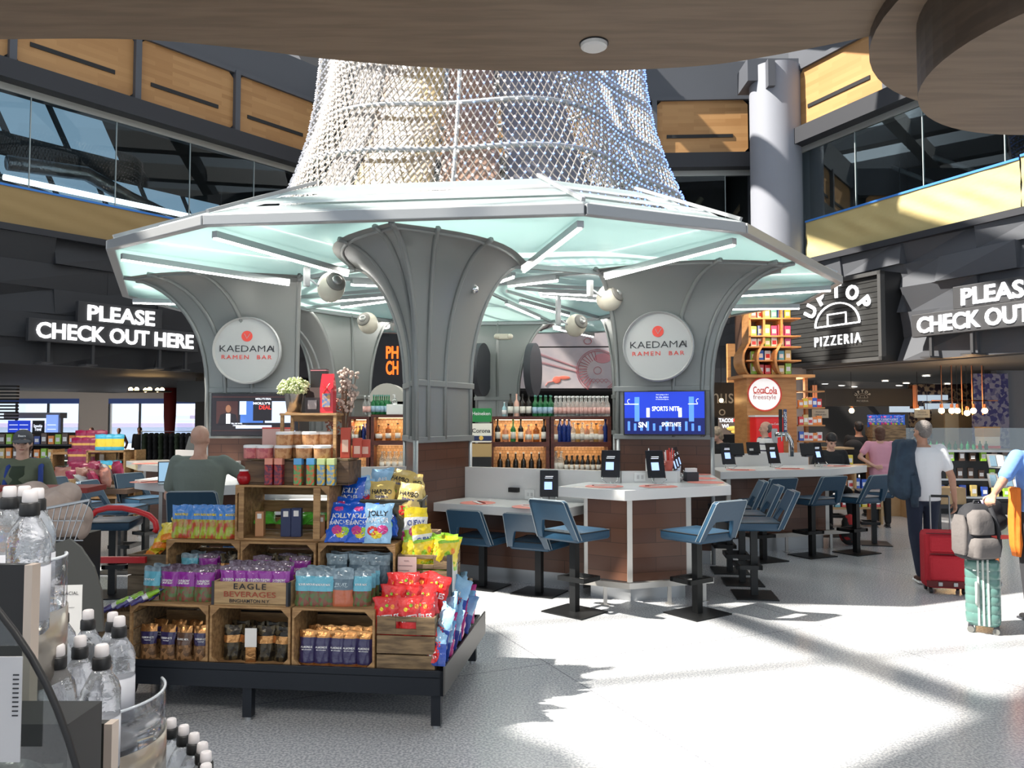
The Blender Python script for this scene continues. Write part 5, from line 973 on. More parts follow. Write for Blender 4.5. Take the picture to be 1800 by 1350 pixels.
def person(label,x,y,rz,H=1.75,pose={},shirt=None,pants=None,skin=None,hair=None,style='short',shoes=None,vox=.014,belly=0,sleeve=.55,seated=False,headrot=(0,0),face=True,lean=(0,0),female=False,z=0,torsofat=1.0,hands=True,group=None,curl=.5):
    s=H/1.75; V=lambda p:Vector(p)*s
    t=thing('person',label,'person',(x,y,z),rz,group)
    J=dict(sA=(-.185,0,1.42),sB=(.185,0,1.42),eA=(-.235,.03,1.14),eB=(.235,.03,1.14),wA=(-.245,-.04,.90),wB=(.245,-.04,.90),hA=(-.09,0,.93),hB=(.09,0,.93),kA=(-.10,-.02,.50),kB=(.10,-.02,.50),aA=(-.10,.02,.08),aB=(.10,.02,.08),dA=(0,-.2,-1),dB=(0,-.2,-1),nA=(1,0,0),nB=(-1,0,0))
    J.update(pose); J={k:Vector(v) if k[0] in 'dn' else V(v) for k,v in J.items()}
    lx,ly=lean; tf=torsofat
    tor=[(.86,.150,.105,0,0),(.95,.168,.118,0,0),(1.06,.150*tf,.108+belly*.5,0,-belly*.4),(1.17,.152*tf,.112+belly,0,-belly*.8),(1.30,.172*tf,.122,0,0),(1.39,.178*tf,.105,0,.005),(1.445,.12,.075,0,.01),(1.48,.06,.06,0,.01)]
    if female: tor=[(.86,.155,.115,0,0),(.95,.172,.120,0,0),(1.08,.125*tf,.095,0,0),(1.17,.130*tf,.10,0,0),(1.29,.150*tf,.125,0,-.02),(1.38,.150*tf,.095,0,0),(1.435,.10,.07,0,.01),(1.475,.05,.05,0,.01)]
    def torso(mb,inf,z0=0,z1=9):
        rings=[]
        for zz,rx,ry,cx,cy in tor:
            if zz<z0 or zz>z1: continue
            f=(zz-.9)/.55; rings.append([( (cx+lx*f+(rx+inf)*math.cos(2*PI*j/16))*s,(cy+ly*f+(ry+inf)*math.sin(2*PI*j/16))*s,(zz-(.0)*f)*s) for j in range(16)])
        mb.loft(rings)
    hd=Vector((lx*1.25,ly*1.25,0))*s
    HT=Matrix.Translation(hd+V((0,.01,1.50)))@Matrix.Rotation(headrot[0],4,'Z')@Matrix.Rotation(headrot[1],4,'X')@Matrix.Scale(s,4)
    b=MB(); torso(b,-.01); sh=Vector((lx,ly,0))*s
    for k in 'sA','sB': J[k]=J[k]+sh
    limb(b,J['sA']+Vector((.05,0,-.01))*s,J['sB']-Vector((.05,0,.01))*s,.055*s,.055*s)
    limb(b,hd*.85+V((0,.012,1.42)),hd+V((0,.008,1.55)),.056*s,.052*s)
    for c,sd in(('A',-1),('B',1)):
        chain(b,[J['s'+c],J['e'+c]],[.048*s,.038*s]); chain(b,[J['e'+c],J['w'+c]],[.039*s,.025*s])
        if hands: hand(b,J['w'+c],J['d'+c],J['n'+c],s,curl,sd)
        chain(b,[J['h'+c],J['k'+c],J['a'+c]],[.082*s,.054*s,.036*s])
    # head
    b.sph((0,.015,.150),(.073,.092,.082),16,T=HT,k=10); b.sph((0,-.018,.085),(.056,.070,.078),14,T=HT,k=8); b.sph((0,-.058,.032),(.026,.024,.022),10,T=HT)
    b.tube([tuple(HT@Vector((0,-.084,.118))),tuple(HT@Vector((0,-.108,.078)))],[.008*s,.014*s],8); b.sph((0,-.102,.08),(.013,.013,.011),8,T=HT)
    for q in(-1,1): b.sph((q*.072,.012,.10),(.010,.018,.030),8,T=HT); b.sph((q*.028,-.078,.128),(.024,.010,.007),8,T=HT); b.sph((q*.035,-.06,.075),(.022,.02,.02),8,T=HT)
    ob('body',remesh(b,vox*s if vox>.01 else vox,3),None,t); body=t.children[-1] if t.children else None
    for o in t.children: o.data.materials.append(skin or SKIN); o.data.polygons.foreach_set('use_smooth',[True]*len(o.data.polygons))
    if face:
        e=MB()
        for q in(-1,1): e.sph((q*.028,-.080,.108),(.013,.007,.006),10,T=HT)
        ob('eyes',e,mat('eye dark',(.05,.035,.03),.2),t,smooth=True); e=MB()
        for q in(-1,1): e.tube([tuple(HT@Vector((q*.014,-.088,.130))),tuple(HT@Vector((q*.042,-.078,.131)))],.004*s,5)
        ob('eyebrows',e,hair or mat('brow brown',(.06,.04,.03),.8),t); ob('lips',MB().sph((0,-.078,.052),(.022,.008,.006),10,T=HT),mat('lip tone',(.35,.12,.10),.5),t,smooth=True)
    if style!='bald':
        h=MB()
        if style=='short': h.sph((0,.026,.158),(.080,.094,.082),16,T=HT,k=10); h.sph((0,.045,.115),(.072,.066,.075),14,T=HT)
        if style=='fringe': h.sph((0,.020,.165),(.083,.100,.082),16,T=HT,k=10); h.sph((0,.045,.115),(.076,.068,.08),14,T=HT); h.sph((0,-.055,.168),(.062,.035,.028),12,T=HT)
        if style=='thin': h.sph((0,.040,.140),(.078,.080,.070),14,T=HT); h.sph((0,.05,.10),(.073,.058,.06),12,T=HT)
        if style=='bob': h.sph((0,.030,.150),(.090,.100,.092),16,T=HT,k=10); h.sph((0,.045,.085),(.088,.075,.085),14,T=HT); h.sph((0,.05,.03),(.078,.06,.05),12,T=HT)
        if style=='cap':
            h.sph((0,.02,.150),(.084,.098,.088),16,T=HT,k=10); hm=remesh(h,.008,3); o=ob('cap',hm,None,t); hm.materials.append(mat('grey cap cloth',(.09,.09,.10),.8)); br=MB(); br.sph((0,-.085,.150),(.075,.075,.010),16,T=HT@Matrix.Rotation(R(12),4,'X')); ob('cap_peak',br,MT['grey cap cloth'],o,smooth=True); ob('cap_lettering',MB().text('Bears',HT@Tf((0,-.088,.178)),w=.06,bold=.03),WHITE,o)
            h=MB(); h.sph((0,.05,.08),(.078,.06,.07),14,T=HT); h.sph((.0,.06,.01),(.06,.04,.06),12,T=HT)
        hm=remesh(h,.009,2); ob('hair',hm,None,t); hm.materials.append(hair)
    # clothes
    if shirt:
        b=MB(); torso(b,.018,.9,1.46); limb(b,J['sA']+Vector((.04,0,-.01))*s,J['sB']-Vector((.04,0,.01))*s,.065*s,.065*s)
        b.loft([[( .172*1.05*math.cos(2*PI*j/16)*s,(.128+belly*.5)*math.sin(2*PI*j/16)*s-belly*.3*s,.87*s) for j in range(16)],[( (.165*tf)*math.cos(2*PI*j/16)*s+lx*.1*s,(.125+belly*.6)*math.sin(2*PI*j/16)*s-belly*.4*s+ly*.1*s,1.06*s) for j in range(16)]])
        for c in 'AB':
            a,e,w_=J['s'+c],J['e'+c],J['w'+c]
            if sleeve<=1: limb(b,a,a+(e-a)*sleeve,.066*s,.062*s)
            else: chain(b,[a,e,e+(w_-e)*(sleeve-1)],[.062*s,.05*s,.042*s])
        m_=remesh(b,max(vox*.9,.009),4); o=ob('shirt',m_,None,t); m_.materials.append(shirt)
    if pants:
        b=MB(); torso(b,.008,.8,1.0)
        for c in 'AB': chain(b,[J['h'+c],J['k'+c],J['a'+c]+Vector((0,0,.02))*s],[.095*s,.068*s,.056*s])
        b.sph(V((0,0,.90)),(.165*s,.12*s,.09*s),14); m_=remesh(b,max(vox,.011),4); ob('trousers',m_,None,t); m_.materials.append(pants)
    for c in 'AB':
        a=J['a'+c]; f=(J['k'+c]-a); fd=Vector((0,-1,0)); b=MB(); b.sph(a+Vector((0,-.035,-.045))*s,(.045*s,.085*s,.035*s),14); b.sph(a+Vector((0,-.11,-.052))*s,(.042*s,.055*s,.027*s),12); b.sph(a,(.04*s,.045*s,.05*s),10)
        m_=remesh(b,.01,2); o=ob('shoe',m_,None,t); m_.materials.append(shoes or BLACK); ob('sole',MB().box(a.x-.042*s,a.x+.042*s,a.y-.165*s,a.y+.05*s,a.z-.085*s,a.z-.062*s),WHITE if shoes else DGREY,o,bev=.008)
    return t,J,HT
def cloth(nm,c,c2=None,bump=.5,scale=7): return mat(nm,c,.85,bump=bump,scale=scale,bscale=7,col2=c2)
WSH=cloth('white shirt linen',(.72,.72,.74)); JEAN=cloth('dark denim',(.015,.022,.045)); LJ=cloth('blue jean denim',(.05,.12,.26)); SAGE=cloth('sage grey shirt',(.17,.20,.175)); PINK=cloth('pink blouse',(.62,.30,.38)); BLK=cloth('black cloth',(.012,.012,.014)); BLUS=cloth('sky blue tee',(.16,.30,.66)); GRN=cloth('olive cardigan',(.13,.15,.10)); DGN=cloth('dark olive top',(.035,.05,.03))
GH=mat('grey hair',(.16,.14,.13),.7,bump=.6,scale=60); BH=mat('black hair',(.012,.011,.012),.45,bump=.5,scale=60); BRH=mat('brown hair',(.09,.04,.025),.55,bump=.5,scale=60); DBH=mat('dirty blond hair',(.30,.21,.13),.6,bump=.5,scale=60); STUB=mat('grey stubble',(.22,.19,.17),.7)
# man in the white shirt walking away
p=pz(1626,1022,0)
person('man in a white shirt walking away, jacket over his shoulder, pulling a red suitcase',p.x,p.y,R(172),1.76,dict(eB=(.30,.02,1.16),wB=(.22,-.16,1.36),dB=(-.2,-.4,.9),nB=(0,-1,0),eA=(-.275,.06,1.12),wA=(-.275,.12,.88),dA=(0,.1,-1),nA=(1,0,0),kA=(-.085,-.06,.50),aA=(-.09,-.06,.08),kB=(.09,.0,.50),aB=(.09,.16,.10)),shirt=WSH,pants=JEAN,hair=GH,style='short',shoes=mat('brown suede shoe',(.08,.035,.025),.7),vox=.0085,belly=.04,headrot=(R(22),0),torsofat=1.16,sleeve=.62)
def drape(label,P,m,name,cat,vox=.014,W=None):
    b=MB()
    for c,r_ in P: b.sph(c,r_,14)
    me=remesh(b,vox,5); o=bpy.data.objects.new(name,me); COL.objects.link(o); me.materials.append(m); tag(o,label,cat); return o
q=Matrix.Rotation(R(172),4,'Z')
def PW(v): w=q@Vector(v); return (p.x+w.x,p.y+w.y,w.z)
DJ=mat('slate denim jacket',(.032,.055,.085),.85,bump=.5,scale=9,bscale=14,col2=(.024,.040,.064))
b=MB(); rings=[]
for k,(z,wx,wy,ox_,oy_) in enumerate([(1.53,.03,.03,.15,.0),(1.525,.09,.10,.17,.02),(1.49,.12,.12,.19,.05),(1.40,.115,.085,.215,.085),(1.28,.125,.075,.23,.10),(1.15,.14,.075,.235,.11),(1.03,.15,.07,.235,.12),(.94,.135,.065,.225,.12),(.90,.08,.04,.21,.12)]):
    rings.append([PW((ox_+wx*(1+.13*math.cos(5*a+k*.5)+.08*math.cos(9*a-k*.3))*math.cos(a),oy_+wy*(1+.16*math.cos(6*a+k*.4))*math.sin(a),z+.012*math.cos(3*a))) for a in [2*PI*q_/40 for q_ in range(40)]])
b.loft(rings)
t=thing('denim_jacket','slate blue denim jacket hanging over the left shoulder of the man in white','jacket',(p.x,p.y,0)); b.v=[(x-p.x,y-p.y,z) for x,y,z in b.v]; ob('jacket_body',b,DJ,t,smooth=True)
b=MB(); b.tube([PW((.16,.15,1.15)),PW((.13,.17,1.02)),PW((.15,.18,.90)),PW((.14,.17,.82))],[.05,.048,.042,.036],12); b.v=[(x-p.x,y-p.y,z) for x,y,z in b.v]; ob('sleeve',b,DJ,t,smooth=True)
# red soft suitcase
rc=pz(1660,1040,0); t=thing('suitcase','red soft suitcase pulled by the man in the white shirt','suitcase',(rc.x,rc.y,0),R(-14)); RC=mat('red luggage fabric',(.42,.012,.025),.75,bump=.3,scale=60)
ob('shell',MB().box(-.20,.20,-.13,.13,.05,.62),RC,t,bev=.045); ob('upper_pocket',MB().box(-.165,.165,-.16,-.12,.42,.585),RC,t,bev=.025); ob('lower_pocket',MB().box(-.17,.17,-.175,-.12,.14,.39),RC,t,bev=.03)
ob('zip',MB().box(-.165,.165,-.163,-.16,.40,.405).box(-.19,.19,-.133,-.13,.60,.606),BLACK,t); ob('bottom_strip',MB().box(-.19,.19,-.14,-.12,.07,.13),mat('dark red trim',(.12,.01,.012),.6),t)
ob('handle',MB().tube([(-.09,.1,.6),(-.09,.1,.96),(.09,.1,.96),(.09,.1,.6)],.008,6),STEEL,t); ob('grip',MB().tube([(-.08,.1,.96),(.08,.1,.96)],.014,8),BLACK,t)
for sx in(-1,1):
    w_=ob('wheel',MB().cyl((0,0,-.012),.028,.024,16,T=Matrix.Translation((sx*.15,-.1,.028))@Matrix.Rotation(PI/2,4,'Y')),BLACK,t); ob('wheel',MB().cyl((0,0,-.012),.028,.024,16,T=Matrix.Translation((sx*.15,.1,.028))@Matrix.Rotation(PI/2,4,'Y')),BLACK,t)
    ob('buckle',MB().box(sx*.07-.02,sx*.07+.02,-.15,-.14,.08,.12),GREYL,t,bev=.005)
# teal hard suitcase with backpack
gc=pz(1737,1114,0); t=thing('suitcase','teal ribbed hard-shell suitcase standing under the grey backpack','suitcase',(gc.x+.05,gc.y+.14,0),R(58)); TC=mat('teal shell',(.095,.20,.175),.3,coat=.5)
rg=[rrect(.30,.16,.05,.055),rrect(.37,.22,.06,.065),rrect(.40,.25,.06,.09)]
for i in range(7):
    z=.10+.070*i; rg+= [rrect(.395,.245,.06,z),rrect(.404,.254,.062,z+.008),rrect(.404,.254,.062,z+.060),rrect(.395,.245,.06,z+.068)]
rg+= [rrect(.38,.235,.07,.600),rrect(.33,.19,.07,.612),rrect(.2,.1,.05,.615)]
ob('shell',MB().loft(rg),TC,t,auto=50)
for k in range(3): ob('zip_band',MB().box(-.212,-.10,-.05+.035*k,-.035+.035*k,.075,.595).box(-.205,-.19,-.05+.035*k,-.035+.035*k,.07,.61),mat('pale zip',(.45,.48,.45),.4),t)
ob('side_handle',MB().tube([(-.212,.04,.24),(-.235,.04,.26),(-.235,.04,.40),(-.212,.04,.42)],.011,8),MT['pale zip'],t,smooth=True); ob('badge',MB().box(.06,.13,-.137,-.131,.36,.39),GREYL,t,bev=.003)
hd_=ob('pull_handle',MB().box(-.085,-.063,-.01,.005,.58,1.05).box(.063,.085,-.01,.005,.58,1.05),GREYL,t); ob('pull_grip',MB().box(-.09,.09,-.022,.018,1.03,1.07),mat('lilac grip',(.42,.38,.55),.4),t,bev=.012)
for sx in(-1,1):
    for sy in(-1,1):
        o=ob('castor',MB().box(sx*.15-.02,sx*.15+.02,sy*.09-.02,sy*.09+.02,.03,.07),DGREY,t,bev=.006)
        for w3 in(-.016,.016): ob('castor_wheel',MB().cyl((0,0,-.008),.026,.016,16,T=Matrix.Translation((sx*.15+w3,sy*.09,.026))@Matrix.Rotation(PI/2,4,'Y')),mat('castor grey',(.15,.15,.14),.5),o)
T0=(gc.x,gc.y+.1); t=thing('backpack','grey and black backpack riding on the teal suitcase','backpack',(T0[0]-.07,T0[1]-.10,.612),R(12)); BG=mat('grey pack cloth',(.14,.125,.12),.85,bump=.5,scale=12); BB=mat('black pack cloth',(.02,.02,.024),.8,bump=.5,scale=12)
prof=[(.26,.16,.0,0),(.33,.21,.02,0),(.35,.23,.10,0),(.34,.22,.22,0),(.31,.20,.32,0),(.25,.16,.40,.01),(.16,.10,.44,.02),(.06,.04,.455,.02)]
ob('main_bag',MB().loft([rrect(w_,d_,.07,z,cy=cy) for w_,d_,z,cy in prof]),BB,t,auto=60)
ob('upper_pocket',MB().loft([rrect(w_,d_,.05,z,cx=-.045,cy=-.075) for w_,d_,z in ((.16,.10,.20),(.21,.15,.215),(.21,.145,.30),(.18,.12,.37),(.10,.07,.405))]),BG,t,auto=60)
ob('front_pocket',MB().loft([rrect(w_,d_,.05,z,cx=-.035,cy=-.10) for w_,d_,z in ((.20,.10,.02),(.25,.15,.035),(.25,.155,.12),(.22,.13,.175),(.15,.09,.19))]),BG,t,auto=60)
ob('side_panel',MB().loft([rrect(w_,d_,.03,z,cx=-.165,cy=.0) for w_,d_,z in ((.02,.12,.04),(.045,.16,.07),(.045,.16,.28),(.02,.10,.36))]),BG,t,auto=60)
ob('strap',MB().tube([(.05,-.09,.42),(.09,-.12,.28),(.1,-.11,.1)],.018,6),BB,t,smooth=True); ob('red_band',MB().box(.03,.19,-.12,-.08,.17,.20),RED,t); ob('top_loop',MB().tube([(-.04,0,.43),(-.02,0,.47),(.03,0,.47),(.05,0,.43)],.01,6),BB,t)
# man in blue, mostly outside
p2=Vector((4.61,7.0,0))
bp,J2,_=person('person in a sky blue tee reaching for the teal suitcase handle',p2.x,p2.y,R(180),1.76,dict(eB=(.36,.06,1.20),wB=(.53,.22,1.11),dB=(.55,.5,-.35),nB=(0,-.2,-1),kA=(-.1,-.03,.5)),shirt=BLUS,pants=cloth('charcoal trousers',(.03,.03,.035)),hair=GH,style='short',vox=.0085,belly=.02,sleeve=.72,curl=.9)
# hang an orange cloth beside him
t=thing('orange_jacket','orange jacket hanging at the hip of the person in sky blue','jacket',(p2.x-.20,p2.y+.02,0)); b=MB()
b.loft([[((wx*(1+.15*math.cos(5*a+k))*math.cos(a)),(.05*(1+.2*math.cos(6*a+k*.7))*math.sin(a)),z) for a in [2*PI*q_/30 for q_ in range(30)]] for k,(z,wx) in enumerate([(1.16,.02),(1.15,.05),(1.05,.055),(.92,.06),(.80,.055),(.66,.045),(.56,.02)])])
ob('cloth_body',b,mat('orange cloth',(.85,.20,.02),.7,bump=.5,scale=8),t,smooth=True)
drape('dark handbag behind the teal suitcase',[((p2.x-.22,p2.y+.35,.92),(.12,.07,.12)),((p2.x-.20,p2.y+.35,.82),(.14,.08,.1))],BLK,'handbag','bag')
# bald man at the laptop
person('bald man in a sage grey shirt seated with his back turned, typing on a laptop',-2.78,7.1,R(184),1.84,dict(hA=(-.1,-.0,.93),hB=(.1,0,.93),kA=(-.16,-.42,.88),kB=(.17,-.42,.88),aA=(-.16,-.36,.46),aB=(.16,-.36,.46),sA=(-.19,0,1.42),sB=(.19,0,1.42),eA=(-.40,-.12,1.27),wA=(-.42,-.38,1.28),dA=(0,-1,0),nA=(0,0,-1),eB=(.27,-.06,1.13),wB=(.20,-.30,1.20),dB=(-.3,-1,0),nB=(0,0,-1)),shirt=SAGE,pants=LJ,style='bald',skin=SKINL,vox=.011,z=-.12,belly=.03,torsofat=1.18,lean=(0,-.03),sleeve=.7,shoes=mat('trainer grey',(.3,.3,.3),.7))
lp=pz(300,852,1.09); t=thing('laptop','open laptop with a pale blue screen on the left wedge counter','laptop',(lp.x+.02,lp.y+.08,1.092),R(25)); ob('base',MB().box(-.17,.17,-.13,.1,0,.014),GREYL,t,bev=.003); ob('screen',MB().box(-.17,.17,.0,.008,0,.22,T=Tm((0,.1,.012),0,R(-16))),DGREY,t); sc=MB(); sc.box(-.16,.16,-.002,-.0005,.012,.21,T=Tm((0,.1,.012),0,R(-16))); ob('display',sc,em('laptop glow',(.30,.48,.65),.55),t)
# woman with a cap at the left edge
w1=pd(40,760,7.0)
person('person with a grey cap, olive cardigan and blue rucksack straps at the left edge',w1.x,7.0,R(14),1.68,dict(eA=(-.27,.02,1.14),wA=(-.22,-.20,1.05),dA=(.3,-1,0),nA=(0,0,1),eB=(.27,.02,1.13),wB=(.24,-.24,1.05),dB=(0,-1,.1),nB=(0,0,1)),shirt=GRN,pants=JEAN,hair=BRH,style='cap',skin=SKINL,female=True,vox=.011,sleeve=1.7,headrot=(R(12),0))
wq=[o for o in bpy.data.objects if o.get('label','').startswith('person with a grey cap')][0]
ob('green_top',MB().loft([[(.085*math.cos(2*PI*j/14),-.06+.095*math.sin(2*PI*j/14),z) for j in range(14)] for z in (.95,1.1,1.28)]+[[(.06*math.cos(2*PI*j/14),-.05+.07*math.sin(2*PI*j/14),1.35) for j in range(14)]]),DGN,wq,smooth=True)
t=thing('rucksack','blue rucksack worn by the person with the cap','backpack',(w1.x+.02,7.12,1.02),R(14)); b=MB(); b.sph((0,.05,.16),(.15,.09,.24),14); me=remesh(b,.014,3); ob('bag',me,None,t); BLR=mat('royal blue strap',(.02,.05,.25),.7); me.materials.append(BLR)
for q_ in(-1,1): ob('shoulder_strap',MB().tube([(q_*.12,-.02,.38),(q_*.125,-.19,.32),(q_*.14,-.24,.15),(q_*.15,-.13,.0)],.022,6),BLR,t,smooth=True)
# others
person('woman in a pink blouse with her hand on her back, by the pizza counter',at(1545,13.1),13.1,R(165),1.66,dict(eB=(.34,.08,1.20),wB=(.12,.17,1.05),dB=(-1,.1,-.1),nB=(0,-1,0),eA=(-.25,.0,1.15),wA=(-.2,-.2,1.1)),shirt=PINK,pants=BLK,hair=BRH,style='bob',skin=SKINL,female=True,sleeve=.6,torsofat=1.2)
person('person in black with a big black rucksack behind the woman in pink',at(1508,14.6),14.6,R(170),1.74,dict(),shirt=BLK,pants=BLK,hair=BH,style='short',sleeve=.6)
drape('big black rucksack on the back of the person in black',[((at(1495,14.4),14.3,1.28-.1*i),(.17,.12,.12)) for i in range(5)],BLK,'rucksack','backpack',.02)
ax_,ay_=at(1466,11.95),12.15
person('young man in black with a fringe, looking down at his phone at the counter end',ax_,ay_,R(-8),1.74,dict(kA=(-.13,-.42,.86),kB=(.16,-.40,.86),aA=(-.13,-.40,.42),aB=(.2,-.42,.42),eA=(-.26,-.02,1.16),wA=(-.10,-.26,1.15),dA=(.8,-.5,.1),nA=(0,0,1),eB=(.26,-.02,1.16),wB=(.10,-.26,1.15),dB=(-.8,-.5,.1),nB=(0,0,1)),shirt=cloth('black fleece',(.014,.015,.018)),pants=BLK,hair=BH,style='fringe',skin=SKINL,z=-.17,sleeve=1.85,headrot=(R(5),R(24)),lean=(0,-.06),vox=.012,torsofat=1.1)
S1.put((ax_,ay_+.02,HS),R(-98+0),'blue stool the young man in black sits on','blue bar stools around the bar')
t=thing('phone','dark phone in the hands of the young man in black','phone',(ax_-.0,ay_-.42,1.03),R(-8),rot=(R(-50),0,R(-8))); ob('casing',MB().box(-.037,.037,-.004,.004,-.075,.075),BLACK,t,bev=.003)
drape('red and black rucksack on the floor beside the counter end',[((at(1484,11.3),11.2,.16),(.15,.12,.16)),((at(1484,11.3),11.2,.3),(.11,.09,.14))],mat('red and black cloth',(.02,.02,.02),.7,col2=(.4,.02,.02),scale=3,lo=.5,hi=.52),'floor_rucksack','backpack',.015)
STR=mat('striped polo',(.75,.75,.76),.8); nt=STR.node_tree; N=nt.nodes; L=nt.links; tc=N.new('ShaderNodeTexCoord'); sp=N.new('ShaderNodeSeparateXYZ'); L.new(tc.outputs['Object'],sp.inputs[0]); m1=N.new('ShaderNodeMath'); m1.operation='MULTIPLY'; m1.inputs[1].default_value=9.5; L.new(sp.outputs[2],m1.inputs[0]); m2=N.new('ShaderNodeMath'); m2.operation='FRACT'; L.new(m1.outputs[0],m2.inputs[0]); m3=N.new('ShaderNodeMath'); m3.operation='GREATER_THAN'; m3.inputs[1].default_value=.78; L.new(m2.outputs[0],m3.inputs[0]); mx=N.new('ShaderNodeMix'); mx.data_type='RGBA'; mx.inputs[6].default_value=(.75,.75,.76,1); mx.inputs[7].default_value=(.06,.06,.09,1); L.new(m3.outputs[0],mx.inputs[0]); L.new(mx.outputs[2],N['Principled BSDF'].inputs['Base Color'])
person('balding man in a white striped polo standing in profile before the red drinks machine',at(1343,13.1),13.1,R(-88),1.74,dict(wA=(-.2,-.28,1.1),eA=(-.22,.0,1.15),wB=(.2,-.28,1.1)),shirt=STR,pants=BLK,hair=GH,style='thin',skin=SKINL,belly=.07,torsofat=1.1)
person('grey-haired person in black bending over the far right counter',at(1278,12.6),12.6,R(-65),1.66,dict(wA=(-.15,-.3,1.12),wB=(.15,-.3,1.12)),shirt=BLK,pants=BLK,hair=mat('ash blond hair',(.32,.25,.18),.6,bump=.5,scale=60),style='bob',skin=SKINL,lean=(0,-.16),headrot=(0,R(25)),sleeve=1.8)
person('woman in black standing far away before the windows',at(246,27),27,R(10),1.52,dict(),shirt=BLK,pants=BLK,hair=BRH,style='bob',vox=.025,sleeve=1.8,hands=False,face=False)
person('far seated person in a yellow jacket before the left window pier',at(161,26),26,R(0),1.52,dict(eA=(-.3,0,1.15),eB=(.3,0,1.15)),shirt=cloth('yellow jacket',(.70,.36,.02)),pants=BLK,hair=BRH,style='short',vox=.025,sleeve=1.8,hands=False,face=False)
person('far person in a brown shirt before the left window',at(210,26.5),26.5,R(20),1.50,dict(eA=(-.3,0,1.15),eB=(.3,0,1.15)),shirt=cloth('brown shirt',(.15,.06,.06)),pants=BLK,hair=GH,style='thin',vox=.025,sleeve=1.8,hands=False,face=False)
# ================= SURROUNDINGS =================
SGN=mat('sign board charcoal',(.045,.045,.048),.5); LIT=mat('lit white letters',(1,1,1),.5,em=2.2)
def check_sign(W,x0,z0,label):
    o=thing('checkout_sign',label,'sign'); o.matrix_world=W@Matrix.Translation((x0,-.45,z0))
    ob('lower_board',MB().box(0,3.2,0,.12,0,.41),SGN,o,bev=.01); ob('upper_board',MB().box(.82,2.42,0,.12,.41,.80),SGN,o,bev=.01)
    a=ob('lower_lettering',MB().text('CHECK OUT HERE',Tf((1.6,-.012,.205)),h=.29,w=2.95,bold=.022,extr=.01),LIT,o); ob('upper_lettering',MB().text('PLEASE',Tf((1.62,-.012,.60)),h=.29,w=1.27,bold=.022,extr=.01),LIT,o)
    for x in (.35,1.12,2.4,2.95): ob('bracket',MB().box(x-.025,x+.025,.03,.09,-.36,.0).box(x-.15,x+.05,-.05,.4,-.39,-.36),SGN,o)
check_sign(WL,.26,3.14,'lit white letter sign reading PLEASE CHECK OUT HERE on the left black wall'); check_sign(WR,3.2,3.24,'lit letter sign reading PLEASE CHECK OUT cut off by the picture edge')
# uptop sign
o=thing('pizzeria_sign','big black slatted box sign with lit UPTOP PIZZERIA lettering and an oven arch','sign'); o.matrix_world=WR@Matrix.Translation((.36,-.62,2.86)); w_,h_=2.35,1.68
ob('box',MB().box(0,w_,.05,.6,0,h_),BLACK,o); 
for z in (0,h_-.07): ob('frame_bar',MB().box(-.03,w_+.03,-.06,.06,z,z+.07),mat('weathered black frame',(.05,.05,.05),.7),o)
for x in(-.03,w_-.04): ob('frame_bar',MB().box(x,x+.07,-.06,.06,0,h_),MT['weathered black frame'],o)
for i in range(15): ob('slat',MB().box(.05,w_-.05,.0,.045,.09+.101*i,.18+.101*i),mat('blackened plank',(.012,.012,.012),.7,col2=(.018,.018,.017),scale=3,stretch=(1,1,9)),o)
def uptop(par,c,s,m,dep=-.03):
    b=MB()
    for i,ch in enumerate('UPTOP'):
        a=R(152-i*31); b.text(ch,Tm((c[0]+s*.80*math.cos(a),dep,c[1]+s*.66*math.sin(a)-s*.06),0,PI/2)@Matrix.Rotation(a-PI/2,4,'Z'),h=s*.30,m=0,bold=.03,extr=.01)
    ob('arched_lettering',b,m,par); b=MB()
    A=[(c[0]+s*.58*math.cos(PI*k/16),dep,c[1]-s*.12+s*.46*math.sin(PI*k/16)) for k in range(17)]; b.tube(A,s*.02,4); b.tube([A[0],A[-1]],s*.02,4)
    b.tube([(c[0]-s*.24,dep,c[1]-s*.12),(c[0]-s*.24,dep,c[1]+s*.12),(c[0]+s*.24,dep,c[1]+s*.12),(c[0]+s*.24,dep,c[1]-s*.12)],s*.02,4)
    ob('oven_arch',b,m,par); ob('lower_lettering',MB().text('PIZZERIA',Tf((c[0],dep,c[1]-s*.43)),h=s*.2,w=s*1.2,bold=-.012,extr=.01,spacing=1.35),m,par)
uptop(o,(w_/2+.14,.88),.95,LIT)
# hall shells --------------------------------------------------------------
CREAM=mat('cream hall wall',(.55,.50,.45),.7); HD=mat('hall dark wall',(.03,.027,.026),.7)
struct('wall_far',MB().box(-33,-16.3,30,30.3,2.55,4.5).box(-33,-5,30,30.3,0,.4).box(-16.3,-15.2,30,30.3,.4,4.5).box(-15.2,-11.7,30,30.3,2.55,4.5).box(-11.7,-5,30,30.3,.4,4.5),CREAM)
for i,(a,b) in enumerate([(-33,-16.3),(-15.2,-11.7)]):
    o=struct('window_%d'%(90+i),MB().box(a,b,30.1,30.12,.4,2.55),glassmat('far window glass',(.95,.97,1),.02)); fr=MB()
    n=int((b-a)/1.15)
    for k in range(n+1): fr.box(a+(b-a)*k/n-.03,a+(b-a)*k/n+.03,30.02,30.1,.4,2.55)
    ob('window_frame',fr,DGREY,o); ob('blue_band',MB().box(a,b,30.0,30.1,2.36,2.55),mat('blue band',(.05,.12,.45),.5),o)
struct('ground_outside',MB().box(-60,20,30.4,90,-.3,-.2),mat('apron concrete',(.6,.6,.62),.8))
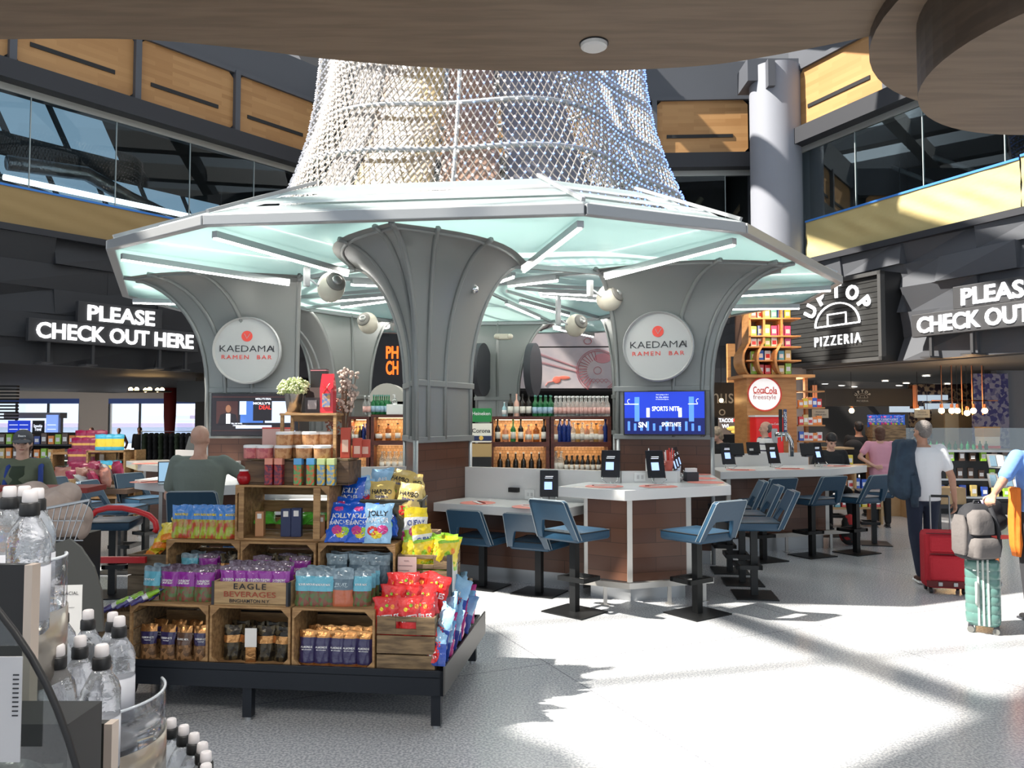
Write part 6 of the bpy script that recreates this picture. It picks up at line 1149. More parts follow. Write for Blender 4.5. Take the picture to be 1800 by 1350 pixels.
for i,(x,wd,h) in enumerate([(-30,1.2,2.6),(-24.5,.7,2.3),(-13,.9,2.0)]):
    t=thing('apron_pylon',['pale pylon outside the left window','pale T-shaped pylon outside, beside the window pier','pale pylon outside the window behind the red pillar'][i],'pylon',(x*1.2,42,-.2)); ob('stem',MB().box(-wd*.4,wd*.4,-.4,.4,0,h),mat('lilac concrete',(.42,.36,.50),.8),t); ob('crossbeam',MB().box(-wd*1.3,wd*1.3,-.5,.5,h,h+.5),MT['lilac concrete'],t)
t=thing('terminal_building','long pale terminal wing outside the left windows','building',(-30,60,-.2)); ob('wall',MB().box(-30,35,0,6,0,1.4),mat('hazy blue facade',(.50,.60,.72),.8),t); ob('roof',MB().box(-30,35,-.5,6,1.4,1.7),MT['lilac concrete'],t)
struct('wall_side',MB().box(-5.2,-4.9,25.5,30.3,0,4),HD)
lamp('AREA',(-15,26,2.8),90,(1,.9,.8),3,(R(35),0,0),name='hall_fill')  # unseen lamp added to lift the dark cream far wall
struct('ceiling_hall',MB().box(-33,-5,23.6,30.3,2.9,3.2),mat('hall ceiling grey',(.10,.095,.09),.7))
# back hall under the mural
BW=struct('wall_rear',MB().box(-5,13.5,25.5,25.8,0,4).box(13.5,13.8,16.5,25.6,0,3).box(16.5,25,21.5,21.8,0,3),HD)
struct('wall_grey',MB().box(10.6,13.4,17.4,17.6,0,2.85),mat('plain grey wall',(.24,.25,.28),.6))
# mural
o=thing('food_mural','pale grey mural with red line drawings of a sliced fruit bowl, chopsticks and a chilli','mural'); o.matrix_world=WB@Matrix.Translation((4.2,-.2,2.5))
ob('panel',MB().box(0,3.6,0,.08,0,.97).box(0,3.6,0,.08,1.0,1.45),mat('mottled mural grey',(.44,.40,.43),.6,col2=(.52,.46,.47),scale=2),o); MRED=mat('mural red line',(.45,.06,.08),.6); MPK=mat('mural salmon',(.75,.18,.12),.6)
b=MB(); cx_,cz_=2.45,.42
for r_ in(.46,.50): b.tube([(cx_+r_*math.cos(R(a)),-.008,cz_+r_*math.sin(R(a))) for a in range(-60,245,8)],.006,4)
for a in range(95,245,11): b.tube([(cx_+.25*math.cos(R(a)),-.008,cz_+.25*math.sin(R(a))),(cx_+.45*math.cos(R(a+3)),-.008,cz_+.45*math.sin(R(a+3)))],.007,4)
b.tube([(cx_+.09*math.cos(R(a)),-.008,cz_+.09*math.sin(R(a))) for a in range(0,360,20)],.006,4,closed=True)
for dz in(0,.035): b.tube([(.95,-.008,.88-dz),(1.98,-.008,.50-dz*.5)],.004,4); b.tube([(.95,-.008,.68-dz),(1.98,-.008,.40-dz*.5)],.004,4)
for i in range(9): a=i*.7; b.tube([(cx_+.05*i-.15+.05*math.cos(R(k)),-.008,.12+.05*(i%2)+.05*math.sin(R(k))) for k in range(0,200,30)],.004,4)
ob('line_drawing',b,MRED,o); b=MB(); b.sph((1.48,-.005,.2),(.10,.006,.085),14).sph((1.65,-.005,.25),(.15,.006,.045),14); b.tube([(1.40,-.008,.17),(1.27,-.008,.14),(1.21,-.008,.06)],.008,4); ob('chilli_drawing',b,MPK,o); ob('leaf_drawing',MB().tube([(2.22+.09*math.cos(R(a)),-.008,1.12+.07*math.sin(R(a))) for a in range(0,360,24)],.007,4,closed=True),MRED,o)
ob('meat_drawing',MB().lathe([(.001,0),(.2,0),(.19,.004),(.001,.005)],14,T=Matrix.Translation((cx_+.12,-.004,cz_+.29))@Matrix.Rotation(PI/2,4,'X')@Matrix.Diagonal((1,.6,1,1))),mat('mural rose',(.55,.25,.28),.6),o)
o=thing('noodle_shop_sign','black sign with tall orange capitals behind the columns','sign'); o.matrix_world=WB@Matrix.Translation((.75,-.2,2.25)); ob('board',MB().box(0,2.3,0,.1,0,1.5),FASC,o)
ob('orange_lettering',MB().text('PH',Tf((.98,-.01,1.12)),h=.30,w=.30,bold=.03,extr=.01).text('CH',Tf((.98,-.01,.75)),h=.34,w=.30,bold=.03,extr=.01).text('C',Tf((1.33,-.01,.75)),h=.34,w=.14,bold=.03,extr=.01),mat('neon orange',(1,.18,.02),.5,em=1.1),o)
# right side food counter hall ------------------------------------------------
COP=mat('copper',(.55,.20,.09),.3,.9); 
o=thing('pizzeria_board','long black pizzeria board over the kitchen with a small white logo','sign',(at(1515,17.0),17.0,2.04)); ob('board',MB().box(-1.1,1.1,0,.1,0,.38),BLACK,o); uptop(o,(0,.2),.20,mat('dim white print',(.4,.4,.38),.5))
for i,px in enumerate((1432,1608)):
    ob('copper_frame',MB().box((px-1515)/1400*17-.05,(px-1515)/1400*17+.05,-.02,.12,-.05,.45),COP,o)
def dl(px,py,lb):
    p=pz(px,py,2.82); t=thing('downlight',lb,'downlight',(p.x,p.y,2.815),0,'round downlights in the food hall ceiling'); ob('lens',MB().cyl((0,0,-.01),.085,.012,16),COOLW,t); ob('trim_ring',MB().tube([(.095*math.cos(R(a)),.095*math.sin(R(a)),-.005) for a in range(0,360,24)],.012,4,closed=True),WHITE,t)
for i,(px,py) in enumerate([(1450,674),(1480,677),(1502,679),(1556,669),(1593,673),(1581,677),(1628,660),(1665,674),(1722,668),(1755,660),(1773,666),(1780,671),(1786,676),(1792,680)]): dl(px,py,'round downlight in the right food hall ceiling, %s'%nth(i,14))
for i,px in enumerate((1655,1673,1683,1700,1711,1731,1613,1497)):
    py=722 if i not in (3,) else 726; D_=15.5 if i<6 else 17.4; p=pd(px,py,D_); t=thing('pendant_bulb','warm glass globe pendant in the pizza kitchen, %s'%['leftmost of the cluster','second of the cluster','third of the cluster','lowest of the cluster','fifth of the cluster','rightmost of the cluster','alone behind the white shirt','alone under the black board'][i],'pendant lamp',tuple(p),group='globe pendants of the pizza kitchen')
    ob('globe',MB().sph((0,0,0),.055,12),WARM,t,smooth=True); ob('socket_cap',MB().cyl((0,0,.05),.03,.08,10),COP,t); ob('cord',MB().tube([(0,0,.1),(0,0,2.8-p.z)],.006,4),BLACK,t)
for i in range(5):
    p=pd(1655+18*i,700,15.8); o=ob('copper_rack_bar',MB().tube([(0,0,0),(0,0,1.0)],.012,5).tube([(-.2,0,.28),(.3,0,.28)],.012,5),COP,loc=(p.x,15.8,1.85)); tag(o,'copper rack bar hanging in the pizza kitchen, %s'%nth(i,5),'rack')
lamp('POINT',(at(1690,15.0),15.0,2.2),13,(1,.6,.3),.2); lamp('POINT',(at(1480,16),16.2,2.0),6,(1,.55,.25),.2); lamp('POINT',(5.2,14.5,2.3),10,(1,.7,.4),.2); lamp('AREA',(at(1560,14),14.3,2.75),18,(1,.85,.7),1.5)
TILE=mat('patterned tile',(.36,.27,.18),.5,col2=(.03,.02,.03),kind='voronoi',scale=14,lo=.45,hi=.5); TILB=mat('blue patterned tile',(.30,.30,.42),.5,col2=(.06,.06,.22),kind='voronoi',scale=14)
o=ob('tile_wall_panel',MB().box(0,2.6,0,.1,0,2.6),TILE,loc=(at(1600,19),19,0)); tag(o,'brown patterned tile wall of the pizza kitchen','tiled wall'); o=ob('tile_wall_panel',MB().box(0,.75,0,.1,0,2.75),TILB,loc=(at(1712,17.2),17.2,0)); tag(o,'blue patterned tile strip beside the grey wall','tiled wall')
t=thing('kitchen_cabinet','pale steel kitchen cabinet glowing behind the deli case','cabinet',(at(1685,18),18,0)); ob('body',MB().box(-.35,.35,0,.5,0,2.0),mat('warm steel',(.30,.24,.16),.4,.3),t); ob('door',MB().box(-.32,-.02,-.02,0,1.0,1.9),mat('pale door',(.55,.5,.38),.4),t); ob('door',MB().box(.02,.32,-.02,0,1.0,1.9),MT['warm steel'],t)
for i,(px,c) in enumerate(((1742,'red'),)):
    t=thing('carton_stack','stack of pizza cartons with a red one at the bottom','carton',(at(1742,16),16,1.05)); ob('red_carton',MB().box(-.17,.17,0,.3,0,.18),RED,t); ob('white_carton',MB().box(-.16,.16,0,.3,.18,.36),WHITE,t); ob('kraft_carton',MB().box(-.17,.17,0,.3,.36,.56),MT['kraft brown'],t)
# deli case
o=thing('deli_case','long dark chilled display case with glass shelves of snacks in front of the pizza kitchen','display case',(at(1715,14.8),14.8,0),R(-6)); DC=mat('dark case metal',(.03,.03,.032),.4,.4)
ob('plinth',MB().box(-1.3,1.15,.1,.8,0,.22),BLACK,o); ob('body',MB().box(-1.3,1.15,.15,.85,.22,1.15),DC,o); 
for z in(.3,.62,.95): ob('shelf',MB().box(-1.3,1.15,-.05+.12*(z>.5)+.1*(z>.9),.2,z,z+.035),STEEL,o)
ob('counter_ledge',MB().box(-1.35,1.2,.0,.9,1.15,1.19),STEEL,o); ob('glass_screen',MB().box(-1.3,1.15,.02,.03,1.19,1.6),glassmat('case glass',(.8,.85,.85),.06),o)
cols=[RDF,GDF,BLF,WHF,GRF,ORF,PUR,BRN,TEAL]
r=random.Random(5); bxs={}
def pbox(m):
    if m.name not in bxs:
        t=thing('snack_box','x','snack box'); ob('carton',MB().box(-.045,.045,0,.06,0,.15),m,t,bev=.004); ob('printed_panel',MB().box(-.03,.03,-.002,0,.04,.1),WHF if m!=WHF else RDF,t); bxs[m.name]=Src(t)
    return bxs[m.name]
CN={RDF:'red',GDF:'gold',BLF:'blue',WHF:'white',GRF:'lime',ORF:'orange',PUR:'purple',BRN:'brown',TEAL:'teal',PKF:'pink',LBF:'light blue',DBF:'navy',YLF:'yellow'}
def packs(fn,n,palette,where,group,sc=1,seed=0):
    r=random.Random(seed)
    for i in range(n):
        m=palette[r.randrange(len(palette))]; x,y,z,rz=fn(i); s_=sc*r.uniform(.85,1.2); pbox(m).put((x,y,z),rz,'%s snack pack %s, %s'%(CN[m],where,nth(i,n)),group,scale=(sc,sc,s_))
c6,s6=math.cos(R(-6)),math.sin(R(-6)); ox,oy=at(1715,14.8),14.8
def DLo(x,y): return ox+c6*x-s6*y,oy+s6*x+c6*y
for z,yy,nm in((.335,-.02,'bottom'),(.655,.1,'middle'),(.985,.0,'top')): packs(lambda i:(*DLo(-1.2+.19*i,yy+.03),z,R(-6)),12,[BRN,WHF,GDF,BRN,DBF,GRF],'on the %s shelf of the deli case'%nm,'packs in the deli case',1.15,int(z*100))
BTW=bottle('green_drink_bottle',.16,.03,GG,None,MT['green glass'])
for i in range(14): BTW.put((*DLo(-1.15+.11*i,.25),1.19),0,'small green bottle behind the case glass, %s'%nth(i,14),'green bottles on the deli case')
t=thing('brochure_rack','slanted wire rack of papers at the right end of the deli case','rack',(at(1775,14.2),14.2,.55),R(-20))
for k in range(2):
    s_=ob('tier',MB().box(-.35,.3,0,.02,0,.3,T=Tm((0,0,.35*k),0,R(-40))),STEEL,t)
    for j in range(5): ob('paper',MB().box(-.32+.12*j,-.22+.12*j,-.012,-.004,.02,.26,T=Tm((0,0,.35*k),0,R(-40))),PAPW if j%2 else SLT,t)
for i,(px,z,wd) in enumerate(((1633,2.20,.5),(1650,2.0,.45),(1590,1.93,.5))): p=pd(px,700,19); o=ob('menu_screen',MB().box(-wd/2*1.6,wd/2*1.6,0,.04,0,.14),em('pale menu glow',(.45,.55,.65),.7),loc=(p.x,18.9,z)); tag(o,'pale glowing menu strip in the pizza kitchen, %s'%['upper','middle','left'][i],'screen')
for i,(px,py,D_) in enumerate(((1442,727,14.6),(1621,727,15.5))): p=pd(px,py,D_); t=thing('notice_sign','small hanging PLEASE CLEAN UP style notice, %s one'%['left','right'][i],'notice',tuple(p)); t['label']='small pale hanging notice card, %s'%['the one right of the shelf tower','the one above the white-shirted man']  [i]; ob('card',MB().box(-.15,.15,0,.01,-.08,.08),mat('dull card',(.30,.29,.24),.6),t); ob('lettering',MB().text('PLEASE',Tf((0,-.002,.03)),h=.025,w=.16).text('CLEAN UP AREA',Tf((0,-.002,-.02)),h=.025,w=.22),INK,t); ob('cord',MB().tube([(-.1,0,.08),(-.1,0,.6)],.004,4).tube([(.1,0,.08),(.1,0,.6)],.004,4),BLACK,t)
# wooden merchandiser beyond the counter end
t=thing('wood_merchandiser','pale wooden merchandiser with cubby shelves beyond the counter end','shelf',(at(1505,13.0),13.0,0),R(5)); PW_=mat('light birch',(.50,.33,.17),.5,col2=(.42,.27,.13),scale=3,stretch=(1,8,1))
ob('frame',MB().box(-.5,.42,0,.45,.98,1.01).box(-.5,.42,0,.45,.6,.63).box(-.5,.42,0,.45,.3,.33).box(-.5,-.47,0,.45,.05,1.3).box(-.05,-.02,0,.45,.3,1.0).box(.39,.42,0,.45,.05,1.25).box(-.5,-.05,0,.45,1.27,1.3),PW_,t)
packs(lambda i:(at(1505,13)-.42+.11*(i%8),13.05,(.33,.63,1.01)[i//8],.1),20,[RDF,TEAL,WHF,ORF,BLF,YLF],'in the wooden merchandiser','packs in the wooden merchandiser',1.0,77)
t=thing('carton_crate','wooden crate topped with blue bags standing high behind the woman in pink','crate',(at(1562,14.3),14.3,1.28)); ob('stand',MB().box(-.33,-.3,0,.3,-1.28,.0).box(.3,.33,0,.3,-1.28,0).box(-.33,.33,.27,.3,-1.28,.0).box(-.33,.33,0,.3,-.02,0),PW_,t); ob('box',MB().box(-.3,.3,0,.3,.15,.38).box(-.3,.3,0,.3,0,.14),OLDW,t)
for i in range(7): jol.put((at(1562,14.3)-.26+.085*i,14.4,1.62),R(rnd.uniform(-50,50)),'bright blue bag on the high crate behind the woman in pink, %s'%nth(i,7),'blue bags on the high crate',scale=.85)
t=thing('low_crate_stand','tan crate on a dark stand behind the white-shirted man','crate',(at(1672,12.6),12.6,0)); ob('crate_box',MB().box(-.2,.2,0,.35,.42,.68),PW_,t,bev=.004); ob('hand_slot',MB().box(-.05,.05,-.004,0,.6,.63),PAPW,t); ob('stand',MB().box(-.24,.24,-.02,.37,.36,.42).box(-.24,-.2,0,.04,0,.36).box(.2,.24,0,.04,0,.36),DGREY,t)
# shelf tower with round drink sign
X0,YT=at(1313,14.0),14.0
def SX(px): return at(px,YT)
def SZ(py): return 1.75+(738-py)*YT/1400
t=thing('shelf_tower','tall curvy birch shelf tower wrapped round a pillar, with a round drinks sign','shelf',(SX(1356),YT,0)); ux=lambda px:SX(px)-SX(1356); BIR=mat('warm birch ply',(.55,.27,.10),.45,col2=(.46,.21,.07),scale=3,stretch=(1,1,7))
ob('pillar_box',MB().box(ux(1313),ux(1400),0,.8,0,SZ(662)),BIR,t); ob('base_board',MB().box(ux(1302),ux(1428),-.15,.85,SZ(664),SZ(659)),BIR,t); ob('core',MB().box(ux(1316),ux(1403),.3,.8,SZ(660),SZ(500)),mat('core brown',(.10,.05,.03),.6),t)
for k,px in enumerate((1316,1341,1372)):
    prof=[(0,500),(0,592),(-6,607),(-20,622),(-22,640),(-12,655),(0,661)]
    y0=.3; pts=[(prof[i][0],prof[i][1]) for i in range(len(prof))]; P=cr([(a,b) for a,b in pts],4); b=MB()
    for (a0,b0),(a1,b1) in zip(P,P[1:]):
        xa,xb=ux(px+a0*.7),ux(px+a1*.7); b.add([(xa-.02,-.12+a0*.006,SZ(b0)),(xa+.02,-.12+a0*.006,SZ(b0)),(xa+.02,y0,SZ(b0)),(xa-.02,y0,SZ(b0)),(xb-.02,-.12+a1*.006,SZ(b1)),(xb+.02,-.12+a1*.006,SZ(b1)),(xb+.02,y0,SZ(b1)),(xb-.02,y0,SZ(b1))],[(0,1,5,4),(1,2,6,5),(3,0,4,7),(2,3,7,6)])
    ob('curved_divider',b,BIR,t)
for k,py in enumerate((532,561,592,611,635)): ob('shelf_board',MB().box(ux(1316-(8 if py>600 else 0)),ux(1404),-.16,.3,SZ(py)-.012,SZ(py)+.012),BIR,t)
q=lamp('AREA',(SX(1350),YT-.6,SZ(560)),9,(1,.62,.3),.5,(R(70),0,0),name='shelf_glow'); 
packs(lambda i:(SX(1326+12*(i%6)),YT-.02,SZ((561,592,611,635,659)[i//6])+.013,0),30,[PKF,RDF,TEAL,WHF,GDF,BLF,GRF,YLF],'in the curvy shelf tower','packs in the shelf tower',1.15,55)
sg=thing('round_drinks_sign','round white drinks sign with red script on the shelf tower','sign',(SX(1343),YT-.02,SZ(693))); ob('disc',MB().lathe([(.29,-.03),(.29,.01),(.28,.015)],40,T=Tf()),mat('glowing white disc',(.85,.83,.82),.5,em=.45),sg); ob('rim',MB().tube([(.29*math.cos(R(a)),-.02,.29*math.sin(R(a))) for a in range(0,360,9)],.014,6,closed=True),RED,sg)
b=MB(); b.text('Coca',Tf((-.10,-.018,.075)),h=.12,w=.2,bold=.012,extr=.004).text('Cola',Tf((.11,-.018,.065)),h=.13,w=.22,bold=.012,extr=.004); b.tube([(-.2,-.02,.02),(-.1,-.02,.0),(.0,-.02,.02),(.1,-.02,.005)],.006,4)
ob('script_lettering',b,RED,sg); ob('lower_lettering',MB().text('freestyle',Tf((0,-.018,-.06)),h=.11,w=.4,bold=.0,extr=.003),mat('pinkish print',(.55,.25,.27),.5),sg)
dm=thing('drinks_machine','red self-service drinks machine set into the shelf tower','drinks machine',(SX(1341),YT-.35,0)); ob('cabinet',MB().box(-.24,.24,0,.35,0,SZ(733)),mat('drinks red',(.70,.02,.02),.35,em=.15),dm,bev=.02); ob('top_cover',MB().box(-.26,.26,-.03,.36,SZ(733),SZ(730)),WHITE,dm); ob('panel',MB().box(.03,.13,-.006,0,1.35,1.6),GREYL,dm); ob('lettering',MB().text('Coca-Cola',Tf((.06,-.008,1.68)),w=.2,bold=.02),WHITE,dm)
# right part of tower: small shelves
t=thing('side_shelf','slim birch side shelf with snacks right of the drinks machine','shelf',(SX(1425),YT+.1,0)); b=MB()
for py in (688,717,748,776): b.box(-.22,.25,-.1,.25,SZ(py)-.012,SZ(py)+.012)
ob('shelf_board',b,BIR,t); ob('post',MB().box(-.02,.03,.1,.2,0,SZ(660)),BIR,t)
packs(lambda i:(SX(1410+8*(i%5)),YT+.05,SZ((717,748,776)[i//5])+.013,0),15,[RDF,WHF,GDF,BLF,ORF,YLF],'on the slim side shelf','packs on the side shelf',1.0,56)
# dark wood cabinet and chalkboard at px 1265-1310
o=ob('dark_wood_panel',MB().box(0,.45,0,.1,0,.95),BIR,loc=(at(1280,17),17,SZ(650)-.2)); tag(o,'orange wood panel with a black niche beside the shelf tower','panel'); o=ob('black_niche',MB().box(0,.2,0,.02,0,.5),BLACK,loc=(at(1287,16.9),16.95,SZ(638)-.15)); tag(o,'black recess in the orange wood panel','recess')
o=thing('hummus_sign','dark sign with pale rounded letters ending in nus behind the right column','sign',(at(1262,16),16,1.75)); ob('board',MB().box(-.6,.5,0,.05,.05,.75),BLACK,o); ob('lettering',MB().text('nus',Tf((.10,-.006,.43)),h=.2,w=.42,bold=.0),mat('dull cream print',(.35,.33,.28),.6),o); ob('lower_lettering',MB().text('o',Tf((.08,-.006,.15)),h=.13),MT['dull cream print'],o)
for i,px in enumerate((1268,1300,1309)): p=pd(px,704,15); t=thing('pendant_bulb','small warm pendant beside the pale rounded lettering, %s'%nth(i,3),'pendant lamp',tuple(p),group='small pendants by the tower'); ob('globe',MB().sph((0,0,0),.04,10),WARM,t,smooth=True); ob('cord',MB().tube([(0,0,.04),(0,0,.9)],.005,4),BLACK,t)
o=thing('taco_poster','colourful lit food poster reading TACOS behind the grey-haired person','poster',(at(1284,16.5),16.5,1.45)); ob('panel',MB().box(-.25,.27,0,.03,0,.36),em('poster dark',(.10,.08,.07),.4),o); ob('food_art',MB().sph((.05,-.01,.12),(.14,.01,.05),12,0).sph((.12,-.01,.05),(.12,.01,.04),12,0).sph((.14,-.012,.29),(.1,.01,.05),12,1),[em('poster yellow',(.6,.4,.08),.6),em('poster red',(.7,.03,.03),.7)],o); ob('lettering',MB().text('TACOS',Tf((-.1,-.012,.29)),h=.08,w=.3,bold=.03).text('WI',Tf((-.12,-.012,.17)),h=.08,bold=.03),MT['tv white'],o)
# equipment on far right counter
for i,(px,py,lb) in enumerate([(1298,803,'black payment terminal back leaning by the column'),(1327,800,'black point-of-sale screen with a white sticker'),(1422,803,'black payment screen beside the beer tap')]):
    p=pz(px,py,1.27); t=thing('pos_screen',lb,'screen',(p.x,p.y,1.27),R(14)); ob('panel',MB().box(-.11,.09,-.01,.012,.02,.18,T=Tm((0,0,0),0,R(-12))),BLACK,t,bev=.008); ob('foot',MB().box(-.05,.05,-.02,.09,0,.02),DGREY,t)
    if i==1: ob('sticker',MB().box(-.08,-.02,-.014,-.011,.06,.09,T=Tm((0,0,0),0,R(-12))),PAPW,t)
p=pz(1385,803,1.27); t=thing('beer_tap','chrome beer tower with tall tap handles reading BUD LIGHT','beer tap',(p.x,p.y+.1,1.27)); ob('tower',MB().tube([(.08,0,0),(.08,0,.2),(.02,0,.30),(-.12,0,.28)],.035,10),MT['chrome'],t,smooth=True)
for i,(x,c) in enumerate(((-.06,BLACK),(.0,mat('tap blue',(.05,.08,.2),.4)))): 
    h=ob('tap_handle',MB().box(x-.022,x+.022,-.03,.0,.32,.62),c,t,bev=.008); ob('spout',MB().tube([(x,-.02,.32),(x,-.05,.26),(x,-.05,.2)],.012,6),MT['chrome'],t)
ob('handle_lettering',MB().text('BUD LIGHT',Tm((.0,-.032,.47),0,PI/2)@Matrix.Rotation(PI/2,4,'Z'),w=.24,bold=.03),WHITE,t)
# ---- left hall: market fixtures ----
for i,(px,c) in enumerate(((24,'tv blue'),(42,'tv blue'),(67,'board'),(91,'pale'))):
    p=pd(px,742,24); o=thing('menu_screen','menu screen in the left hall, %s'%['leftmost deep blue one','second deep blue one','dark one with a script logo','pale blue one at right'][i],'screen',(p.x,24,1.05)); m_=MT['tv blue'] if c=='tv blue' else (em('pale blue glow',(.20,.32,.75),.9) if c=='pale' else DGREY)
    ob('panel',MB().box(-.17,.17,0,.05,0,.85 if i>2 else .68),m_,o); b=MB()
    if i==2: b.text('Smoothie',Tf((0,-.004,.52)),h=.09,w=.26,bold=.02).text('Travel',Tf((0,-.004,.42)),h=.1,w=.2,bold=.02)
    else:
        for k in range(4): b.box(-.13,.13,-.004,-.001,.15+.13*k,.165+.13*k)
    ob('screen_lettering',b,MT['tv white'],o)
o=thing('kiosk_canopy','pale kiosk fascia above the menu screens in the left hall','kiosk',(at(60,24.3),24.3,1.8)); ob('fascia',MB().box(-.85,.85,-.1,.3,0,.17),mat('kiosk grey',(.33,.31,.31),.5),o); ob('post',MB().box(.78,.85,-.05,.1,-1.8,0),MT['kiosk grey'],o)
o=thing('slat_screen','stack of dark horizontal slats hanging at the far left','slat screen',(at(12,17),17,1.75)); 
for k in range(11): ob('slat',MB().box(-.35,.2,0,.1,.07*k+.0,.07*k+.035),BLACK,o)
o=thing('chandelier','low bar lamp of warm globes hanging under the left hall ceiling','chandelier',(at(262,18.5),18.5,2.45)); ob('ring',MB().tube([(.5*math.cos(R(a)),.3*math.sin(R(a)),-.04) for a in range(0,360,20)],.02,5,closed=True),BLACK,o)
for i,(x,y) in enumerate(((-.36,-.15),(-.18,.2),(-.2,-.2),(.1,.2),(.1,-.2),(.3,0))): ob('globe',MB().sph((x,y,0),.05,10),WARM,o,smooth=True)
o=thing('tapered_red_pillar','dark red tapering fabric column in front of the left windows','pillar',(at(299,25),25,0)); ob('shaft',MB().lathe([(.08,.6),(.14,1.2),(.18,1.9),(.19,2.9)],14),mat('dark red fabric',(.18,.012,.012),.7),o,smooth=True); ob('foot',MB().cyl((0,0,0),.12,.6,10),DGREY,o)
o=ob('duct_box',MB().box(-.5,.5,0,.8,0,.45),mat('duct grey',(.06,.06,.06),.6),loc=(at(350,17.5),17.5,2.15)); tag(o,'dark grey ceiling box left of the left column','duct')
o=ob('dark_post',MB().box(-.12,.3,0,.3,0,2.8),BLACK,loc=(at(352,19),19,0)); tag(o,'black post behind the left column','post')
# clothes rail
RK=thing('clothes_rail','metal rail of dark coats in the left hall','clothes rail',(at(295,17.2),17.2,0)); ob('rail',MB().tube([(-.55,0,0),(-.55,0,1.5),(.55,0,1.5),(.55,0,0)],.018,6),STEEL,RK)
for i in range(9): drape('dark coat on the rail, %s'%nth(i,9),[((at(295,17.2)-.46+.115*i,17.2,1.40-.12*k),(.045,.2-.01*k+.02*(k>3),.08)) for k in range(7 if i<6 else 5)],cloth('coat %s'%('black' if i%3 else 'forest'),(.012,.012,.014) if i%3 else (.03,.045,.025)),'hanging_coat','coat',.03)['group']='dark coats on the rail'
for i,(px,D_,z,cx2) in enumerate(((300,16.2,.55,.2),)):
    t=thing('treadmill_panel','grey slanted panel in front of the dark coats','panel',(at(300,14),14,0)); ob('panel',MB().box(-.08,.08,0,.04,.75,1.5,T=Tm((0,0,0),0,0,R(16))),mat('slate panel',(.14,.15,.15),.6),t); ob('foot',MB().box(-.2,.2,-.2,.2,0,.76),DGREY,t)
# crate shelves of pouches behind the left counter
def mshelf(px,w,rows,label,D_):
    t=thing('pine_shelf',label,'shelf',(at(px,D_),D_,0),R(3)); ob('side',MB().box(-w/2,-w/2+.03,0,.4,0,1.25).box(w/2-.03,w/2,0,.4,0,1.25),OAK,t)
    for z in rows: ob('board',MB().box(-w/2,w/2,0,.4,z-.03,z),OAK,t)
    return t
mshelf(188,.62,(.5,.82,1.25),'pine shelf of blue pouches in the left market',13.0); mshelf(140,.9,(.4,.75,1.2),'pine shelf of crimson pouches in the left market',13.4); mshelf(225,.3,(.5,.8,1.1),'slim pine shelf of red packets in the left market',13.2)
BP=bagsrc('blue_pouch',.20,.26,.07,[(.2,0),(.7,1),(1.1,0)],[film('cyan film',(.05,.42,.65)),YLF],None,41,cat='snack pouch'); CP=bagsrc('crimson_pouch',.20,.26,.07,[(.5,0),(.6,1),(1.1,0)],[film('crimson film',(.22,.006,.05)),mat('gold crest',(.6,.35,.1),.4)],None,42,cat='snack pouch')
for i in range(3): BP.put((at(176+15*i,13),13.05,1.255),R(8*i-6),'cyan pouch on top of the blue-pouch shelf, %s'%nth(i,3),'cyan pouches in the left market')
for i in range(3): BP.put((at(176+13*i,13),13.05,.825),R(5*i),'cyan pouch inside the blue-pouch shelf, %s'%nth(i,3),'cyan pouches in the left market')
for i in range(9): k=i//3; CP.put((at(136+(14+2*k)*(i%3)+3*k,13.2),13.1+.06*k,1.02 if k==0 else 1.2+.12*(k-1)),R(10*(i%3)-10),'crimson pouch in the heap, %s %s'%(['lower row','middle row','upper row'][k],nth(i%3,3)),'crimson pouches in the left market')
for i in range(9): BRNP=smk; smk.put((at(104+7*i,13.5),13.45,.755),0,'dark packet low in the crimson-pouch shelf, %s'%nth(i,9),'dark packets in the left market',scale=1.1)
t=thing('small_drawer_box','grey slatted box under the crimson pouches','box',(at(146,12.9),12.95,.77),0); ob('box',MB().box(-.14,.14,0,.25,0,.24),mat('grey slat wood',(.16,.13,.10),.7),t); ob('slat',MB().box(-.12,.12,-.006,0,.03,.1).box(-.12,.12,-.006,0,.13,.2),mat('pale slat',(.32,.29,.25),.6),t)
# low table with bagged bread in front of it
t=thing('low_table','low wooden table heaped with bagged snacks in the left market','table',(at(150,10.6),10.6,0)); ob('table_top',MB().box(-.85,.75,-.35,.4,.80,.86),mat('dark table wood',(.09,.05,.03),.6),t)
for x in(-.8,.65): ob('leg',MB().box(x,x+.06,-.3,-.24,0,.8),BLACK,t); ob('leg',MB().box(x,x+.06,.3,.36,0,.8),BLACK,t)
WBG=[bagsrc('pillow_bag',.20,.26,.11,[(1.1,0)],[m],None,50+i,pillow=True,stand=False,crump=.014,cat='snack bag') for i,m in enumerate((film('white pack film',(.55,.52,.50)),film('salmon pack film',(.50,.22,.16)),film('rose red pack film',(.45,.03,.10))))]
for i in range(18):
    k=i//9; j=i%9; q=WBG[(j*2+k)%3 if j!=4 else 2].put((at(104+13*j,10.6)+.05*k,10.35+.22*k,.88+.07*k),0,'%s pillow bag on the low table, %s row, %s'%(['white','salmon','rose red'][(j*2+k)%3 if j!=4 else 2],['front','back'][k],nth(j,9)),'pillow bags on the low table'); q.rotation_euler=(R(-50+20*(j%3)),0,R(-40+j*23))
t=thing('slatted_crate','pale slatted tray of snacks at the front of the low table','crate',(at(104,10.1),10.1,.86)); ob('tray',MB().box(-.16,.16,-.0,.25,0,.13),PW_,t)
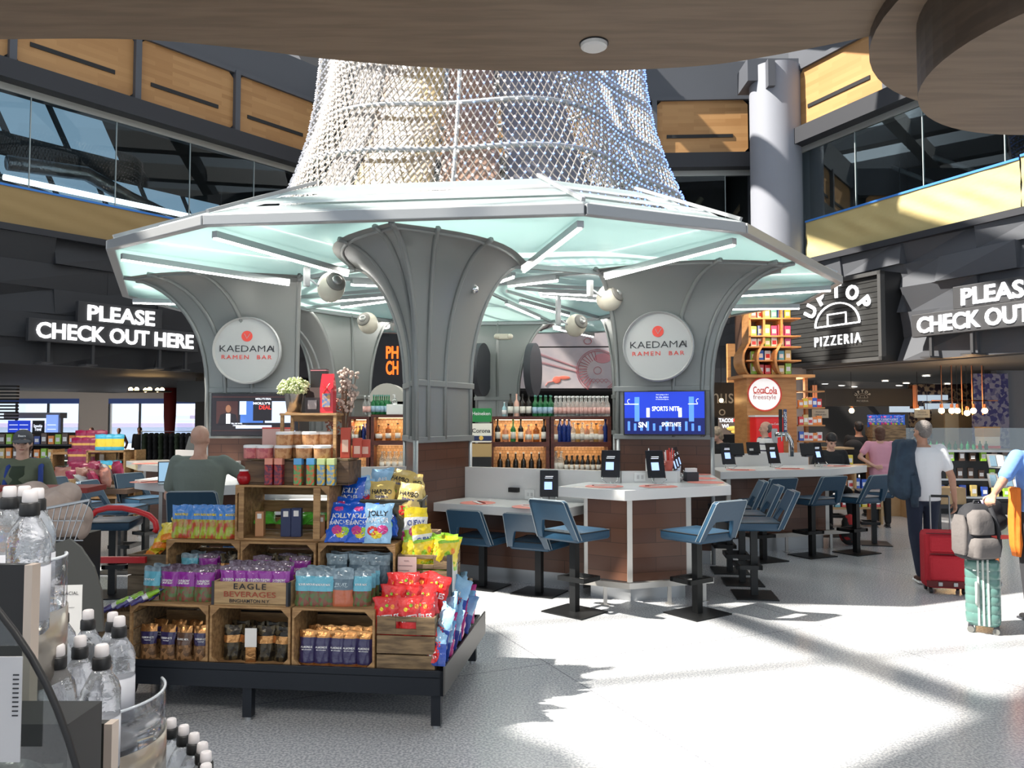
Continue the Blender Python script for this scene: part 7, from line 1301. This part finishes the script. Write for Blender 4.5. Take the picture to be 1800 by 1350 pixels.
# dark bulk shelving at far left
t=thing('bulk_shelving','dark market shelving with glowing chiller behind the person with the cap','shelving',(at(55,15.5),15.5,0)); ob('frame',MB().box(-1.4,1.0,.3,.4,0,1.5),HD,t); 
for z in(.35,.7,1.0,1.28): ob('shelf',MB().box(-1.4,1.0,-.1,.3,z-.03,z),DGREY,t)
ob('chiller_light',MB().box(-1.0,.9,.1,.14,.95,.97),mat('chiller strip',(.8,1,.7),.5,em=4),t)
packs(lambda i:(at(55,15.5)-1.3+.135*(i%17),15.4,(.70,1.0,1.28)[i//17],0),51,[BRN,BRN,GDF,DBF,ORF,GRF,SLT if False else BRN],'on the dark market shelving','packs on the dark shelving',1.2,91)
for i in range(5): BT['water'].put((at(78+5*i,14.6),14.7,.86),0,'pale green bottle in the glowing chiller, %s'%nth(i,5),'bottles in the chiller',scale=1.1)
t=thing('chiller_shelf','low glass chiller shelf with pale bottles','chiller',(at(88,14.7),14.7,0)); ob('body',MB().box(-.35,.35,-.1,.3,0,.86),DGREY,t)
lamp('AREA',(at(100,12),12,2.7),45,(1,.85,.7),2,(0,0,0)); lamp('AREA',(at(60,20),20,2.7),45,(1,.9,.8),2,(0,0,0))
# ---- foreground left: cart, basket, bottles, case ----
t=thing('hand_cart','red tubular hoop of a hand cart standing behind the bottles','hand cart',(pd(210,900,5.3).x,5.3,0)); b=MB()
hp=[pd(x,y,5.3)-Vector((pd(210,900,5.3).x,5.3,0)) for x,y in ((144,1010),(144,960),(147,935),(155,912),(170,898),(190,893),(215,893),(240,898),(262,906),(273,917),(275,930),(272,935))]
ob('hoop',MB().tube([tuple(v) for v in hp],.019,10),mat('cart red',(.50,.02,.025),.35),t,smooth=True); a=hp[0]; ob('upright',MB().tube([(a.x,0,.05),tuple(a)],.019,8),MT['cart red'],t); ob('crossbar',MB().box(a.x,a.x+.42,-.015,.015,pd(144,984,5.3).z-.02,pd(144,984,5.3).z+.02),MT['cart red'],t)
ob('deck',MB().box(a.x-.05,a.x+.5,-.3,.4,.18,.24),BLACK,t)
for x in(a.x+.02,a.x+.42):
    for y in(-.2,.3): ob('wheel',MB().cyl((0,0,-.02),.09,.04,16,T=Matrix.Translation((x,y,.09))@Matrix.Rotation(PI/2,4,'Y')),BLACK,t)
t=thing('wire_basket','wire basket stand of paper-wrapped loaves at the left edge','basket',(pd(110,900,4.2).x,4.2,0)); x0_,x1_=pd(60,880,4.2).x-pd(110,900,4.2).x,pd(158,880,4.2).x-pd(110,900,4.2).x; zt_=pd(150,881,4.2).z; zb_=pd(140,950,4.2).z
b=MB(); b.tube([(x0_,0,zt_-.05),(x1_,0,zt_+.005)],.008,6)
for i in range(9): f=i/8; b.tube([(x0_+(x1_-x0_)*f,0,zt_-.05+.055*f),(x0_+(x1_-x0_-.05)*(f*.9),0,zb_)],.003,4)
for z in(zb_,(zb_+zt_)/2): b.tube([(x0_,0,z),(x1_-.03,0,z)],.003,4)
ob('wire_front',b,STEEL,t); ob('stand',MB().box(x0_-.3,x0_+.15,.0,.4,0,zb_),BLACK,t)
LOAF=mat('crumpled paper wrap',(.32,.25,.21),.7,bump=.9,scale=6,col2=(.42,.34,.30))
for i,(px,py,D_,r_) in enumerate(((40,890,4.5,.16),(80,905,4.45,.15),(118,925,4.4,.13),(60,940,4.35,.14),(100,885,4.5,.12))): p=pd(px,py,D_); drape('crumpled paper-wrapped loaf in the wire basket, %s'%['left','middle','right end','lowest','hindmost'][i],[(tuple(p),(r_,.1,r_*.8)),((p.x+.06,p.y,p.z+.05),(r_*.6,.08,r_*.6))],LOAF,'paper_wrapped_loaf','bread')['group']='loaves in the wire basket'
p=pd(60,862,5.4); o=ob('red_board',MB().box(-.75,.35,-.02,.3,-.02,.015),mat('dull red board',(.22,.02,.015),.6),loc=tuple(p),rz=.1); tag(o,'dull red board edge behind the bottles at left','board'); 
# water bottles: parametrised 1 litre bottle
BW_=thing('water_bottle_large','x','water bottle'); WP=mat('clear water plastic',(.93,.95,.97),.06,trans=.93,ior=1.30,bump=.35,scale=20,bscale=28); 
prof=[(.036,0),(.042,.008),(.042,.17),(.043,.178),(.041,.2),(.035,.22),(.022,.242),(.0165,.252)]
def facet(n=20):
    b=MB(); rings=[]
    for k,(r_,z) in enumerate(prof): rings.append([(r_*(1+(.05*math.cos(5*2*PI*j/n+k*1.7) if 1<k<7 and k!=2 else 0))*math.cos(2*PI*j/n),r_*(1+(.05*math.cos(5*2*PI*j/n+k*1.7) if 1<k<7 and k!=2 else 0))*math.sin(2*PI*j/n),z) for j in range(n)])
    return b.loft(rings)
ob('bottle_wall',facet(),WP,BW_,smooth=True); ob('frosted_label',MB().lathe([(.0428,.03),(.0428,.145)],20),mat('frosted label',(.62,.63,.68),.4,alpha=.72),BW_,smooth=True)
ob('side_print',MB().text('ICE GLACIAL',Tm((0,-.0445,.09),0,PI/2)@Matrix.Rotation(PI/2,4,'Z'),h=.011,w=.09),mat('grey print',(.12,.12,.14),.5),BW_)
ob('black_collar',MB().lathe([(.0185,.25),(.020,.253),(.0195,.276),(.017,.279)],18),BLACK,BW_,smooth=True); ob('white_cap',MB().lathe([(.0145,.279),(.0155,.281),(.0145,.302),(.012,.305)],16),mat('cap white',(.66,.62,.62),.4),BW_,auto=40); BWS=Src(BW_)
def wb(px,py,D_,lb,g): p=pd(px,py,D_); BWS.put((p.x,p.y,p.z-.292),rnd.uniform(-.5,.9),lb,g)
G_='large water bottles in the left foreground'
for a in [(17,864,1.95,'water bottle on the top tier, at the very left edge'),(43,863,2.05,'water bottle on the top tier, behind the others'),(66,867,2.0,'water bottle on the top tier, rightmost behind'),(53,872,1.72,'water bottle on the top tier, biggest and nearest'),
 (109,1070,2.35,'water bottle on the middle tier, back left'),(101,1092,2.15,'water bottle on the middle tier, far left by the silver strip'),(155,1080,2.3,'water bottle on the middle tier, back centre'),(198,1084,2.4,'water bottle on the middle tier, back right'),(210,1092,2.2,'water bottle on the middle tier, rightmost'),(141,1127,2.05,'water bottle on the middle tier, centre'),(102,1143,1.9,'water bottle on the middle tier, front left'),(179,1143,1.85,'water bottle on the middle tier, front right'),
 (273,1262,2.45,'water bottle on the lowest tier, first of the arc'),(301,1271,2.4,'water bottle on the lowest tier, second of the arc'),(323,1283,2.34,'water bottle on the lowest tier, third of the arc'),(341,1297,2.28,'water bottle on the lowest tier, fourth of the arc'),(356,1314,2.22,'water bottle on the lowest tier, fifth of the arc'),(362,1330,2.15,'water bottle on the lowest tier, sixth of the arc'),(362,1352,2.1,'water bottle on the lowest tier, last of the arc')]: wb(*a,G_)
# round acrylic bins on which the tiers stand
ACR=glassmat('clear acrylic',(.92,.93,.96),.01,.03,.6); SILV=mat('crumpled silver strip',(.42,.38,.33),.3,.85,bump=.5,scale=5)
def tier(label,c,r_,ztop,hw,floor_z,a0=-160,a1=40,strip=True,bright=SILV):
    t=thing('bottle_tier',label,'display bin',(c[0],c[1],0)); n=40
    ar=lambda rr,z:[(rr*math.cos(R(a0+(a1-a0)*k/n)),rr*math.sin(R(a0+(a1-a0)*k/n)),z) for k in range(n+1)]
    b=MB(); b.loft([ar(r_,ztop-hw),ar(r_,ztop)],closed=False,cap=False); ob('acrylic_band',b,ACR,t,smooth=True,solid=.006); ob('acrylic_rim',MB().tube(ar(r_,ztop),.004,6),mat('acrylic edge',(.55,.58,.62),.2,.2),t,smooth=True)
    ob('shelf_disc',MB().cyl((0,0,floor_z-.02),r_-.006,.02,40),mat('tier grey',(.10,.10,.10),.5),t)
    if strip: b=MB(); b.loft([ar(r_+.004,floor_z-.16),ar(r_+.004,ztop-hw+.01)],closed=False,cap=False); ob('silver_strip',b,bright,t,smooth=True,solid=.004)
    return t
def base_z(px,py,D_): return pd(px,py,D_).z-.292
z1=base_z(53,872,1.72); z2=base_z(179,1143,1.85); z3=base_z(323,1283,2.34)
tier('topmost round acrylic bin of water bottles at the left edge',(pd(22,900,1.9).x,1.9),.115+.0,z1+.13,.13,z1); tier('middle round acrylic bin of water bottles',(pd(135,1150,2.12).x,2.12),.215,z2+.10,.12,z2); 
t3=thing('bottle_tier','lowest round tier carrying an arc of water bottles','display bin',(pd(230,1300,2.2).x,2.15,0)); ob('shelf_disc',MB().cyl((0,0,z3-.03),.31,.03,40),MT['tier grey'],t3); ob('column',MB().cyl((0,0,0),.25,z3-.03,32),DGREY,t3)
ob('inner_column',MB().cyl((pd(135,1150,2.12).x-pd(230,1300,2.2).x,-.03,z3),.13,z2-z3-.02,24),SILV,t3); ob('upper_column',MB().cyl((pd(22,900,1.9).x-pd(230,1300,2.2).x,-.25,z2-.3),.08,z1-z2+.28,20),SILV,t3)
p=pd(120,1068,2.55); t=thing('water_sign','white card printed ARCTIC GLACIAL behind the bottles','card',tuple(p),R(8)); ob('card',MB().box(-.055,.04,0,.003,-.10,.07),PAPW,t); ob('lettering',MB().text('C GLACIAL',Tf((-.005,-.002,.045)),h=.011,w=.07).text('glacier water',Tf((.0,-.002,.0)),h=.006,w=.04),INK,t)
# dark leaf-shaped board behind the card
p=pd(150,1040,2.9); t=thing('curved_board','dark grey curved board edge behind the water card','board',tuple(p)); ob('board',MB().prism([(-.12,.17),(-.06,.19),(-.02,.16),(.03,.09),(.06,.0),(.07,-.14),(-.14,-.16)],-.006,.006,T=Tf()),mat('dull grey board',(.055,.055,.05),.5),t)
# black tube frame and price sheet of the case at bottom left
t=thing('glass_case','dark glass case with a curved black tube edge at the bottom left corner','display case',(0,0,0)); tb_=[tuple(pd(x,y,1.25)) for x,y in ((-40,1030),(0,1078),(25,1110),(55,1155),(80,1200),(100,1245),(120,1300),(138,1360),(145,1400))]
O=Vector(pd(0,1300,1.25)); t.location=(O.x,O.y,0); ob('tube_edge',MB().tube([(x-O.x,y-O.y,z) for x,y,z in tb_],.0055,8),BLACK,t,smooth=True)
q_=[Vector(v)-Vector((O.x,O.y,0)) for v in tb_]; ob('glass_front',MB().add([tuple(v+Vector((0,.01,0))) for v in q_]+[(q_[0].x-.1,.01,.9),(q_[0].x-.1,.01,q_[0].z)],[tuple(range(len(q_)+2))]),glassmat('case front glass',(.45,.50,.48),.10,.03),t)
ob('rippled_glass',MB().sheet(lambda u,v:(q_[0].x-.05+.16*u,.06+.01*math.sin(u*9+v*22),.98+.22*v),20,20),mat('icy ripple',(.18,.19,.18),.15,.4,bump=.8,scale=12),t,smooth=True); ob('inner_box',MB().box(q_[0].x-.2,q_[3].x+.01,.09,.2,.75,pd(0,1290,1.3).z),BLACK,t)
ps=pd(12,1250,1.22); ob('price_sheet',MB().box(ps.x-O.x-.06,ps.x-O.x+.015,-.02,-.018,pd(12,1345,1.22).z,pd(12,1158,1.22).z),mat('price sheet',(.45,.45,.47),.6),t); b=MB()
for i in range(10): b.box(ps.x-O.x+.002,ps.x-O.x+.011,-.021,-.0202,pd(12,1190+8*i,1.22).z-.001,pd(12,1190+8*i,1.22).z+.001)
ob('price_lines',b,INK,t)
t=thing('silver_panel','tall silver-edged black panel below the top tier at left','panel',(pd(45,1000,1.62).x,1.62,0)); ob('panel',MB().box(-.3,-.0,.0,.02,pd(45,1130,1.62).z-.3,pd(45,993,1.62).z),BLACK,t); ob('edge_strip',MB().box(0,.016,-.004,.024,pd(45,1150,1.62).z-.25,pd(45,993,1.62).z),mat('pale edge strip',(.50,.42,.36),.4,.3),t)
t=thing('silver_panel','black panel with a pale edge below the middle tier','panel',(pd(184,1300,1.62).x,1.62,0)); ob('panel',MB().box(-.09,0,0,.02,.6,pd(184,1272,1.62).z),mat('olive black panel',(.03,.03,.027),.4),t); ob('edge_strip',MB().box(0,.016,-.004,.024,.6,pd(184,1272,1.62).z),MT['pale edge strip'],t)
